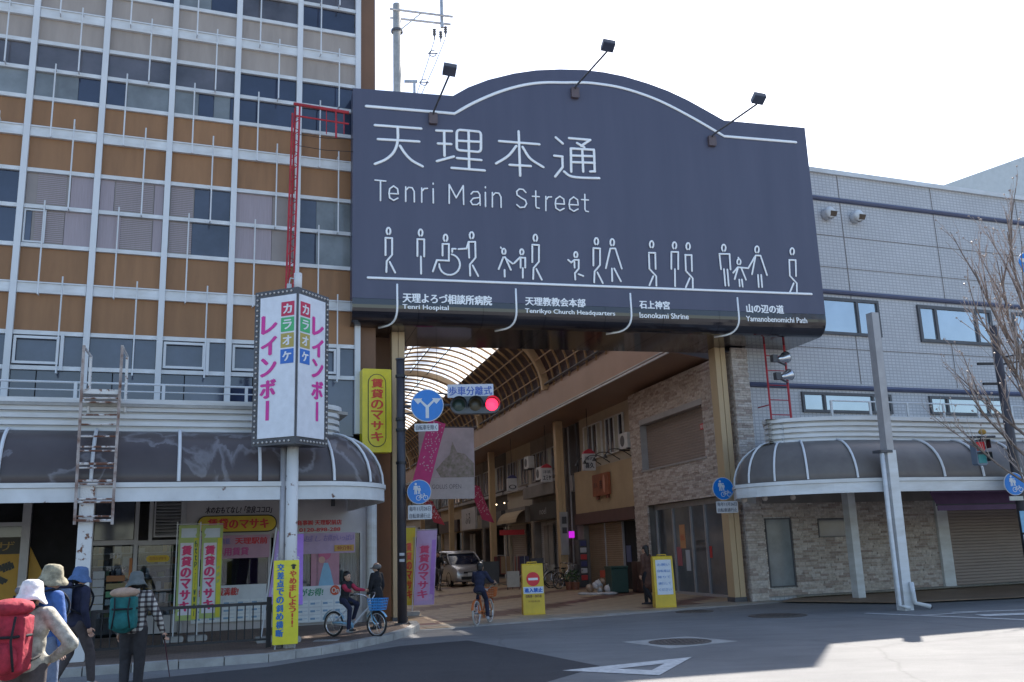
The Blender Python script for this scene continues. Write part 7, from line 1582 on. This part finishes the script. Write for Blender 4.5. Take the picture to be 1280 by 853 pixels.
CA.part('roof', loft([(-1.30, gsec(.66, 1.50, .60, 1.515)), (-1.5, gsec(.69, 1.535, .62, 1.61)), (-2.4, gsec(.69, 1.55, .62, 1.64)), (-3.2, gsec(.68, 1.54, .61, 1.61)), (-3.45, gsec(.64, 1.47, .58, 1.50))]), sil, True)
for sg_ in (1, -1):
    CA.part('pillar', MB().tube([(-.66, sg_*.77, .99), (-1.05, sg_*.75, 1.27), (-1.42, sg_*.67, 1.56)], .032, 6), sil, True); CA.part('pillar', MB().tube([(-2.35, sg_*.82, 1.03), (-2.32, sg_*.69, 1.57)], .035, 6), sil); CA.part('pillar', MB().tube([(-3.6, sg_*.78, 1.03), (-3.3, sg_*.67, 1.55)], .06, 6), sil)
    CA.part('headlight', blob(MB().sph((-.13, sg_*.62, .76), (.10, .13, .085), 10, 8).sph((-.3, sg_*.74, .82), (.14, .07, .06), 10, 8), .02, 3), mat('headlight_lens', (.5, .5, .52), .12, spec=.8), True)
    CA.part('mirror', blob(MB().sph((-.95, sg_*.95, 1.10), (.07, .10, .07), 10, 8).cap((-.95, sg_*.84, 1.06), (-.95, sg_*.95, 1.08), .02, .02), .02, 2), sil, True)
    for x in (-.72, -3.2):
        wh = CA.part('wheel', MB().torus((x, sg_*.74, .30), .225, .08, 24, 8, 'y'), M['rubber'], True); CA.part('rim', MB().lathe([(.001, .10*sg_*-1), (.06, .09*sg_*-1), (.17, .07*sg_*-1), (.19, .05*sg_*-1)], (x, sg_*.745, .30), 16, 'y'), M['steel'], parent=wh)
        CA.part('wheel_arch', MB().torus((x, sg_*.835, .32), .335, .02, 20, 5, 'y'), M['black'], True)
CA.part('grille', MB().box(-.02, .02, -.34, .34, .60, .68), M['black']); CA.part('lower_grille', MB().box(-.04, .015, -.46, .46, .32, .46), M['black']); CA.part('bumper', MB().tube(catmull([(-.28, -.83, .52), (-.05, -.6, .52), (.03, 0, .52), (-.05, .6, .52), (-.28, .83, .52)], 4), .035, 6), sil, True)
CA.part('number_plate', MB().box(.055, .065, -.165, .165, .48, .64), flat((.6, .6, .6))); CA.part('wiper', MB().tube([(-.80, -.45, 1.05), (-.98, .15, 1.2)], .01, 4), M['black'])
CA.part('wiper', MB().tube([(-.80, .05, 1.05), (-.98, .6, 1.2)], .01, 4), M['black'])

# ================================================================== GOODS IN THE ARCADE
random.seed(5)
def ap(px, py): q = AF.loc(ground(px, py)); return q
def rack(px, py, w_, cols, lab, h=1.35):
    q = ap(px, py); T = Thing('clothes_rack', lab, 'clothes rack', AF, (q.x, q.y, 0), 'clothes racks outside the shops')
    T.part('frame', MB().tube([(q.x-w_/2, q.y-.2, .03), (q.x-w_/2, q.y+.2, .03)], .015, 5).tube([(q.x+w_/2, q.y-.2, .03), (q.x+w_/2, q.y+.2, .03)], .015, 5).tube([(q.x-w_/2, q.y, .03), (q.x-w_/2, q.y, h), (q.x+w_/2, q.y, h), (q.x+w_/2, q.y, .03)], .014, 6), M['steel'])
    n = int(w_/.09)
    for i in range(n):
        x = q.x-w_/2+.06+(w_-.1)*i/n; c = random.choice(cols); L_ = random.uniform(.6, .85)
        T.part('garment', MB().prism([(x-.03, h-.04-L_), (x+.035, h-.04-L_), (x+.02, h-.05), (x-.01, h-.05)], q.y-.22, q.y+.22), flat(c, .85))
    return T
rack(628, 731, 1.6, [(.30, .05, .05), (.12, .05, .04), (.3, .2, .12), (.05, .04, .05)], 'rack of red and brown clothes beside the silver car')
rack(652, 733, 1.3, [(.05, .05, .10), (.35, .3, .26), (.3, .08, .06)], 'rack of dark and pale clothes outside the cafe front')
def board(px, py, w_, h, col, lab, frame_c=None, az=84):
    g = ground(px, py); fr = Frame((g.x, g.y), az); T = Thing('menu_board', lab, 'board', fr, (0, 0, 0), 'small boards on the arcade floor')
    T.part('panel', MB().bev(-w_/2, w_/2, -.02, .02, .12, h, .01), flat(col)); T.part('leg', MB().tube([(-w_/2+.02, 0, 0), (-w_/2+.02, 0, h)], .015, 5), M['dgrey']); T.part('leg', MB().tube([(w_/2-.02, 0, 0), (w_/2-.02, 0, h)], .015, 5), M['dgrey']); T.part('leg', MB().tube([(0, .35, 0), (0, .03, h*.8)], .012, 5), M['dgrey']); return T
board(642, 738, .5, .75, (.42, .42, .40), 'small pale board before the clothes racks'); board(673, 733, .55, 1.2, (.05, .05, .07), 'black framed chalk board left of the parked bicycles'); board(612, 733, .9, 1.1, (.05, .055, .07), 'dark board leaning beside the silver car')
for i, (px, py, az_) in enumerate(((689, 736, 60), (699, 737, 48))):
    g = ground(px, py); bicycle(Frame((g.x, g.y), az_), ('silver' if i == 0 else 'dark')+' city bicycle parked before the nearest inner column', .33, 1.06, [M['chrome'], M['black']][i], M['rubber'], [M['steel'], M['dgrey']][i], [M['steel'], M['black']][i])
g = ground(660, 735); bicycle(Frame((g.x, g.y), 75), 'parked bicycle with a pale basket left of the black board', .33, 1.06, M['dgrey'], M['rubber'], M['steel'], flat((.4, .38, .34)))
# red arrow sign over the goods
t, z = AF.at(639, 666, .9); T = Thing('arrow_sign', 'small red sign sticking out over the cafe front', 'sign', AF, (t, .9, z)); T.part('board', MB().box(t-.04, t+.04, .2, 1.5, z-.12, z+.14), flat((.50, .03, .04))); T.part('arm', MB().box(t-.02, t+.02, 0, .2, z-.02, z+.02), M['dgrey'])
# rubbish pile, bin, cabinet
q = ap(754, 742); T = Thing('rubbish_pile', 'heap of white plastic bags and cardboard before the closed tan shutter', 'rubbish', AF, (q.x, q.y, 0))
for i in range(11):
    a = random.uniform(0, 6.3); r_ = random.uniform(0, .45); z = random.uniform(.1, .4); rr = random.uniform(.1, .18); c = (q.x+r_*math.cos(a)*1.2, q.y+r_*math.sin(a), z)
    T.part('plastic_bag', blob(MB().sph(c, (rr, rr*.9, rr*.8), 10, 7).sph((c[0]+.08, c[1]+.03, c[2]+.05), rr*.7, 8, 6).cap(c, (c[0], c[1], c[2]+rr*1.1), rr*.3, .03), .03, 1), flat((.46, .45, .46) if i % 3 else (.30, .22, .16), .4), True)
T.part('carton', MB().obox((q.x-.1, q.y-.25, .3), (.45, .35, .6), Matrix.Rotation(.3, 3, 'Z')), flat((.24, .15, .09), .8)); T.part('carton', MB().obox((q.x+.05, q.y-.1, .66), (.22, .22, .24), Matrix.Rotation(.6, 3, 'Z')), flat((.36, .06, .03), .8))
q = ap(742, 744); T = Thing('plastic_sheet', 'crumpled white plastic spread on the floor before the rubbish pile', 'rubbish', AF, (q.x, q.y, 0)); T.part('sheet', blob(MB().sph((q.x, q.y, .04), (.35, .3, .05), 12, 6).sph((q.x-.5, q.y-.4, .05), (.3, .3, .06), 12, 6).sph((q.x+.2, q.y+.3, .05), (.25, .2, .05), 12, 6).sph((q.x-.25, q.y-.2, .04), (.3, .2, .05), 12, 6), .03, 1), flat((.45, .45, .46)), True)
q = ap(772, 742); T = Thing('waste_bin', 'dark green box bin beside the rubbish pile', 'bin', AF, (q.x, q.y, 0)); T.part('body', MB().bev(q.x-.3, q.x+.3, q.y-.3, q.y+.3, .03, .85, .03), flat((.025, .06, .05))); T.part('lid', MB().bev(q.x-.32, q.x+.32, q.y-.32, q.y+.32, .852, .92, .02), flat((.03, .07, .06)))
q = ap(795, 742); T = Thing('cabinet', 'dark brown cabinet standing before the shop doorway behind the woman', 'cabinet', AF, (q.x, q.y, 0)); T.part('body', MB().bev(q.x-.5, q.x+.5, q.y-.9, q.y-.1, .03, 1.05, .01), flat((.05, .022, .02))); T.part('door', MB().box(q.x-.45, q.x-.02, q.y-.1, q.y-.085, .1, 1.0), flat((.06, .028, .022))); T.part('door', MB().box(q.x+.02, q.x+.45, q.y-.1, q.y-.085, .1, 1.0), flat((.06, .028, .022)))
q = ap(727, 735); T = Thing('vending_stand', 'narrow stand with red and white goods beside the nearest inner column', 'stand', AF, (q.x, q.y, 0))
T.part('stand', MB().box(q.x-.2, q.x+.2, q.y-.25, q.y+.1, .02, 1.9), M['dgrey'])
for i in range(6): T.part('goods', MB().bev(q.x-.26, q.x-.2, q.y-.2, q.y+.05, .3+i*.27, .5+i*.27, .02), flat([(.45, .04, .04), (.45, .45, .47), (.05, .05, .15)][i % 3]))
for i, px in enumerate((712, 720)):
    q = ap(px, 738); T = Thing('planter', ('left' if i == 0 else 'right')+' potted shrub at the foot of the nearest inner column', 'plant', AF, (q.x, q.y, 0), 'potted plants by the inner column')
    T.part('pot', MB().lathe([(.001, .01), (.12, .01), (.16, .3), (.14, .3), (.001, .28)], (q.x, q.y, 0), 14), flat((.2, .08, .05))); mb = MB()
    for k in range(90):
        a = Vector((random.gauss(0, .12), random.gauss(0, .12), random.uniform(.0, .4))); c = Vector((q.x, q.y, .35))+a; n_ = Vector((random.gauss(0, 1), random.gauss(0, 1), 1)).normalized(); u_ = n_.orthogonal().normalized()*.05; v_ = n_.cross(u_)*.5
        mb.poly([tuple(c-u_), tuple(c+v_), tuple(c+u_), tuple(c-v_)])
    T.part('foliage', mb, M['leaf'], kind='stuff')
# small lamps under the right canopy edge, loudspeaker on the column
for k, (px, py) in enumerate(((956, 623), (991, 622), (931, 625))):
    q = FF.seen(px, py, -2.6); T = Thing('canopy_lamp', 'small round lamp under the right canopy edge, '+('second', 'third', 'first')[k]+' from its left end', 'lamp', FF, tuple(q), 'small lamps under the right canopy'); T.part('bulb', MB().sph(tuple(q), .07, 10, 8), flat((.6, .52, .45), .3), True); T.part('socket', MB().cyl((q.x, q.y, q.z+.05), (q.x, q.y, 2.93), .04, n=8), M['dgrey'])
